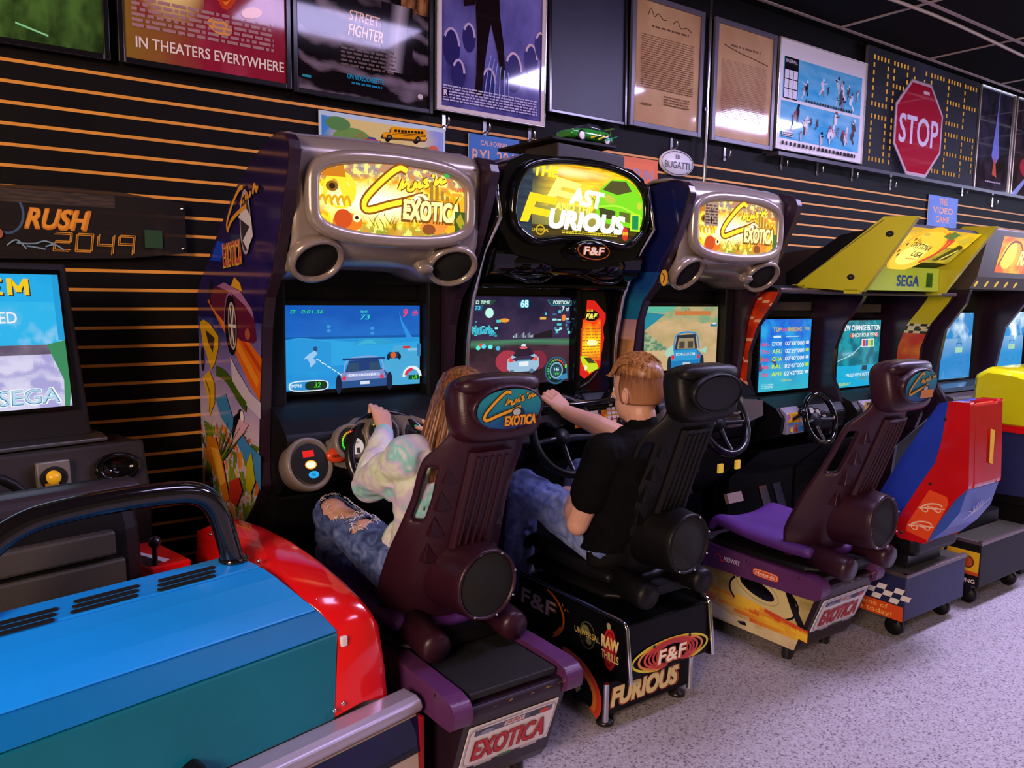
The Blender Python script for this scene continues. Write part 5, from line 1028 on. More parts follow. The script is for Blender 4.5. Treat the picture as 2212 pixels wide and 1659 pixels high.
# ---- black pedestal of the middle seat
def ff_pedestal():
    x0, x1 = 1.845, 2.275; xc = (x0+x1)/2
    t = thing('seat_pedestal', 'black pedestal with chrome edges and ring graphics under the black seat', 'pedestal', (xc, -1.3, 0), 0, 'pedestals under the game seats')
    m = MB(); m.bx(x0+.012, x1-.012, -1.615, -1.02, .175, .362); m.prism([(-1.60, .175), (-1.635, .175), (-1.615, .362), (-1.60, .362)], 'x', x0+.012, x1-.012); bd = m.build('pedestal_body', 'black_satin', t, bevel=.006)
    pr = [(-1.02, .10), (-1.02, .372), (-1.600, .372), (-1.618, .355), (-1.643, .168), (-1.55, .155), (-1.40, .10)]
    for k, xa in enumerate((x0, x1-.014)):
        m = MB(); m.prism(pr, 'x', xa, xa+.014); sp = m.build('side_board', 'black_satin', t)
        m = MB(); m.tube([(xa+.007, a-.002, b_+.002) for a, b_ in ((-1.02, .372), (-1.596, .372), (-1.612, .365), (-1.620, .352), (-1.646, .168))], .0085, 8); m.build('edge_trim', 'chrome', sp)
        if k == 0:
            s = Sheet(1, 1); s.E = .0004
            s.text('F&F', 1.035, .262, .085, '#8a4018', .05, .045, fit=.22); s.text('F&F', 1.037, .264, .083, '#cabcc8', .05, .02, fit=.21)
            s.ring(1.16, .27, .145, .10, .010, '#c8641c', -1.0, 1.3, n=24); s.ring(1.16, .27, .145, .10, .020, '#c8641c', -.9, -.3, n=10)
            for q in ((1.29, .33), (1.305, .315), (1.32, .318)): s.poly([q, (q[0]+.008, q[1]-.002), (q[0]+.003, q[1]+.008)], '#c8903c')
            s.ell(1.435, .268, .042, .050, '#5a5c48'); s.ell(1.435, .268, .038, .046, '#14120e'); s.ell(1.425, .285, .022, .018, '#6a7048'); s.ell(1.445, .25, .014, .014, '#6a6a40'); s.text('UNIVERSAL', 1.435, .262, .030, '#d8c068', 0, .015, align='C', fit=.135)
            s.ell(1.555, .262, .034, .075, '#b8242c'); s.ring(1.555, .262, .026, .062, .006, '#7a141c'); s.text('RAW', 1.556, .262, .058, '#ecd88c', 0, .03, align='C', fit=.085); s.text('THRILLS', 1.558, .222, .040, '#ecd88c', 0, .02, align='C', fit=.085)
            s.ell(1.548, .342, .010, .012, '#a8a078'); s.build('side_print', 'print_gloss', sp, (lambda a, b_, h: Vector((x0-.0005-h, -a, b_))))
    o_ = Vector((x0+.012, -1.6385, .18)); v_ = Vector((0, .02, .187)).normalized(); w_ = x1-x0-.024
    s = Sheet(w_, .18); s.E = .0004; cx_ = w_/2
    for k, (rx, ry, c) in enumerate(((.195, .052, '#d8c828'), (.165, .050, '#d8882c'), (.138, .048, '#c8442c'), (.118, .046, '#b83428'), (.100, .044, '#c03a2c'), (.082, .042, '#a82c24'))):
        s.ring(cx_, .045, rx, ry, .010, c, .35, PI-.9, n=18); s.ring(cx_, .045, rx, ry, .010, c, -1.0, .35, n=14); s.ring(cx_, .045, rx, ry, .010, c, PI-.9, PI+1.2, n=14)
    s.text('F&F', cx_, .020, .066, '#c85020', .2, .06, align='C', fit=.158); s.text('F&F', cx_, .022, .064, '#f0e4c0', .2, .02, align='C', fit=.145)
    s.build('rear_print', 'print_gloss', bd, o=o_, u=(1, 0, 0), v=v_)
    for x in (.12, .30): m = MB(); m.lathe([(.006, 0), (.005, .003), (0, .003)], o_+Vector((x, .007, .085)), (0, -1, .1), 10); m.build('bolt', 'black_metal', bd)
    # lower plinth, set back
    m = MB(); m.bx(x0-.05, x1-.06, -1.588, -1.02, .045, .165); pl = m.build('plinth', 'black_satin', t, bevel=.004)
    s = Sheet(x1-x0, .15); s.E = .0004
    s.text('AND THE', .23, .092, .02, '#6a4a30', .1, .02, fit=.12); s.text('FURIOUS', .025, .022, .092, '#a03c18', .2, .07, fit=.335); s.text('FURIOUS', .028, .024, .09, '#e8d494', .2, .045, fit=.325)
    s.build('plinth_print', 'print_gloss', pl, (lambda a, b_, h: Vector((x0-.05+a, -1.5885-h, .05+b_))))
    s = Sheet(1, 1); s.E = .0004; s.ring(1.30, .08, .19, .13, .045, '#c8401c', -.5, 1.7, n=24); s.ring(1.30, .08, .165, .11, .02, '#e07828', -.4, 1.5, n=24); s.poly([(1.33, .12), (1.37, .14), (1.38, .09), (1.36, .07)], '#c8b88c')
    s.build('plinth_side_print', 'print_gloss', pl, (lambda a, b_, h: Vector((x0-.0505-h, -a-.08, b_))))
    for x in (x0-.05, x1-.06): m = MB(); m.tube([(x, -1.590, .03), (x, -1.590, .165)], .011, 10); m.build('edge_trim', 'chrome', pl)
    for x in (x0-.02, x1-.09):
        for y in (-1.555, -1.10): m = MB(); m.lathe([(0, 0), (.032, .0), (.030, .012), (.010, .018), (.009, .05), (0, .05)], (x, y, 0), (0, 0, 1), 18); m.build('foot', 'black_metal', t)
ff_pedestal()
# ================================================================ blue and red car body in the foreground (turned 12 degrees)
YAW = math.radians(12)
class Loc:
    def __init__(s, o, yaw): s.o = Vector(o); s.ex = Vector((math.cos(yaw), math.sin(yaw), 0)); s.ey = Vector((-math.sin(yaw), math.cos(yaw), 0)); s.R = Matrix.Rotation(yaw, 3, 'Z')
    def __call__(s, a, b_, z): return s.o+s.ex*a+s.ey*b_+Vector((0, 0, z))
def lprism(m, K, poly, a0, a1, mi=0):      # profile (b,z) swept along a; a0/a1 may be per-point lists
    n = len(poly); A0 = a0 if isinstance(a0, list) else [a0]*n; A1 = a1 if isinstance(a1, list) else [a1]*n
    v = [K(A0[i], *poly[i]) for i in range(n)]+[K(A1[i], *poly[i]) for i in range(n)]
    m.add(v, [(i, (i+1) % n, (i+1) % n+n, i+n) for i in range(n)]+[tuple(range(n)), tuple(range(n, 2*n))], mi); return m
def lbox(m, K, a0, a1, b0, b1, z0, z1, mi=0): return lprism(m, K, [(b0, z0), (b1, z0), (b1, z1), (b0, z1)], a0, a1, mi)
mat('car_blue', '#1498fa', .30, coat=.2, var=.06, vscale=3); mat('car_teal', '#04697c', .35, var=.08, vscale=4); mat('car_red', '#e8161a', .14, coat=.5); mat('car_mid_blue', '#0a72b4', .28, var=.06, vscale=4)
mat('rail_lavender', (.50, .44, .54), .30, .55); mat('navy', (.010, .014, .10), .35); mat('cream', (.50, .40, .34), .5)
K = Loc((1.02, -1.555, 0), YAW)
t = thing('race_car', 'blue and red racing car body of the sit-in game in the left foreground', 'game car', K(-.8, .4, 0), YAW)
aL = -1.75
m = MB(); lprism(m, K, [(-.035, .372), (.0, .585), (.06, .58), (.06, .372)], aL, [-.235, -.198, -.2, -.235]); m.build('rear_panel', 'car_teal', t, bevel=.006)
m = MB(); lprism(m, K, [(.0, .587), (.047, .640), (.08, .630), (.06, .585)], aL, [-.198, -.226, -.23, -.2]); m.build('rear_bevel', 'car_mid_blue', t, bevel=.004)
m = MB(); lprism(m, K, [(.047, .642), (.10, .675), (.17, .712), (.222, .732), (.222, .70), (.08, .62)], aL, [-.228, -.25, -.272, -.286, -.286, -.24]); m.build('tail_panel', 'car_blue', t, bevel=.006, segs=3)
m = MB(); lprism(m, K, [(.226, .733), (.335, .744), (.345, .735), (.345, .66), (.226, .66)], aL, [-.288, -.305, -.305, -.305, -.288]); dk = m.build('vent_deck', 'car_blue', t, bevel=.004)
for px, py in ((410, 1248), (236, 1292), (48, 1345)):
    c = U(px, py, z=.738); q = c-K.o; a0 = q.dot(K.ex); b0 = q.dot(K.ey)
    for k in range(3):
        m = MB(); cc = [(a0-.075+.012*(1-k), b0+.024*(1-k)), (a0+.062+.012*(1-k), b0+.024*(1-k))]
        out = []
        for (aa, bb), s0 in zip(cc, (PI/2, -PI/2)):
            for j in range(6): th = s0+PI*j/5; out.append((aa+.0075*math.cos(th), bb+.0075*math.sin(th)))
        lo = [K(x, y, .7385+.1*(y-.27)) for x, y in out]; hi = [p+Vector((0, 0, .0025)) for p in lo]; n = len(out)
        m.add(lo+hi, [tuple(range(n)), tuple(range(n, 2*n))]+[(i, (i+1) % n, (i+1) % n+n, i+n) for i in range(n)]); m.build('vent_slot', mat('slot_black', (.002, .002, .003), .7), dk)
# red side fairing that wraps the right end
secs = []
RP = [(-.030, .375, -.237, -.050), (-.018, .47, -.218, -.050), (.0, .575, -.200, -.055), (.018, .606, -.208, -.062), (.046, .640, -.226, -.075), (.10, .672, -.25, -.085), (.22, .712, -.286, -.092), (.335, .735, -.303, -.095), (.50, .742, -.260, -.090), (.66, .735, -.215, -.085), (.78, .69, -.19, -.08)]
m = MB()
for b_, z, a0, a1 in RP:
    secs.append([K(a0, b_, z), K((a0+a1)/2, b_, z+.008), K(a1-.03, b_, z+.004), K(a1-.006, b_+.006, z-.014), K(a1+.004, b_+.014, z-.045), K(a1+.006, b_+.03, max(.37, z-.2)), K(a0, b_+.03, max(.37, z-.2))])
m.loft(secs, True, True, 0, True); m.build('side_fairing', 'car_red', t, bevel=.004)
m = MB(); lprism(m, K, [(.60, .60), (.86, .60), (.86, .665), (.60, .665)], -.42, -.30); m.build('sill_panel', 'car_red', t, bevel=.006)
s = Sheet(1, 1); s.E = .0005; s.poly([(-.418, .62), (-.36, .64), (-.40, .76), (-.418, .76)], '#1c1418'); s.poly([(-.37, .625), (-.348, .64), (-.385, .78), (-.40, .78)], '#d8ccd0'); s.build('sill_decal', 'print_matte', t, (lambda x, y, h: K(x, y, .6655+h)))
for p in ((718, 1370), ):
    m = MB(); c = U(*p, z=.56); q = c-K.o; lbox(m, K, q.dot(K.ex)-.012, q.dot(K.ex)+.006, -.012, .004, .545, .572); m.build('sticker', 'white_plastic', t, bevel=.003)
for p, z_ in (((682, 1297), .655), ((559, 1212), .737), ((722, 1535), .40), ((740, 1520), .405), ((455, 1154), .722)):
    c = U(*p, z=z_); m = MB(); m.ell(c, (.006, .006, .006), None, 10, 6); m.build('screw', 'chrome', t)
# bumper rail and painted lower body
m = MB(); lprism(m, K, [(-.03, .372), (-.085, .372), (-.108, .362), (-.114, .345), (-.108, .330), (-.03, .322)], aL, 0.0); m.build('bumper_rail', 'rail_lavender', t, bevel=.007, segs=3)
m = MB(); lprism(m, K, [(-.10, .325), (.5, .325), (.5, .05), (-.125, .05)], aL, -.012); lo = m.build('lower_body', 'cream', t, bevel=.006)
s = Sheet(1, 1); s.E = .0008; s.poly([(aL, .322), (-.012, .322), (-.012, .225), (aL, .225)], '#0c1040'); s.poly([(aL, .235), (-.012, .235), (-.012, .219), (aL, .219)], '#050409'); s.ell(-.36, .165, .03, .012, '#5a7a3a'); s.build('stripe', 'print_gloss', lo, (lambda x, y, h: K(x, -.1015-.0909*(.325-y)-h, y)))
m = MB(); lbox(m, K, -.012, -.003, -.12, .5, .05, .32); m.build('end_trim', mat('trim_red', '#8a1420', .4), lo)
p = U(408, 1640, y=-1.71); q = p-K.o; m = MB(); m.loft([[K(q.dot(K.ex)+x*.026*w_, -.05+d, .395+z*.03) for x, z in ((-1, -1.2), (-.95, .5), (-.5, .85), (.3, 1.1), (.8, .9), (1, -.2), (1, -1.2))] for w_, d in ((1, .03), (1, -.012), (.8, -.022))], sm=False); m.build('tail_latch', 'black_plastic', t, bevel=.003)
# roll bar behind the seat
pts = [(-.326, .30, .735), (-.340, .30, .79), (-.356, .30, .85), (-.372, .30, .892), (-.40, .30, .928), (-.44, .30, .948), (-.50, .30, .957), (-.62, .30, .962), (-.75, .30, .958), (-.83, .30, .945), (-.90, .30, .905), (-.935, .30, .84), (-.95, .30, .735)]
P = [Vector(p) for p in pts]; sm = []
for i in range(len(P)-1):
    a0, a1, a2, a3 = P[max(i-1, 0)], P[i], P[i+1], P[min(i+2, len(P)-1)]
    for k in range(4): u = k/4; sm.append(.5*((2*a1)+(a2-a0)*u+(2*a0-5*a1+4*a2-a3)*u*u+(3*a1-a0-3*a2+a3)*u**3))
m = MB(); m.tube([K(*p) for p in sm+[P[-1]]], .030, 18); m.lathe([(.038, 0), (.040, .006), (.034, .012), (.030, .012)], K(-.326, .30, .739), (0, 0, 1), 20); m.build('roll_bar', mat('bar_black', (.006, .005, .007), .10, coat=.7), t)
# seat of the car, seen from behind
st = thing('car_seat', 'black high-backed seat inside the blue racing car', 'seat', K(-.75, .58, .45), YAW)
m = MB(); secs = []
for z, b_, hw in ((.54, .50, .22), (.69, .50, .225), (.82, .52, .225), (.91, .54, .215), (.935, .565, .195)): secs.append([K(-.70-hw, b_+.02, z), K(-.70-hw*.8, b_, z), K(-.70+hw*.8, b_, z), K(-.70+hw, b_+.02, z), K(-.70+hw, b_+.12, z), K(-.70-hw, b_+.12, z)])
m.loft(secs, sm=False); m.build('backrest', 'black_plastic', st, bevel=.014, segs=3)
m = MB(); secs = []
for a in (-.92, -.90, -.5, -.48): secs.append([K(a, *p) for p in ((.515, .897), (.505, .925), (.53, .952), (.60, .952), (.64, .92), (.62, .885))])
m.loft(secs, sm=False); m.build('top_roll', mat('seat_vinyl', (.030, .022, .034), .35), st, bevel=.014, segs=3)
for a0, a1, z0, z1 in ((-.87, -.555, .765, .83), (-.88, -.53, .655, .75)):
    m = MB(); lprism(m, K, [(.490, z0), (.497, z1), (.53, z1), (.53, z0)], a0, a1); m.build('back_inset', mat('inset_grey', (.05, .042, .038), .5, bump=.3, bscale=200), st, bevel=.008)
m = MB(); lprism(m, K, [(.60, .452), (.92, .452), (.92, .52), (.60, .50)], -.92, -.48); m.build('seat_pan', 'seat_vinyl', st, bevel=.02, segs=3)
m = MB(); lbox(m, K, -1.6, -.24, .50, .93, .05, .45); m.build('car_tub', 'black_plastic', t)
m = MB(); m.tube([K(-.40, .62, .66), K(-.40, .62, .72)], .008, 8); m.ell(K(-.40, .62, .735), (.018, .018, .018)); m.build('lever', 'black_metal', t)
# ================================================================ cabinet with the big screen at the left edge
K2 = Loc((.36, -.5, 0), YAW)
t = thing('arcade_cabinet', 'black racing cabinet with a large blue screen at the left edge', 'arcade machine', K2(-.35, .15, 0), YAW, 'driving game cabinets along the wall')
m = MB(); lprism(m, K2, [(-.02, .98), (.075, 1.55), (.16, 1.55), (.16, .98)], -.62, [.062, .036, .036, .062]); m.build('monitor_frame', mat('frame_matte', (.008, .006, .010), .5), t, bevel=.01)
m = MB(); lprism(m, K2, [(-.028, 1.075), (.058, 1.53), (.09, 1.53), (.02, 1.075)], -.60, .012); mo = m.build('monitor', 'black_gloss', t, bevel=.004)
sw, sh = .565, .43
s = Sheet(sw, sh); s.E = .0003
def col(u, v):
    n = fbm(u*1.3, v, 4, 120)
    if v > .47: return mixc('#2cb4ea', '#eaf4fc', max(0, (.78-v)*1.4)*max(0, n*2.2+.35)) if v < .80 else mixc('#18a2e0', '#22aeea', .5+n)
    if v > .40: return mixc('#5c5068', '#8a7c90', .5+n)
    return mixc('#a8a4d8', '#d8d4f0', .5+.9*math.sin(v*40+n*6)*.5+n)
s.raster(44, 36, col)
s.poly([(sw*.9, .47*sh), (sw, .50*sh), (sw, .1*sh), (sw*.985, 0), (sw*.96, .0), (sw*.97, .2*sh)], '#3a8a5c'); s.rect(sw*.965, .5*sh, sw, sh, '#1c9cd8')
for o_, c in ((.004, '#2c2c30'), (0, '#f4c81c')):
    for r in ((-.152, .362, -.138, .415), (-.104, .362, -.090, .415), (-.130, .372, -.112, .388), (-.225, .362, -.211, .415), (-.211, .404, -.165, .415), (-.211, .383, -.172, .393), (-.211, .362, -.165, .372)): s.rect(sw+r[0]+o_, r[1]-o_, sw+r[2]+o_, r[3]-o_, c)
    s.poly([(sw-.138+o_, .415-o_), (sw-.138+o_, .395-o_), (sw-.126+o_, .372-o_), (sw-.116+o_, .372-o_), (sw-.104+o_, .395-o_), (sw-.104+o_, .415-o_), (sw-.121+o_, .390-o_)], c)
s.text('LIMITED', sw-.135, .635*sh, .052, '#f0f0f4', 0, .006, align='R', fit=.155)
s.text('SEGA', sw-.036, .035*sh, .068, '#f4f8fc', .05, .05, align='R', fit=.178); s.text('SEGA', sw-.039, .037*sh, .066, '#2c7cae', .05, .018, align='R', fit=.172); s.text('SEGA', sw-.041, .040*sh, .064, '#b8d8ec', .05, -.004, align='R', fit=.168)
u2 = Vector((0, .086, .455)).normalized()
s.build('screen', 'screen_picture', mo, (lambda x, y, h: K2(-sw+.001+x, -.0305+(y+.013)*.189-h, 1.088+y*.99)))
m = MB(); lprism(m, K2, [(-.06, .975), (-.02, .985), (.1, .985), (.1, .965), (-.06, .962)], -.62, .095); m.build('ledge_trim', 'steel', t, bevel=.003)
m = MB(); lprism(m, K2, [(-.12, .965), (-.03, .955), (.1, .955), (.1, .60), (-.16, .60), (-.17, .78)], -.62, .19); ds = m.build('dash', mat('dash_dark', (.020, .014, .014), .45, bump=.15, bscale=160), t, bevel=.012)
cN = K2(-.015, -.155, .855); nn = (K2.ey*-1+Vector((0, 0, .25))).normalized()
m = MB(); m.lathe([(.028, .0), (.05, .0), (.055, .012), (.045, .02), (.034, .012), (.030, .004), (0, .004)], K2(.085, -.146, .885), nn, 28, sc2=(1.35, .9), up=K2.ex); m.build('dash_vent', 'black_gloss', ds)
def panel(a0, a1, z0, z1, b_, mt, nm, par):
    m = MB(); lprism(m, K2, [(b_, z0), (b_+.02, z1), (b_+.04, z1), (b_+.03, z0)], a0, a1); return m.build(nm, mt, par, bevel=.003)
cp = panel(-.155, -.06, .79, .935, -.178, mat('coin_plate', (.30, .27, .26), .35, .6), 'start_panel', ds)
s = Sheet(1, 1); s.E = .001; s.ell(-.11, .885, .040, .036, '#1c1614'); s.rect(-.135, .805, -.085, .845, '#e8e4e4'); s.rect(-.128, .812, -.092, .838, '#0c6a34'); s.rect(-.128, .822, -.092, .826, '#c8d8c8'); s.rect(-.138, .85, -.10, .872, '#d8a018')
s.build('start_labels', 'print_matte', cp, (lambda x, y, h: K2(x, -.179+.02*(y-.79)/.145-h, y)))
m = MB(); m.lathe([(0, .016), (.016, .014), (.021, .004), (.022, 0)], K2(-.112, -.170, .888), nn, 20); m.build('start_button', mat('button_yellow', '#e8a810', .25, emit=(.5, .3, .02), es=.35), cp)
m = MB(); m.tube([K2(-.20+.15*math.cos(a)-.16, -.30, .80+.15*math.sin(a)) for a in [2*PI*k/30 for k in range(30)]], .015, 10, closed=True); m.build('steering_wheel', 'black_plastic', t)
m = MB(); lbox(m, K2, -.62, .15, -.13, .13, .0, .62); m.build('lower_body', 'black_plastic', t, bevel=.01)

# ================================================================ yellow-winged twin cabinet
mat('wing_yellow', '#c4bc24', .32, coat=.15, var=.06, vscale=4); mat('shelf_gloss', (.03, .05, .055), .12)
colmat('strip_art', .3, .5)
t = thing('twin_arcade_cabinet', 'black twin racing cabinet with yellow-green wings around its sign', 'arcade machine', (3.95, -.6, 0), 0, 'driving game cabinets along the wall')
XP = (3.345, 3.93, 4.56); YT = (-1.07, -1.17, -1.31)
for k, (xa, yt) in enumerate(zip(XP, YT)):
    pr = [(-.05, .05), (-.05, 1.49), (yt, 1.50), (yt+.02, 1.46), (yt+.115, 1.33), (yt+.16, 1.20), (yt+.165, 1.06), (yt+.10, .92), (yt+.16, .74), (-.75, .60), (-.70, .05)]
    m = MB(); m.prism(pr, 'x', xa, xa+.03); p_ = m.build('side_panel', 'panel_edge', t, bevel=.005)
    if k != 1:
        s = Sheet(1, 1); s.E = .0005
        edge = [(yt, 1.50), (yt+.02, 1.46), (yt+.115, 1.33), (yt+.16, 1.20), (yt+.165, 1.06), (yt+.12, .95)]
        def pos(u, v):
            z = .95+.55*v; f = interp([(b_, a) for a, b_ in reversed(edge)], z); return (-(f+.13*(1-u)), z)
        if k == 0: fn = lambda a, z: mixc('#d83c14', '#a82410', .5+1.2*fbm(a, z, 9, 130)) if (z*9+a*3) % 1 > .12 else '#e8b08c'
        else: fn = lambda a, z: '#c8bc20' if z > 1.33 else (('#18140c' if (int(a*28)+int(z*34)) % 2 else '#e0d8a0') if z > 1.275 else mixc('#e88c18', '#c8280c', .6+1.3*fbm(a, z, 6, 131)+(z-1.15)*1.2))
        strip(s, 10, 40, pos, fn); s.build('side_print', 'strip_art', p_, (lambda a, b_, h: Vector((xa-.0006-h, -a, b_))))
# roof, header box, wings
m = MB(); m.prism([(-.1, 1.50), (-1.05, 1.50), (-1.06, 1.515), (-1.0, 1.535), (-.1, 1.54)], 'x', XP[0], XP[2]+.03); m.build('roof', 'black_plastic', t, bevel=.004)
m = MB(); m.tube([(XP[0], YT[0]-.002, 1.508), (XP[1]+.015, YT[1]-.002, 1.500)], .014, 10); m.tube([(XP[1]+.015, YT[1]-.002, 1.50), (XP[2]+.02, YT[2], 1.500)], .012, 10); m.build('roof_edge', mat('edge_brown', (.07, .05, .055), .25), t)
m = MB(); m.prism([(-.9, 1.53), (-1.30, 1.515), (-1.30, 1.635), (-1.375, 1.66), (-1.53, 1.80), (-1.50, 1.825), (-1.2, 1.78), (-.9, 1.60)], 'x', 3.63, 4.34); hd = m.build('header_box', 'black_plastic', t, bevel=.006)
s = Sheet(.70, .215); s.E = .0004
def col(u, v):
    n = fbm(u*2, v, 4, 132); g = max(0, 1-2.2*math.hypot((u-.42)*.9, v-.32)); c = mixc('#c89a18', '#e8bc20', .5+n)
    c = mixc(c, '#fff27c', g*.9)
    if u > .62 and v < .5: c = mixc('#b8a02c', '#8a7a20', .5+1.2*n)
    return c
s.raster(30, 12, col)
s.ell(.28, .08, .19, .15, '#f0a81c'); s.ell(.29, .07, .175, .135, '#f8c02c'); s.ell(.27, .05, .11, .075, '#ffe86c')
for a, b_ in ((.115, .07), (.125, .115), (.14, .045), (.15, .15)): s.poly([(a, b_), (a+.012, b_+.008), (a+.022, b_-.008), (a+.010, b_-.018)], '#5a3c14')
for k in range(3): s.stroke([(.38+.03*k, .20-.02*k), (.46+.02*k, .15), (.47, .07), (.40, .0)], .022, ['#d8301c', '#e8742c', '#c8281c'][k])
s.poly([(.50, .02), (.60, .14), (.66, .12), (.62, .03)], '#3a3414'); s.stroke([(.56, .03), (.64, .10)], .014, '#d8c858'); s.poly([(.36, .18), (.42, .215), (.50, .20), (.47, .16)], '#4a6a24'); s.poly([(.52, .16), (.6, .2), (.68, .16), (.62, .13)], '#c8a828')
s.text('DAYTONA', .265, .092, .045, '#3c2808', .15, .02, align='C', a=-.12, fit=.20); s.text('USA', .30, .040, .045, '#3c2808', .15, .02, align='C', a=-.12, fit=.10); s.text('SCUD RACE', .17, .148, .022, '#6a4410', .1, .01, a=-.5, fit=.08); s.text('SEGA', .18, .178, .020, '#3c8a5c', 0, .015); s.lines(.24, .02, .34, .033, 1, '#b8781c', .3, 4)
v_ = Vector((0, -.155, .14)).normalized(); s.build('marquee', 'backlit_print', hd, o=(3.635, -1.3765, 1.660), u=(1, 0, 0), v=v_)
m = MB(); m.bx(3.63, 4.34, -1.335, -1.30, 1.515, 1.635); m.build('logo_strip', mat('strip_lime', '#a8bc28', .3, emit=(.30, .36, .03), es=.5), hd, bevel=.003)
s = Sheet(.71, .12); s.E = .0006; s.text('SEGA', .40, .025, .075, '#2060b0', .05, .03, align='C', fit=.21); s.build('logo_print', 'print_matte', hd, (lambda a, b_, h: Vector((3.63+a, -1.3355-h, 1.515+b_))))
s = Sheet(.065, .075); s.rect(0, 0, .065, .075, '#3a8a1c'); s.lines(.006, .008, .06, .07, 4, '#286a14', .3, 3); s.build('service_label', 'print_matte', hd, (lambda a, b_, h: Vector((4.21+a, -1.3355-h, 1.535+b_))))
for k, xa in enumerate((3.585, 4.345)):
    pr = [(-.985, 1.528), (-1.36, 1.505), (-1.60, 1.842), (-1.44, 1.850)]
    m = MB(); m.prism(pr, 'x', xa, xa+.028); w_ = m.build('wing', 'wing_yellow', t, bevel=.005)
    for a, b_ in ((-1.475, 1.77), (-1.295, 1.575)): m = MB(); m.lathe([(.010, -.004), (.020, .001), (.016, .003), (0, -.001)], (xa-.0005, a, b_), (-1, 0, 0), 14, sc2=(1, .7)); m.build('wing_bolt', 'slot_black', w_)
    m = MB(); m.tube([(xa-.0005, -1.02, 1.555), (xa-.0005, -1.44, 1.835)], .0025, 6); m.build('wing_seam', mat('seam_olive', (.25, .23, .04), .5), w_)
    m = MB(); m.bx(xa, xa+.03, -1.05, -.97, 1.515, 1.54); m.bx(xa, xa+.03, -1.34, -1.26, 1.495, 1.52); m.build('wing_foot', 'wing_yellow', w_, bevel=.004)
# two stations: monitor, dash, wheel, pedals
def crt(x0, x1, z0, z1, y, art, par, bulge=.012, shade=True):
    m = MB(); m.bx(x0-.012, x1+.012, y+.0, y+.05, z0-.012, z1+.012); mo = m.build('monitor', 'black_gloss', par, bevel=.01)
    s = Sheet(x1-x0, z1-z0); s.E = .0003; art(s); w_, h_ = x1-x0, z1-z0
    s.build('screen', 'screen_picture', mo, (lambda a, b_, h: Vector((x0+a, y-.004-h-bulge*(1-(2*a/w_-1)**2)*(1-(2*b_/h_-1)**2), z0+b_)))); return mo
def art_rank(s):
    w, h = s.w, s.h
    s.raster(26, 24, lambda u, v: mixc(mixc('#2aa8e8', '#1c68d8', .5+1.2*fbm(u, v, 4, 140)+.8*(v-.5)), '#38b8c8', max(0, .5-v)*1.8))
    s.poly([(0, .40*h), (.25*w, .44*h), (.6*w, .52*h), (.3*w, .36*h), (0, .28*h)], '#4a3c6a'); s.poly([(0, .50*h), (.3*w, .47*h), (.34*w, .44*h), (0, .42*h)], '#3a8a4c')
    s.text('TOP', .22*w, .83*h, .030, '#e8b428', 0, .02, fit=.15*w); s.text('10', .40*w, .83*h, .026, '#e83c78', 0, .02, fit=.08*w); s.text('RANKING', .50*w, .83*h, .030, '#d8b030', 0, .02, fit=.28*w); s.text('TIME', .84*w, .84*h, .024, '#c8b83c', 0, .01, fit=.12*w)
    s.rect(.22*w, .745*h, .36*w, .775*h, '#d8ecf4'); s.rect(.46*w, .75*h, .72*w, .765*h, '#a8d0e4')
    for k, (nm, tm, c) in enumerate((("D'OB", "02'38\"000", '#e0f0f8'), ('ABU', "02'39\"000", '#c8e878'), ('CHA', "02'40\"000", '#d8e818'), ('RAL', "02'41\"000", '#c0e428'), ('AM1', "02'42\"000", '#d0e818'))):
        y = (.635-.105*k)*h; s.text(nm, .20*w, y, .030, c, 0, .015, fit=.18*w); s.text(tm, .44*w, y, .030, '#f0f4f8', 0, .012, fit=.40*w); s.text(('6', '7', '8', '9', '10')[k]+'th', .015*w, y, .028, '#e8406a', 0, .02, fit=.12*w); s.rect(.88*w, y+.004, .95*w, y+.02, ['#d8e4f0', '#c8e018'][k % 2])
    s.text('KEEP IN IT', .40*w, .13*h, .014, '#d8d838', 0, .01, fit=.22*w); s.lines(.03*w, .05*h, .25*w, .12*h, 3, '#a8dce8', .5, 4)
def art_view(s):
    w, h = s.w, s.h
    s.raster(26, 26, lambda u, v: mixc(mixc('#1c98a8', '#0c6a80', .5+1.6*fbm(u, v, 8, 141)), '#18b0e0', .9 if v < .32 else 0))
    s.stroke([(0, .40*h), (.3*w, .50*h), (.5*w, .62*h), (.7*w, .60*h)], .004, '#b8e8e8'); s.rect(.55*w, .24*h, .68*w, .32*h, '#184858'); s.poly([(.5*w, .10*h), (.72*w, .10*h), (.66*w, .17*h), (.56*w, .17*h)], '#4898a8')
    s.text('VIEW CHANGE BUTTON', .98*w, .85*h, .042, '#f4f8fc', 0, .02, align='R', fit=.94*w); s.rect(.24*w, .745*h, .94*w, .805*h, '#e04028'); s.text('ENJOY FOUR VIEWS', .59*w, .755*h, .030, '#f8ece0', 0, .012, align='C', fit=.64*w)
    s.rect(.50*w, .60*h, .82*w, .72*h, '#e8f0f4')
    for k, c in enumerate(('#d83038', '#2878d0', '#e8d020', '#28b868')): s.rect((.52+.07*k)*w, .61*h, (.585+.07*k)*w, .71*h, c)
    s.text('PRESS VIEW BUTTON', .52*w, .16*h, .026, '#d8e8f0', 0, .012, align='C', fit=.66*w); s.text('REPLAY', .06*w, .03*h, .024, '#c8e020', 0, .01, fit=.26*w); s.ell(.88*w, .10*h, .016, .012, '#e87890')
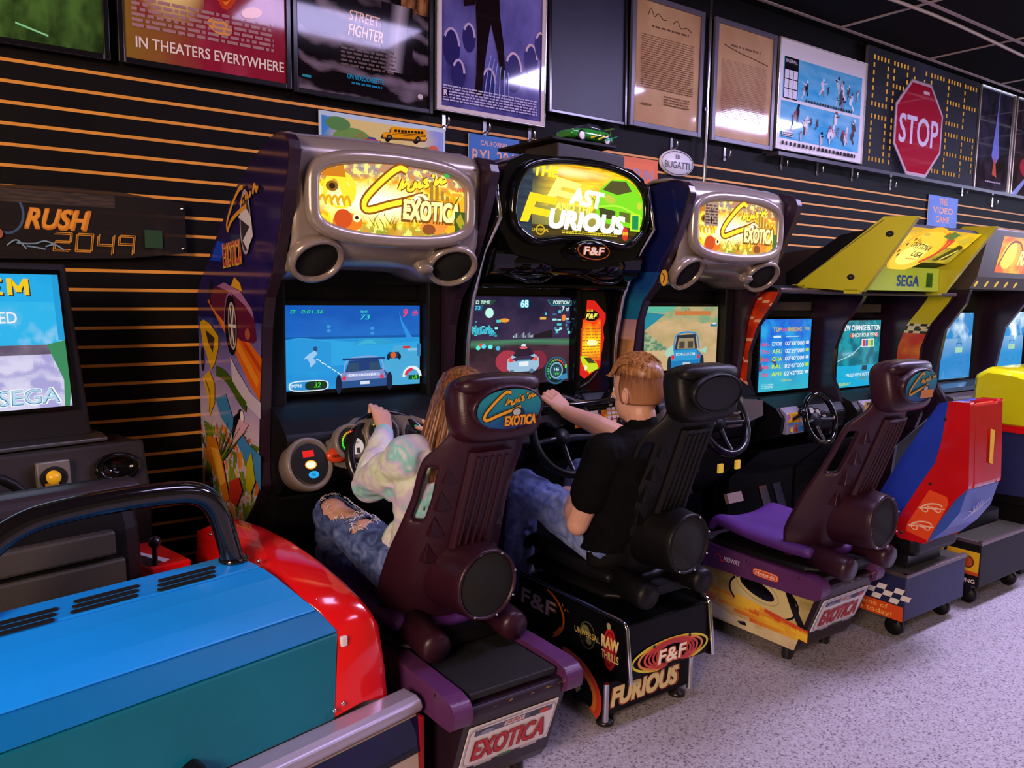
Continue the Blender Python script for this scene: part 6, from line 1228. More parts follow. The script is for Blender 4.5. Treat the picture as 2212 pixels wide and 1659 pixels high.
for k, (x0, x1, art, z0) in enumerate(((3.435, 3.865, art_rank, .985), (4.06, 4.475, art_view, .975))):
    y = -.905 if k == 0 else -.95
    m = MB(); m.bx(XP[k]+.03, XP[k+1], -.86, -.80, .9, 1.5); m.build('monitor_surround', mat('surround_dark', (.012, .010, .011), .5), t)
    crt(x0, x1, z0, z0+.375, y, art, t)
    m = MB(); m.bx(x0+.03, x1-.02, y-.01, y+.0, z0+.42, z0+.465); m.build('info_card', mat('card_dim', (.09, .07, .05), .5), t)
    m = MB(); m.prism([(y, .965), (y-.075, .955), (y-.10, .935), (y, .93)], 'x', x0-.01, x1+.01); m.build('dash_shelf', 'shelf_gloss', t, bevel=.004)
    m = MB(); m.prism([(y-.06, .965), (y-.16, .925), (y-.20, .88), (y-.19, .80), (-.80, .68), (-.80, .94)], 'x', XP[k]+.03, XP[k+1]); ds = m.build('dash', 'black_plastic', t, bevel=.012)
    cx_ = (x0+x1)/2-.01
    m = MB(); m.prism([(y-.165, .93), (y-.205, .90), (y-.215, .80), (y-.19, .80)], 'x', cx_-.24, cx_-.105); cd_ = m.build('control_panel', mat('panel_pale', (.30, .28, .36), .4), ds, bevel=.004)
    s = Sheet(.135, .13); s.E = .0006
    if k == 0: s.poly([(.01, .055), (.012, .105), (.09, .108), (.12, .055)], '#e0b020'); s.ell(.02, .085, .012, .014, '#b85a9c'); s.lines(.04, .06, .11, .10, 5, '#8a5a14', .5, 3); s.rect(.005, .048, .13, .054, '#3a78c8'); s.ell(.03, .022, .012, .011, '#e8c01c'); s.rect(.055, .008, .078, .04, '#c82820'); s.text('5', .067, .014, .02, '#2a0c0c', 0, .01, align='C'); s.rect(.08, .010, .125, .038, '#2888c8')
    else: s.rect(.005, .05, .12, .125, '#c8a028'); s.rect(.015, .055, .105, .12, '#1c1410'); s.ell(.04, .09, .022, .022, '#c8843a'); s.rect(.06, .06, .10, .08, '#b88a28'); s.rect(.005, .005, .13, .035, '#b8b4bc'); [s.ell(.03+.025*j, .02, .009, .009, c) for j, c in enumerate(('#e8c020', '#d82c24', '#2868d8', '#3cd838'))]
    s.build('control_print', 'print_matte', cd_, o=(cx_-.24, y-.2155, .80), u=(1, 0, 0), v=(0, .10, 1))
    for j in range(4):
        p = Vector((cx_-.075+.055*j, y-.195, .885+.018*math.sin(1+j))); m = MB(); m.lathe([(.023, -.01), (.024, .004), (.020, .006), (.019, .002), (0, .002)], p, (0, -.9, .4), 18); g = m.build('gauge', 'black_gloss', ds); m = MB(); m.lathe([(0, .0035), (.018, .003)], p, (0, -.9, .4), 18); m.build('gauge_face', mat('gauge_white', (.5, .47, .42), .4), g, fix=False)
    steering_wheel(t, Vector((cx_, -1.14, .865)), .125, 'black_gloss', tilt=.30)
    m = MB(); m.prism([(-1.0, .70), (-.80, .52), (-.80, .05), (-.06, .05), (-.06, .70)], 'x', XP[k]+.03, XP[k+1]); m.build('lower_body', 'black_plastic', t, bevel=.01)
    for px_ in (-.06, .06): pedal(t, Vector((cx_+px_, -.88, .38)), 'chrome')
for px, py in ((1593, 1003), (1556, 1012)): p = U(px, py, y=-1.02); m = MB(); m.box(p, (.035, .012, .045)); m.build('coin_button', mat('coin_amber', (.6, .35, .03), .3, emit=(.7, .4, .04), es=.6), t, bevel=.003)
m = MB(); p = U(1585, 1075, y=-1.2); m.box(p, (.10, .02, .045), rot('X', -.4)); m.build('foot_plate', mat('brass_dull', (.20, .13, .11), .5), t)
# gear lever between dash and pillar
m = MB(); m.tube([(3.46, -1.08, .85), (3.455, -1.15, .90)], .008, 8); m.ell((3.453, -1.158, .912), (.018, .018, .02)); m.build('gear_lever', 'black_gloss', t)
# seat of the near station
def twin_seat():
    x0, x1 = 3.36, 3.645
    t = thing('game_seat', 'blue and red high-backed seat with orange sticker, right of the empty purple seat', 'seat', (3.63, -1.75, .30))
    side = [(-1.90, 1.062), (-1.985, 1.066), (-2.005, .72), (-1.955, .66), (-1.90, .56), (-1.85, .448), (-1.735, .445), (-1.70, .48), (-1.80, .68), (-1.865, .80), (-1.885, .90)]
    mat('seat_red', '#c41418', .16, coat=.5, var=.06); mat('seat_blue', '#1c38a4', .4, var=.1); mat('seat_lightblue', '#3a5ab4', .35, var=.08)
    for xa in (x0, x1-.05):
        m = MB(); m.prism(side, 'x', xa, xa+.05); sp = m.build('side_shell', 'seat_red', t, bevel=.014, segs=3)
        if xa == x0:
            s = Sheet(1, 1); s.E = .0006; A = lambda px, py: (-U(px, py, x=x0).y, U(px, py, x=x0).z)
            s.poly([A(*p) for p in ((2008, 1058), (2046, 1074), (2049, 1090), (2004, 1168), (1957, 1146), (1960, 1130))], '#e84c1c')
            for cx_, cy_ in ((2012, 1098), (1990, 1136)):
                q = A(cx_, cy_); s.ring(q[0], q[1], .05, .022, .006, '#f0c8a8', 0, PI, a=.3); s.stroke([(q[0]-.055, q[1]-.008), (q[0]+.055, q[1]+.008)], .005, '#f0c8a8'); s.ring(q[0]-.025, q[1]-.012, .014, .010, .004, '#f0c8a8'); s.ring(q[0]+.028, q[1]-.002, .014, .010, .004, '#f0c8a8'); s.lines(q[0]-.03, q[1]-.004, q[0]+.03, q[1]+.012, 2, '#f0c8a8', .5, 3)
            s.build('side_sticker', 'print_matte', sp, (lambda a, b_, h: Vector((x0-.0006-h, -a, b_))))
            for p in ((2042, 905), (2010, 1045), (1947, 1150)): q = A(*p); m = MB(); m.lathe([(.007, 0), (.006, .003), (0, .003)], (x0-.0005, -q[0], q[1]), (-1, 0, 0), 10); m.build('screw', 'black_metal', sp)
    m = MB(); m.prism([(-1.90, 1.055), (-1.985, 1.06), (-2.008, .72), (-1.97, .69), (-1.90, .70)], 'x', x0+.045, x1-.045); m.build('rear_shell', 'seat_red', t, bevel=.012)
    m = MB(); m.prism([(-2.0, .715), (-1.975, .61), (-1.925, .53), (-1.86, .46), (-1.80, .46), (-1.85, .69)], 'x', x0+.006, x1-.006); rl = m.build('rear_lower', 'seat_lightblue', t, bevel=.006)
    s = Sheet(1, 1); s.E = .0006
    for k in range(7): a = .35+.38*k; s.stroke([(.14, .06), (.14+.04*math.cos(a), .06+.045*math.sin(a)), (.14+.065*math.cos(a+.15), .06+.08*math.sin(a+.15))], .005, '#d8dcf0')
    s.stroke([(.09, .04), (.15, .09), (.20, .14)], .006, '#d8dcf0'); s.build('leaf_mark', 'print_matte', rl, o=(x0, -1.932, .532), u=(1, 0, 0), v=(0, -.05, .09))
    s = Sheet(1, 1); s.poly([(.165, .15), (.205, .14), (.185, .0), (.155, .01)], '#f0c41c'); s.build('rear_sticker', 'print_matte', t, o=(x0, -2.0085, .80), u=(1, 0, 0), v=(0, .023, .34))
    m = MB(); m.loft([[Vector((x, *p)) for p in ((-1.86, 1.05), (-1.90, 1.06), (-1.895, .80), (-1.82, .62), (-1.70, .47), (-1.50, .46), (-1.55, .52), (-1.62, .60), (-1.72, .80))] for x in (x0+.004, x1-.004)], sm=False); m.build('inner_shell', 'seat_blue', t, bevel=.012)
    m = MB(); m.bx(x0+.03, x1+.12, -1.80, -1.30, .36, .46); m.build('seat_pan', 'black_plastic', t, bevel=.03, segs=3)
    m = MB(); m.bx(x0+.06, x1+.06, -1.75, -1.35, .302, .37); m.build('slider', 'black_metal', t); return t
twin_seat()
def twin_pedestal(x0, x1, label, yr, z0, z1, mt, art):
    t = thing('seat_pedestal', label, 'pedestal', ((x0+x1)/2, yr+.35, 0), 0, 'pedestals under the game seats')
    m = MB(); m.bx(x0, x1, yr, -1.02, z0, z1-.004); b_ = m.build('pedestal_body', mt, t, bevel=.004)
    m = MB(); m.bx(x0+.02, x1-.02, yr+.02, -1.02, z1-.004, z1); m.build('top_carpet', mat('olive_mat', (.030, .026, .010), .8, bump=.5, bscale=150), t)
    m = MB(); m.bx(x0-.005, x1+.005, yr-.005, yr+.018, z1-.012, z1+.004); m.bx(x0-.005, x0+.016, yr, -1.02, z1-.012, z1+.004); m.build('edge_trim', mat('trim_bronze', (.20, .15, .14), .35, .7), t, bevel=.002)
    art(t, b_)
    for x in (x0+.06, x1-.06): m = MB(); m.lathe([(.0, -.018), (.036, -.018), (.042, -.008), (.042, .008), (.036, .018), (0, .018)], (x, yr+.07, .042), (1, 0, 0), 18); m.bx(x-.02, x+.02, yr+.05, yr+.09, .06, z0+.005); m.build('caster', 'black_plastic', t)
def art_b1(t, b_):
    s = Sheet(1, 1); s.E = .0005; x0 = 3.325
    for i in range(9):
        for j in range(3):
            if (i+j) % 2: s.poly([(1.45+.04*i+.01*j, .165+.024*j), (1.49+.04*i+.01*j, .165+.024*j), (1.50+.04*i+.01*j, .189+.024*j), (1.46+.04*i+.01*j, .189+.024*j)], '#e4dcd8')
    s.rect(1.42, .095, 1.798, .16, '#d8501c'); s.text('Game of', 1.58, .132, .030, '#f0b85c', 0, .01, fit=.15); s.text('a today!', 1.60, .104, .030, '#f0b85c', 0, .01, fit=.15)
    s.build('side_print', 'print_matte', b_, (lambda a, c, h: Vector((x0-.0005-h, -a, c))))
mat('base_navy', '#1c2250', .5, var=.12, vscale=12, bump=.15, bscale=60); mat('base_black', (.006, .005, .006), .5, spec=.2, bump=.15, bscale=80)
twin_pedestal(3.325, 3.85, 'navy pedestal with checkered flag strip under the blue and red seat', -1.80, .095, .30, 'base_navy', art_b1)
def art_b2(t, b_):
    s = Sheet(1, 1); s.E = .0005; x0 = 4.0
    s.rect(1.30, .175, 1.795, .275, '#e0b41c'); s.rect(1.30, .160, 1.795, .176, '#c8481c'); s.ell(1.745, .222, .028, .030, '#b8501c'); s.ring(1.745, .222, .028, .030, .006, '#5a2410')
    for k in range(5): s.ell(1.36+.065*k, .27, .026, .030, '#1a1410'); s.ell(1.36+.065*k, .262, .012, .018, '#e0b41c')
    s.text('WING', 1.70, .122, .028, '#d8d0d0', 0, .012, fit=.085); s.build('side_print', 'print_matte', b_, (lambda a, c, h: Vector((x0-.0005-h, -a, c))))
    m = MB(); m.bx(4.06, 4.5, -1.66, -1.2, .325, .40); m.build('seat_box', 'base_black', t, bevel=.01)
twin_pedestal(4.0, 4.55, 'black pedestal with yellow side strip and casters at the right edge', -1.80, .105, .325, 'base_black', art_b2)

# ================================================================ next cabinets at the right edge
t = thing('arcade_cabinet', 'dark brown racing cabinet with orange lit sign at the right edge', 'arcade machine', (5.3, -.6, 0), 0, 'driving game cabinets along the wall')
mat('header_brown', (.055, .035, .030), .35, bump=.1, bscale=60)
m = MB(); m.prism([(-.06, 1.55), (-1.36, 1.53), (-1.40, 1.60), (-1.45, 1.86), (-1.16, 1.87), (-.06, 1.75)], 'x', 4.62, 6.1); hd = m.build('header', 'header_brown', t, bevel=.012, segs=3)
s = Sheet(1.15, .20); s.E = .0005
s.raster(30, 8, lambda u, v: mixc('#e8641c', '#f8b428', .5+1.3*fbm(u*2, v, 4, 150)))
s.ell(.12, .10, .09, .075, '#f8d850', .5); s.stroke([(.02, .04), (.10, .16), (.22, .17), (.30, .10)], .012, '#8a3410'); s.text('RALLY', .25, .05, .11, '#fff0a0', .2, .03)
s.build('marquee', 'backlit_print', hd, o=(4.80, -1.4055, 1.628), u=(1, 0, 0), v=(0, -.05, .26))
for k in range(5): p = Vector((4.66+.12*k, -1.375, 1.572)); m = MB(); m.lathe([(.0, .010), (.020, .008), (.024, 0)], p, (0, -.88, -.4), 16, sc2=(.7, 1.25), up=(1, 0, 0)); m.build('header_lamp', mat('lamp_amber', (.5, .35, .05), .3, emit=(.8, .5, .06), es=.7), hd)
for k, xa in enumerate((4.64, 5.37, 6.05)):
    m = MB(); m.prism([(-.06, .05), (-.06, 1.53), (-1.36, 1.53), (-1.34, 1.45), (-1.24, 1.30), (-1.20, 1.02), (-1.28, .90), (-1.0, .6), (-.95, .05)], 'x', xa, xa+.03); m.build('side_panel', 'panel_edge', t, bevel=.004)
def art_road(seed, tint):
    def f(s):
        w, h = s.w, s.h
        s.raster(20, 26, lambda u, v: mixc(tint, '#d8f0fc', max(0, .3+1.6*fbm(u, v, 3, seed)) if v > .62 else max(0, (v-.35)*1.2)))
        s.poly([(.35*w, .62*h), (.65*w, .62*h), (.9*w, 0), (.05*w, 0)], '#4898d0'); s.poly([(.42*w, .55*h), (.60*w, .55*h), (.66*w, .22*h), (.36*w, .22*h)], '#3078b0'); s.rect(.40*w, .40*h, .63*w, .48*h, '#a8d8b8'); s.poly([(.44*w, .56*h), (.58*w, .56*h), (.56*w, .62*h), (.46*w, .62*h)], '#5a9cc8')
    return f
crt(4.83, 5.20, 1.0, 1.395, -1.13, art_road(160, '#2c8ad0'), t); crt(5.52, 5.92, 1.0, 1.40, -1.13, art_road(161, '#2c94d8'), t)
m = MB(); m.bx(4.67, 6.05, -1.08, -1.02, .92, 1.53); m.build('monitor_surround', 'surround_dark', t)
m = MB(); m.prism([(-1.13, .985), (-1.23, .965), (-1.25, .945), (-1.13, .93)], 'x', 4.68, 6.03); m.build('dash_shelf', 'shelf_gloss', t)
m = MB(); m.prism([(-1.18, .955), (-1.30, .92), (-1.32, .84), (-.9, .66), (-.9, .95)], 'x', 4.67, 6.05); ds = m.build('dash', 'header_brown', t, bevel=.01)
s = Sheet(.14, .09); s.rect(0, 0, .14, .09, '#c83c1c'); s.rect(.05, .02, .09, .07, '#d8b04c'); s.lines(.01, .01, .045, .08, 4, '#e88a5c', .5, 3); s.build('control_print', 'print_matte', ds, o=(4.92, -1.3205, .845), u=(1, 0, 0), v=(0, .2, 1))
for j in range(3): p = Vector((5.10+.07*j, -1.315, .90)); m = MB(); m.lathe([(.023, -.01), (.024, .004), (.019, .002), (0, .002)], p, (0, -.95, .3), 16); m.build('gauge', 'gauge_white', ds)
m = MB(); m.bx(4.67, 6.05, -.95, -.06, .05, .70); m.build('lower_body', 'black_plastic', t)
# yellow racing car shell used as a seat
t = thing('racing_car_shell', 'yellow racing car shell with red stripe and navy side at the right edge', 'game car', (4.95, -1.6, .0))
mat('shell_yellow', '#d8d414', .12, coat=.6); secs = []
for x, k in ((4.54, .86), (4.56, .95), (4.62, 1.0), (5.4, 1.0), (5.5, .95)): secs.append([Vector((x, -1.66+(a)*k*.95, .92+b_*k)) for a, b_ in ((-.20, -.10), (-.215, .02), (-.20, .10), (-.13, .155), (.0, .19), (.16, .20), (.22, .16), (.23, -.10))])
m = MB(); m.loft(secs); m.build('car_shell', 'shell_yellow', t, bevel=.01)
m = MB(); m.tube([(4.60, -1.80, 1.075), (4.63, -1.77, 1.105), (4.75, -1.73, 1.118), (4.86, -1.66, 1.135), (4.95, -1.56, 1.17)], .022, 10); m.build('shell_trim', 'edge_brown', t)
m = MB(); m.bx(4.56, 5.5, -1.875, -1.45, .785, .83); m.build('red_stripe', 'car_red', t, bevel=.01)
m = MB(); m.prism([(-1.87, .785), (-1.81, .46), (-1.46, .44), (-1.45, .785)], 'x', 4.58, 5.5); lb = m.build('lower_side', 'base_navy', t, bevel=.01)
s = Sheet(1, 1); s.poly([(.03, .06), (.20, .30), (.30, .30), (.12, .02)], '#c8b8b4'); s.poly([(.10, .05), (.26, .28), (.30, .26), (.15, .03)], '#a82c24'); s.text('RACING', .05, .09, .07, '#e8dcd8', .2, .02, a=.9); s.poly([(.20, .02), (.40, .12), (.40, .02)], '#d89018'); s.build('side_decal', 'print_matte', lb, o=(4.60, -1.8115, .46), u=(1, 0, 0), v=(0, -.06, .325))
m = MB(); m.ell((4.575, -1.80, .985), (.012, .014, .014)); m.build('screw', 'chrome', t)
m = MB(); m.prism([(-1.82, .46), (-1.46, .46), (-1.46, .40), (-1.76, .40)], 'x', 4.62, 5.5); m.prism([(-1.70, .0), (-1.46, .0), (-1.46, .41), (-1.70, .41)], 'x', 4.72, 5.5); m.build('stand', 'black_plastic', t)
# ================================================================ people
def remesh(mb, name, mt, parent, vox=.006, it=3, amp=0.0, fs=9.0, cut=None, seed=1, aniso=(1, 1, 1)):
    tmp = mb.build('tmp', mt if isinstance(mt, (list, tuple)) else [mt], None, loc=(0, 0, 0))
    r = tmp.modifiers.new('r', 'REMESH'); r.mode = 'VOXEL'; r.voxel_size = vox; r.use_smooth_shade = True
    s = tmp.modifiers.new('s', 'SMOOTH'); s.iterations = it; s.factor = .5
    ws = bpy.data.scenes.new('workbench'); C.objects.unlink(tmp); ws.collection.objects.link(tmp); vl = ws.view_layers[0]; vl.update(); dg = vl.depsgraph; me = bpy.data.meshes.new_from_object(tmp.evaluated_get(dg))
    ob = bpy.data.objects.new(name, me); C.objects.link(ob); bpy.data.objects.remove(tmp, do_unlink=True); bpy.data.scenes.remove(ws)
    if amp:
        nv = len(me.vertices); co = [0.0]*(3*nv); no = [0.0]*(3*nv); me.vertices.foreach_get('co', co); me.vertex_normals.foreach_get('vector', no)
        for i in range(nv):
            p = Vector(co[3*i:3*i+3]); d = noise.fractal(Vector((p.x*aniso[0], p.y*aniso[1], p.z*aniso[2]))*fs+Vector((seed*3.1, 0, 0)), 1.0, 2.0, 3); ridge = 1-abs(d)*2.2
            co[3*i:3*i+3] = p+Vector(no[3*i:3*i+3])*amp*(.6*d+.5*ridge-.2)
        me.vertices.foreach_set('co', co)
    if cut:
        bm = bmesh.new(); bm.from_mesh(me); kill = []
        for f in bm.faces:
            c = f.calc_center_median()
            for cc, rr, R_ in cut:
                q = R_ @ (c-cc); n_ = .22*noise.noise(c*60)
                if (q.x/rr[0])**2+(q.y/rr[1])**2+(q.z/rr[2])**2 < 1+n_: kill.append(f); break
        bmesh.ops.delete(bm, geom=kill, context='FACES'); bm.to_mesh(me); bm.free()
    me.polygons.foreach_set('use_smooth', [True]*len(me.polygons))
    Mi = (Matrix.Translation(parent.location) @ parent.rotation_euler.to_matrix().to_4x4()).inverted() if parent.type == 'EMPTY' else Matrix.Identity(4)
    if parent.type != 'EMPTY':
        gp = parent.parent; Mi = Matrix.Translation(gp.location).inverted()
    me.transform(Mi); me.update(); ob.parent = parent
    if cut: q = ob.modifiers.new('thickness', 'SOLIDIFY'); q.thickness = .004; q.offset = -1
    return ob
def limb(m, pts, rr, n=14):
    m.tube(pts, rr, n)
    for p, r in zip(pts, rr): m.ell(p, (r*.99, r*.99, r*.99), None, 14, 8)
def V(*a): return Vector(a)
def hand(m, wrist, knuck, across, fwd, curl_c, s=1.0, thumb=None):
    # palm from wrist to knuckles; four fingers of their own length bend round the rim; the thumb leaves the side of the palm
    ax = (knuck-wrist); L = ax.length; a = ax.normalized(); c = across.normalized(); nrm = a.cross(c).normalized()
    secs = []
    for t, w_, th in ((0, .024, .019), (.25, .030, .018), (.6, .037, .017), (.92, .039, .014), (1.0, .036, .011)):
        o = wrist+ax*t; secs.append([o+c*(w_*s*math.cos(2*PI*k/14))+nrm*(th*s*math.sin(2*PI*k/14)) for k in range(14)])
    m.loft(secs); m.ell(wrist, (.023*s, .023*s, .02*s), None, 12, 8)
    for i, (off, l1, l2, l3, r) in enumerate(((-.031, .040, .026, .020, .0088), (-.0105, .044, .029, .022, .0092), (.0105, .041, .027, .021, .0088), (.030, .032, .021, .018, .0078))):
        b0 = knuck+c*off*s-a*.006; d1 = (a*.55+fwd*.85).normalized(); p1 = b0+d1*l1*s; d2 = (fwd*.45-a*.55+curl_c*.7).normalized(); p2 = p1+d2*l2*s; d3 = (curl_c*.8-fwd*.5-a*.3).normalized(); p3 = p2+d3*l3*s
        limb(m, [b0, p1, p2, p3], [r*1.12*s, r*s, r*.92*s, r*.78*s], 10)
    if thumb: t0 = wrist+ax*.28+c*thumb[0]*.024*s; limb(m, [t0, thumb[1], thumb[2]], [.0125*s, .0105*s, .0085*s], 10)
def eye_pair(t, c, f, r_):
    rt = f.cross(V(0, 0, 1)).normalized()
    for k in (-1, 1):
        m = MB(); m.ell(c+rt*(.031*k)+f*(r_-.024)+V(0, 0, .005), (.0115, .0115, .0115), None, 12, 8); e = m.build('eye', mat('eye_white', (.75, .72, .70), .15), t)
        m = MB(); m.ell(c+rt*(.031*k)+f*(r_-.016)+V(0, 0, .005), (.006, .005, .005), None, 10, 6); m.build('iris', mat('eye_iris', (.03, .04, .05), .1), e)
    m = MB(); m.tube([c+rt*(.022*k/3)+f*(r_-.013-.002*abs(k))+V(0, 0, -.052+.002*abs(k)) for k in range(-3, 4)], [.002, .004, .005, .0055, .005, .004, .002], 8); m.build('mouth', mat('lips', (.42, .16, .15), .4), t)
def head(m, c, f, s=1.0):
    rt = f.cross(V(0, 0, 1)).normalized(); R_ = Matrix((rt, f, V(0, 0, 1))).transposed()
    m.ell(c+V(0, 0, .020*s), (.074*s, .095*s, .098*s), R_, 24, 16); m.ell(c+f*.018*s+V(0, 0, -.045*s), (.058*s, .072*s, .070*s), R_, 20, 12); m.ell(c+f*.052*s+V(0, 0, -.085*s), (.028*s, .026*s, .024*s), R_)
    m.tube([c+f*.090*s+V(0, 0, .012*s), c+f*.108*s+V(0, 0, -.022*s), c+f*.092*s+V(0, 0, -.032*s)], [.008*s, .0125*s, .010*s], 10)
    for k in (-1, 1):
        e = c+rt*(.076*s*k)-f*.004*s+V(0, 0, -.008*s); Re = R_ @ rot('Z', -.35*k)
        m.ell(e, (.009*s, .019*s, .031*s), Re, 14, 10); m.tube([e+rt*.008*k*s+f*.004*s+V(0, 0, .026*s), e+rt*.014*k*s-f*.014*s+V(0, 0, .016*s), e+rt*.012*k*s-f*.016*s+V(0, 0, -.008*s), e+rt*.006*k*s-f*.004*s+V(0, 0, -.028*s)], .0045*s, 8)
skinm = mat('skin', (.62, .33, .24), .45, spec=.4, bump=.08, bscale=300, var=.08, vscale=10)
skinm.node_tree.nodes['Principled BSDF'].inputs['Subsurface Weight'].default_value = .12; skinm.node_tree.nodes['Principled BSDF'].inputs['Subsurface Radius'].default_value = (.012, .005, .003)
def cloth(name, cols, sc, rough=.85, weave=0, detail=4, sh=.1):
    m = mat(name, cols[0], rough, spec=.12); nt = m.node_tree; b = nt.nodes['Principled BSDF']; b.inputs['Sheen Weight'].default_value = sh; tc = nt.nodes.new('ShaderNodeTexCoord'); n = nt.nodes.new('ShaderNodeTexNoise'); n.inputs['Scale'].default_value = sc; n.inputs['Detail'].default_value = detail; n.inputs['Distortion'].default_value = 1.2
    r = nt.nodes.new('ShaderNodeValToRGB'); el = r.color_ramp.elements
    for i, c in enumerate(cols):
        p = .28+.44*i/(len(cols)-1); e = el[i] if i < 2 else el.new(p); e.position = p; e.color = (*lin(hx(c)), 1)
    nt.links.new(tc.outputs['Object'], n.inputs['Vector']); nt.links.new(n.outputs['Fac'], r.inputs['Fac']); nt.links.new(r.outputs['Color'], b.inputs['Base Color'])
    n2 = nt.nodes.new('ShaderNodeTexNoise'); n2.inputs['Scale'].default_value = 350; bp = nt.nodes.new('ShaderNodeBump'); bp.inputs['Strength'].default_value = .3; bp.inputs['Distance'].default_value = .002
    nt.links.new(tc.outputs['Object'], n2.inputs['Vector']); nt.links.new(n2.outputs['Fac'], bp.inputs['Height']); nt.links.new(bp.outputs['Normal'], b.inputs['Normal']); return m
cloth('tie_dye', ['#6ab8c8', '#b8c8a4', '#cfd8c8', '#c2b4d2', '#7ac4c0', '#d8d4d8'], 5.5)
cloth('denim_blue', ['#26325a', '#3c4c7e', '#52659c', '#7080b0'], 22, detail=6); cloth('denim_pale', ['#4c5c90', '#6878b0', '#8090c4', '#98a6d0'], 14, detail=6); cloth('tee_black', ['#040305', '#070608'], 10, sh=0)
def hair_mat(name, c1, c2):
    m = mat(name, c1, .38, spec=.4); nt = m.node_tree; b = nt.nodes['Principled BSDF']; tc = nt.nodes.new('ShaderNodeTexCoord'); mp = nt.nodes.new('ShaderNodeMapping'); mp.inputs['Scale'].default_value = (140, 140, 14); n = nt.nodes.new('ShaderNodeTexNoise'); n.inputs['Scale'].default_value = 1.0
    r = nt.nodes.new('ShaderNodeValToRGB'); r.color_ramp.elements[0].position = .35; r.color_ramp.elements[1].position = .65; r.color_ramp.elements[0].color = (*lin(hx(c1)), 1); r.color_ramp.elements[1].color = (*lin(hx(c2)), 1)
    nt.links.new(tc.outputs['Object'], mp.inputs['Vector']); nt.links.new(mp.outputs['Vector'], n.inputs['Vector']); nt.links.new(n.outputs['Fac'], r.inputs['Fac']); nt.links.new(r.outputs['Color'], b.inputs['Base Color']); return m
hair_mat('hair_brown', '#4a2a18', '#8a5a38'); hair_mat('hair_sandy', '#6a4024', '#b07c4a'); hf = hair_mat('hair_fade', '#5e3a26', '#7e5236'); nt = hf.node_tree; b = nt.nodes['Principled BSDF']; src = b.inputs['Base Color'].links[0].from_socket; tc = nt.nodes.new('ShaderNodeTexCoord'); sp = nt.nodes.new('ShaderNodeSeparateXYZ'); mr = nt.nodes.new('ShaderNodeMapRange'); mx = nt.nodes.new('ShaderNodeMix'); mx.data_type = 'RGBA'
mr.inputs['From Min'].default_value = .585; mr.inputs['From Max'].default_value = .685; mx.inputs[6].default_value = (*lin(hx('#b27a58')), 1); b.inputs['Roughness'].default_value = .6; b.inputs['Specular IOR Level'].default_value = .15
nt.links.new(tc.outputs['Object'], sp.inputs['Vector']); nt.links.new(sp.outputs['Z'], mr.inputs['Value']); nt.links.new(mr.outputs['Result'], mx.inputs[0]); nt.links.new(src, mx.inputs[7]); nt.links.new(mx.outputs[2], b.inputs['Base Color'])

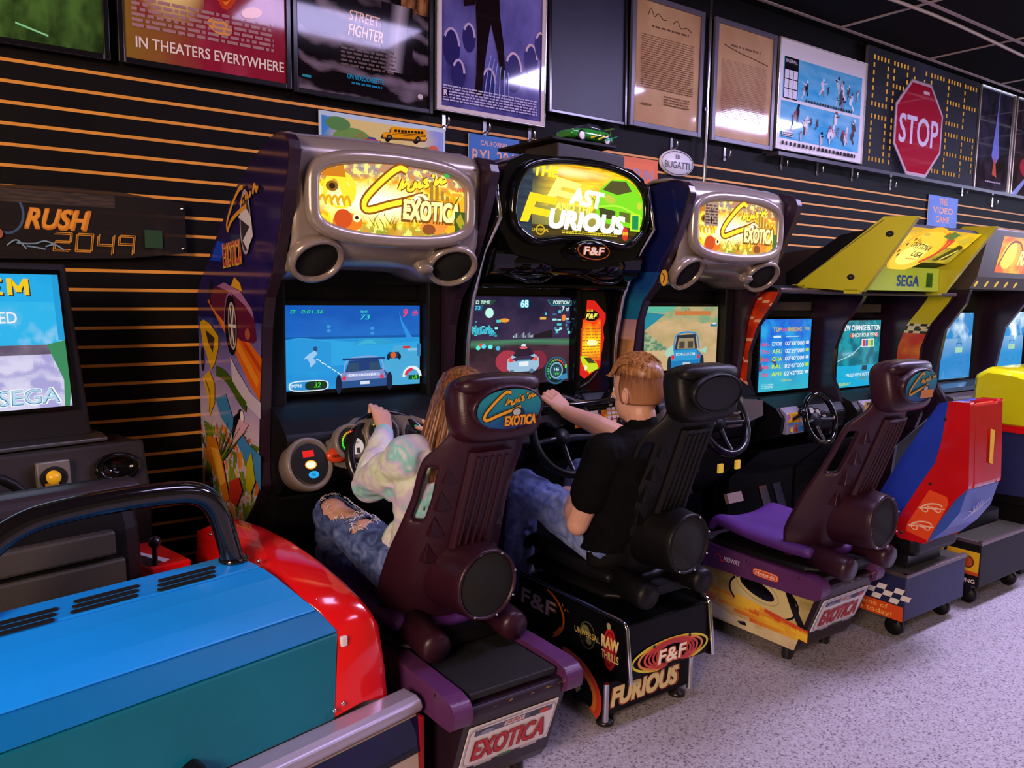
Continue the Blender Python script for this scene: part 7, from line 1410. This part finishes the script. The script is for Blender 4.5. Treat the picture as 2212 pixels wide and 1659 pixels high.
def girl():
    t = thing('person', 'seated person with long brown hair, pastel tie-dye sweatshirt and ripped jeans, holding the wheel', 'person', (1.283, -1.30, .50))
    hc = V(1.305, -1.43, 1.128); f = V(0, 1, 0)
    lh, rh = V(1.20, -1.30, .575), V(1.37, -1.30, .575); lk, rk = V(1.088, -.955, .712), V(1.44, -.955, .70); la, ra = V(1.13, -.87, .26), V(1.38, -.86, .26)
    ls, rs = V(1.135, -1.41, .985), V(1.435, -1.41, .985); le, re = V(1.118, -1.19, .868), V(1.50, -1.20, .83); lw, rw = V(1.222, -1.075, 1.000), V(1.462, -1.045, .925)
    def torso(m, k, lo=.545):
        secs = []
        for z, y, w_, d in ((lo, -1.31, .155, .105), (.62, -1.33, .160, .105), (.72, -1.36, .150, .095), (.82, -1.385, .155, .100), (.91, -1.40, .165, .105), (.98, -1.415, .150, .085), (1.015, -1.42, .085, .060)): secs.append([V(1.283+w_*k*math.cos(2*PI*j/20), y+d*k*math.sin(2*PI*j/20), z) for j in range(20)])
        m.loft(secs)
    m = MB(); torso(m, .93); head(m, hc, f, .93); limb(m, [V(1.285, -1.42, 1.0), hc+V(0, -.005, -.06)], [.045, .043]); limb(m, [ls, le, lw], [.046, .036, .024]); limb(m, [rs, re, rw], [.046, .036, .024])
    limb(m, [lh, (lh+lk)/2, lk, (lk*.6+la*.4), la], [.082, .070, .056, .050, .034]); limb(m, [rh, (rh+rk)/2, rk, (rk*.6+ra*.4), ra], [.082, .070, .056, .050, .034])
    # hands on the wheel
    hand(m, lw+V(.004, .006, .008), V(1.252, -.998, 1.060), V(.93, -.1, -.35), V(.1, .95, .15), V(.05, .25, -1), .98, (1, V(1.272, -1.018, 1.025), V(1.287, -.985, 1.012)))
    hand(m, rw, V(1.440, -.985, .985), V(-.25, -.55, .8), V(-.35, .9, .1), V(-.9, .1, -.3), .95, (1, V(1.415, -1.035, .985), V(1.378, -1.022, 1.0)))
    for a in (la, ra): limb(m, [a, a+V(0, .06, -.045), a+V(0, .14, -.06)], [.034, .032, .024])
    body = remesh(m, 'body', 'skin', t, .0042, 2)
    eye_pair(t, hc, f, .093)
    m = MB(); m.ell(V(1.374, -1.024, 1.005), (.007, .006, .004), None, 10, 6); m.build('thumb_nail', mat('nail_green', '#1fae5a', .2), t)
    # sweatshirt
    m = MB(); torso(m, 1.13, .60); limb(m, [ls+V(.02, 0, 0), ls, (ls+le)/2+V(-.006, .0, -.008), le+V(0, 0, -.006), (le*.55+lw*.45)+V(-.004, -.004, -.008), lw*.88+le*.12], [.070, .070, .066, .060, .052, .037]); limb(m, [rs, (rs+re)/2, re, (re+rw)/2, rw*.88+re*.12], [.070, .068, .062, .054, .036])
    m.ell((ls+le)/2+V(.015, .0, -.050), (.05, .09, .05)); limb(m, [lw*.92+le*.08, lw*.99+le*.01], [.034, .033])
    limb(m, [V(1.283, -1.42, 1.0), V(1.288, -1.42, 1.03)], [.062, .055]); m.ell(V(1.20, -1.25, .66), (.07, .06, .09)); m.ell(V(1.36, -1.25, .66), (.07, .06, .09))
    remesh(m, 'sweatshirt', 'tie_dye', t, .006, 2, .011, 11, seed=3)
    # jeans with rips over the knee and thigh
    m = MB(); limb(m, [lh, (lh*.5+lk*.5), lk, (lk*.6+la*.4), la], [.096, .083, .068, .062, .052]); limb(m, [rh, (rh+rk)/2, rk, (rk*.6+ra*.4), ra], [.096, .083, .068, .062, .052]); m.ell(V(1.285, -1.31, .575), (.15, .11, .085))
    d = (lk-lh).normalized(); R_ = d.to_track_quat('Y', 'Z').to_matrix().transposed()
    cuts = [(lk-d*.055+V(-.006, 0, .060), (.068, .082, .062), R_), (lh+d*.205+V(-.02, -.01, .075), (.062, .024, .05), R_), (rk+V(0, -.02, .05), (.05, .06, .05), R_), (lk+V(-.03, .02, -.10), (.03, .02, .012), Matrix.Identity(3))]
    remesh(m, 'jeans', 'denim_blue', t, .005, 2, .008, 16, cuts, 5)
    rnd = random.Random(2); m = MB()      # white frayed threads round the rips
    for cc, rr, _ in cuts[:2]:
        Ri = R_.transposed()
        for k in range(70):
            a = rnd.uniform(0, 2*PI); p = cc+Ri @ V(rr[0]*math.cos(a)*.95, rr[1]*math.sin(a)*.98, 0)
            o = (lh if cc is not cuts[0][0] else lk); q = lh+d*min((p-lh).dot(d), (lk-lh).length-.004); rad = (p-q).normalized(); p = q+rad*(.069 if cc is cuts[0][0] else .080)
            v1 = V(rnd.uniform(-1, 1), rnd.uniform(-1, 1), rnd.uniform(-.6, .6)); v1 -= rad*v1.dot(rad); m.tube([p, p+rad*.004+v1*.006, p+rad*.0045+v1*.014+V(0, 0, -.001), p+rad*.002+v1*.022+V(rnd.uniform(-.004, .004), 0, -.004)], [.001, .0011, .0009, .0005], 4)
    fr = m.build('frayed_threads', mat('thread_white', (.68, .64, .72), .8), t); fr['kind'] = 'stuff'
    for a in (la, ra):
        m = MB(); m.loft([[a+V(x*w_, y, z) for x, z in ((-1, -.075), (-1, -.03), (-.5, h_), (.5, h_), (1, -.03), (1, -.075))] for y, w_, h_ in ((-.06, .03, .0), (.0, .042, .01), (.09, .046, -.015), (.16, .036, -.04), (.18, .02, -.05))]); m.build('shoe', mat('shoe_dark', (.02, .02, .025), .5), t, bevel=.006)
    # long straight hair
    rnd = random.Random(8); m = MB(); m.ell(hc+V(0, -.012, .030), (.083, .098, .098), None, 22, 14)
    for k in range(150):
        a = rnd.uniform(-2.75, -.39) if k < 90 else rnd.uniform(PI-.5, PI+.95); e0 = rnd.uniform(.2, 1.2)
        p0 = hc+V(.05*math.cos(a), .06*math.sin(a)-.01, .105); p1 = hc+V(.087*math.cos(a), .10*math.sin(a)-.012, .02); ln = rnd.uniform(.16, .24)
        sp = rnd.uniform(.95, 1.15); p2 = hc+V(.098*math.cos(a)*sp-.006, .105*math.sin(a)*sp-.012, -.075); p3 = hc+V(.112*math.cos(a)*sp-.016, .10*math.sin(a)*sp-.004, -.09-ln*.5); p4 = hc+V(.118*math.cos(a)*sp-.02+rnd.uniform(-.008, .008), .092*math.sin(a)*sp+.004, -.09-ln)
        m.tube([p0, p1, p2, p3, p4], [.008, .009, .008, .0065, .002], 6)
    m.build('hair', 'hair_brown', t)
def man():
    t = thing('person', 'seated person with short fair hair, black T-shirt and pale jeans, one hand on the wheel', 'person', (2.06, -1.36, .50))
    hc = V(2.035, -1.455, 1.133); f = V(-.16, .985, 0).normalized()
    lh, rh = V(1.97, -1.37, .585), V(2.16, -1.37, .585); lk, rk = V(1.905, -.96, .70), V(2.21, -.96, .71); la, ra = V(1.95, -.86, .26), V(2.14, -.86, .26)
    ls, rs = V(1.862, -1.475, .930), V(2.225, -1.47, .935); le, re = V(1.825, -1.385, .665), V(2.185, -1.215, .925); lw, rw = V(1.965, -1.19, .70), V(2.055, -1.035, 1.005)
    def torso(m, k, lo=.545):
        secs = []
        for z, y, w_, d in ((lo, -1.37, .165, .12), (.63, -1.40, .165, .12), (.74, -1.44, .165, .11), (.84, -1.465, .180, .115), (.92, -1.475, .192, .110), (.975, -1.475, .155, .085), (1.01, -1.472, .085, .062)): secs.append([V(2.048+w_*k*math.cos(2*PI*j/20), y+d*k*math.sin(2*PI*j/20), z) for j in range(20)])
        m.loft(secs)
    m = MB(); torso(m, .94); head(m, hc, f, 1.0); limb(m, [V(2.045, -1.47, .98), hc+V(0, -.014, -.07)], [.058, .054]); limb(m, [ls, (ls+le)/2, le, (le*.6+lw*.4), lw], [.056, .049, .041, .043, .029]); limb(m, [rs, (rs+re)/2, re, (re*.6+rw*.4), rw], [.056, .048, .041, .042, .029])
    limb(m, [lh, (lh+lk)/2, lk, la], [.085, .075, .058, .036]); limb(m, [rh, (rh+rk)/2, rk, ra], [.085, .075, .058, .036])
    hand(m, rw, V(2.025, -.985, 1.058), V(.86, .25, .42), V(-.05, .92, .25), V(-.05, .2, -1), 1.08, (1, V(2.075, -.992, 1.045), V(2.09, -.955, 1.035)))
    hand(m, lw, V(1.985, -1.115, .715), V(1, 0, 0), V(.05, .7, -.5), V(0, .2, -1), 1.05, (1, V(2.025, -1.14, .71), V(2.035, -1.10, .70)))
    for a in (la, ra): limb(m, [a, a+V(0, .06, -.045), a+V(0, .14, -.06)], [.036, .034, .026])
    remesh(m, 'body', 'skin', t, .0042, 2); eye_pair(t, hc, f, .1)
    m = MB(); torso(m, 1.10, .56); a = ls*.42+le*.58; limb(m, [ls+V(.02, 0, 0), ls, (ls+a)/2, a], [.073, .073, .070, .066]); b_ = rs*.36+re*.64; limb(m, [rs, (rs+b_)/2, b_], [.073, .068, .060]); limb(m, [V(2.045, -1.472, .985), V(2.043, -1.47, 1.012)], [.074, .066])
    remesh(m, 't_shirt', 'tee_black', t, .006, 2, .008, 9, seed=4)
    m = MB(); limb(m, [lh, (lh+lk)/2, lk, (lk*.6+la*.4), la], [.102, .090, .074, .066, .056]); limb(m, [rh, (rh+rk)/2, rk, (rk*.6+ra*.4), ra], [.102, .090, .074, .066, .056]); m.ell(V(2.065, -1.37, .585), (.16, .12, .09))
    remesh(m, 'jeans', 'denim_pale', t, .006, 2, .009, 14, seed=6)
    for a in (la, ra):
        m = MB(); m.loft([[a+V(x*w_, y, z) for x, z in ((-1, -.08), (-1, -.03), (-.5, h_), (.5, h_), (1, -.03), (1, -.08))] for y, w_, h_ in ((-.06, .03, .0), (.0, .045, .01), (.09, .048, -.015), (.17, .038, -.04), (.19, .02, -.05))]); m.build('shoe', 'shoe_dark', t, bevel=.006)
    rt = f.cross(V(0, 0, 1)).normalized(); R_ = Matrix((rt, f, V(0, 0, 1))).transposed()
    # clipped sides and back
    m = MB(); fn = []
    def side(u, v):
        th = PI*(.90+1.20*u); el = -.62+1.6*v; r = V(.0775, .0985, .1015)
        q = V(r.x*math.cos(th)*math.cos(el), r.y*math.sin(th)*math.cos(el), r.z*math.sin(el)); lift = .006*v
        return hc+V(0, 0, .020)+R_ @ (q*(1+lift))
    m.grid(side, 30, 18); m.build('clipped_hair', 'hair_fade', t, solid=.0016, solid_off=1, smooth=True)
    rnd = random.Random(3); m = MB(); m.ell(hc+R_ @ V(0, -.004, .066), (.071, .092, .063), R_, 26, 14)
    for k in range(520):
        x = rnd.uniform(-.060, .060); y0 = rnd.uniform(-.066, .02); pts = []
        for j in range(5):
            y = y0+.026*j; e = max(0, 1-(x/.078)**2-((y-.0)/.106)**2); z = .043+.092*math.sqrt(e)+.006*math.sin(j*1.2+k)*(1-abs(x)/.08)+.003+.12*max(0, y-.02); pts.append(hc+R_ @ V(x+.004*math.sin(j+k), min(y, .098), z))
        m.tube(pts, [.001, .003, .0032, .0028, .001], 5)
    m.build('hair', 'hair_sandy', t)
girl(); man()
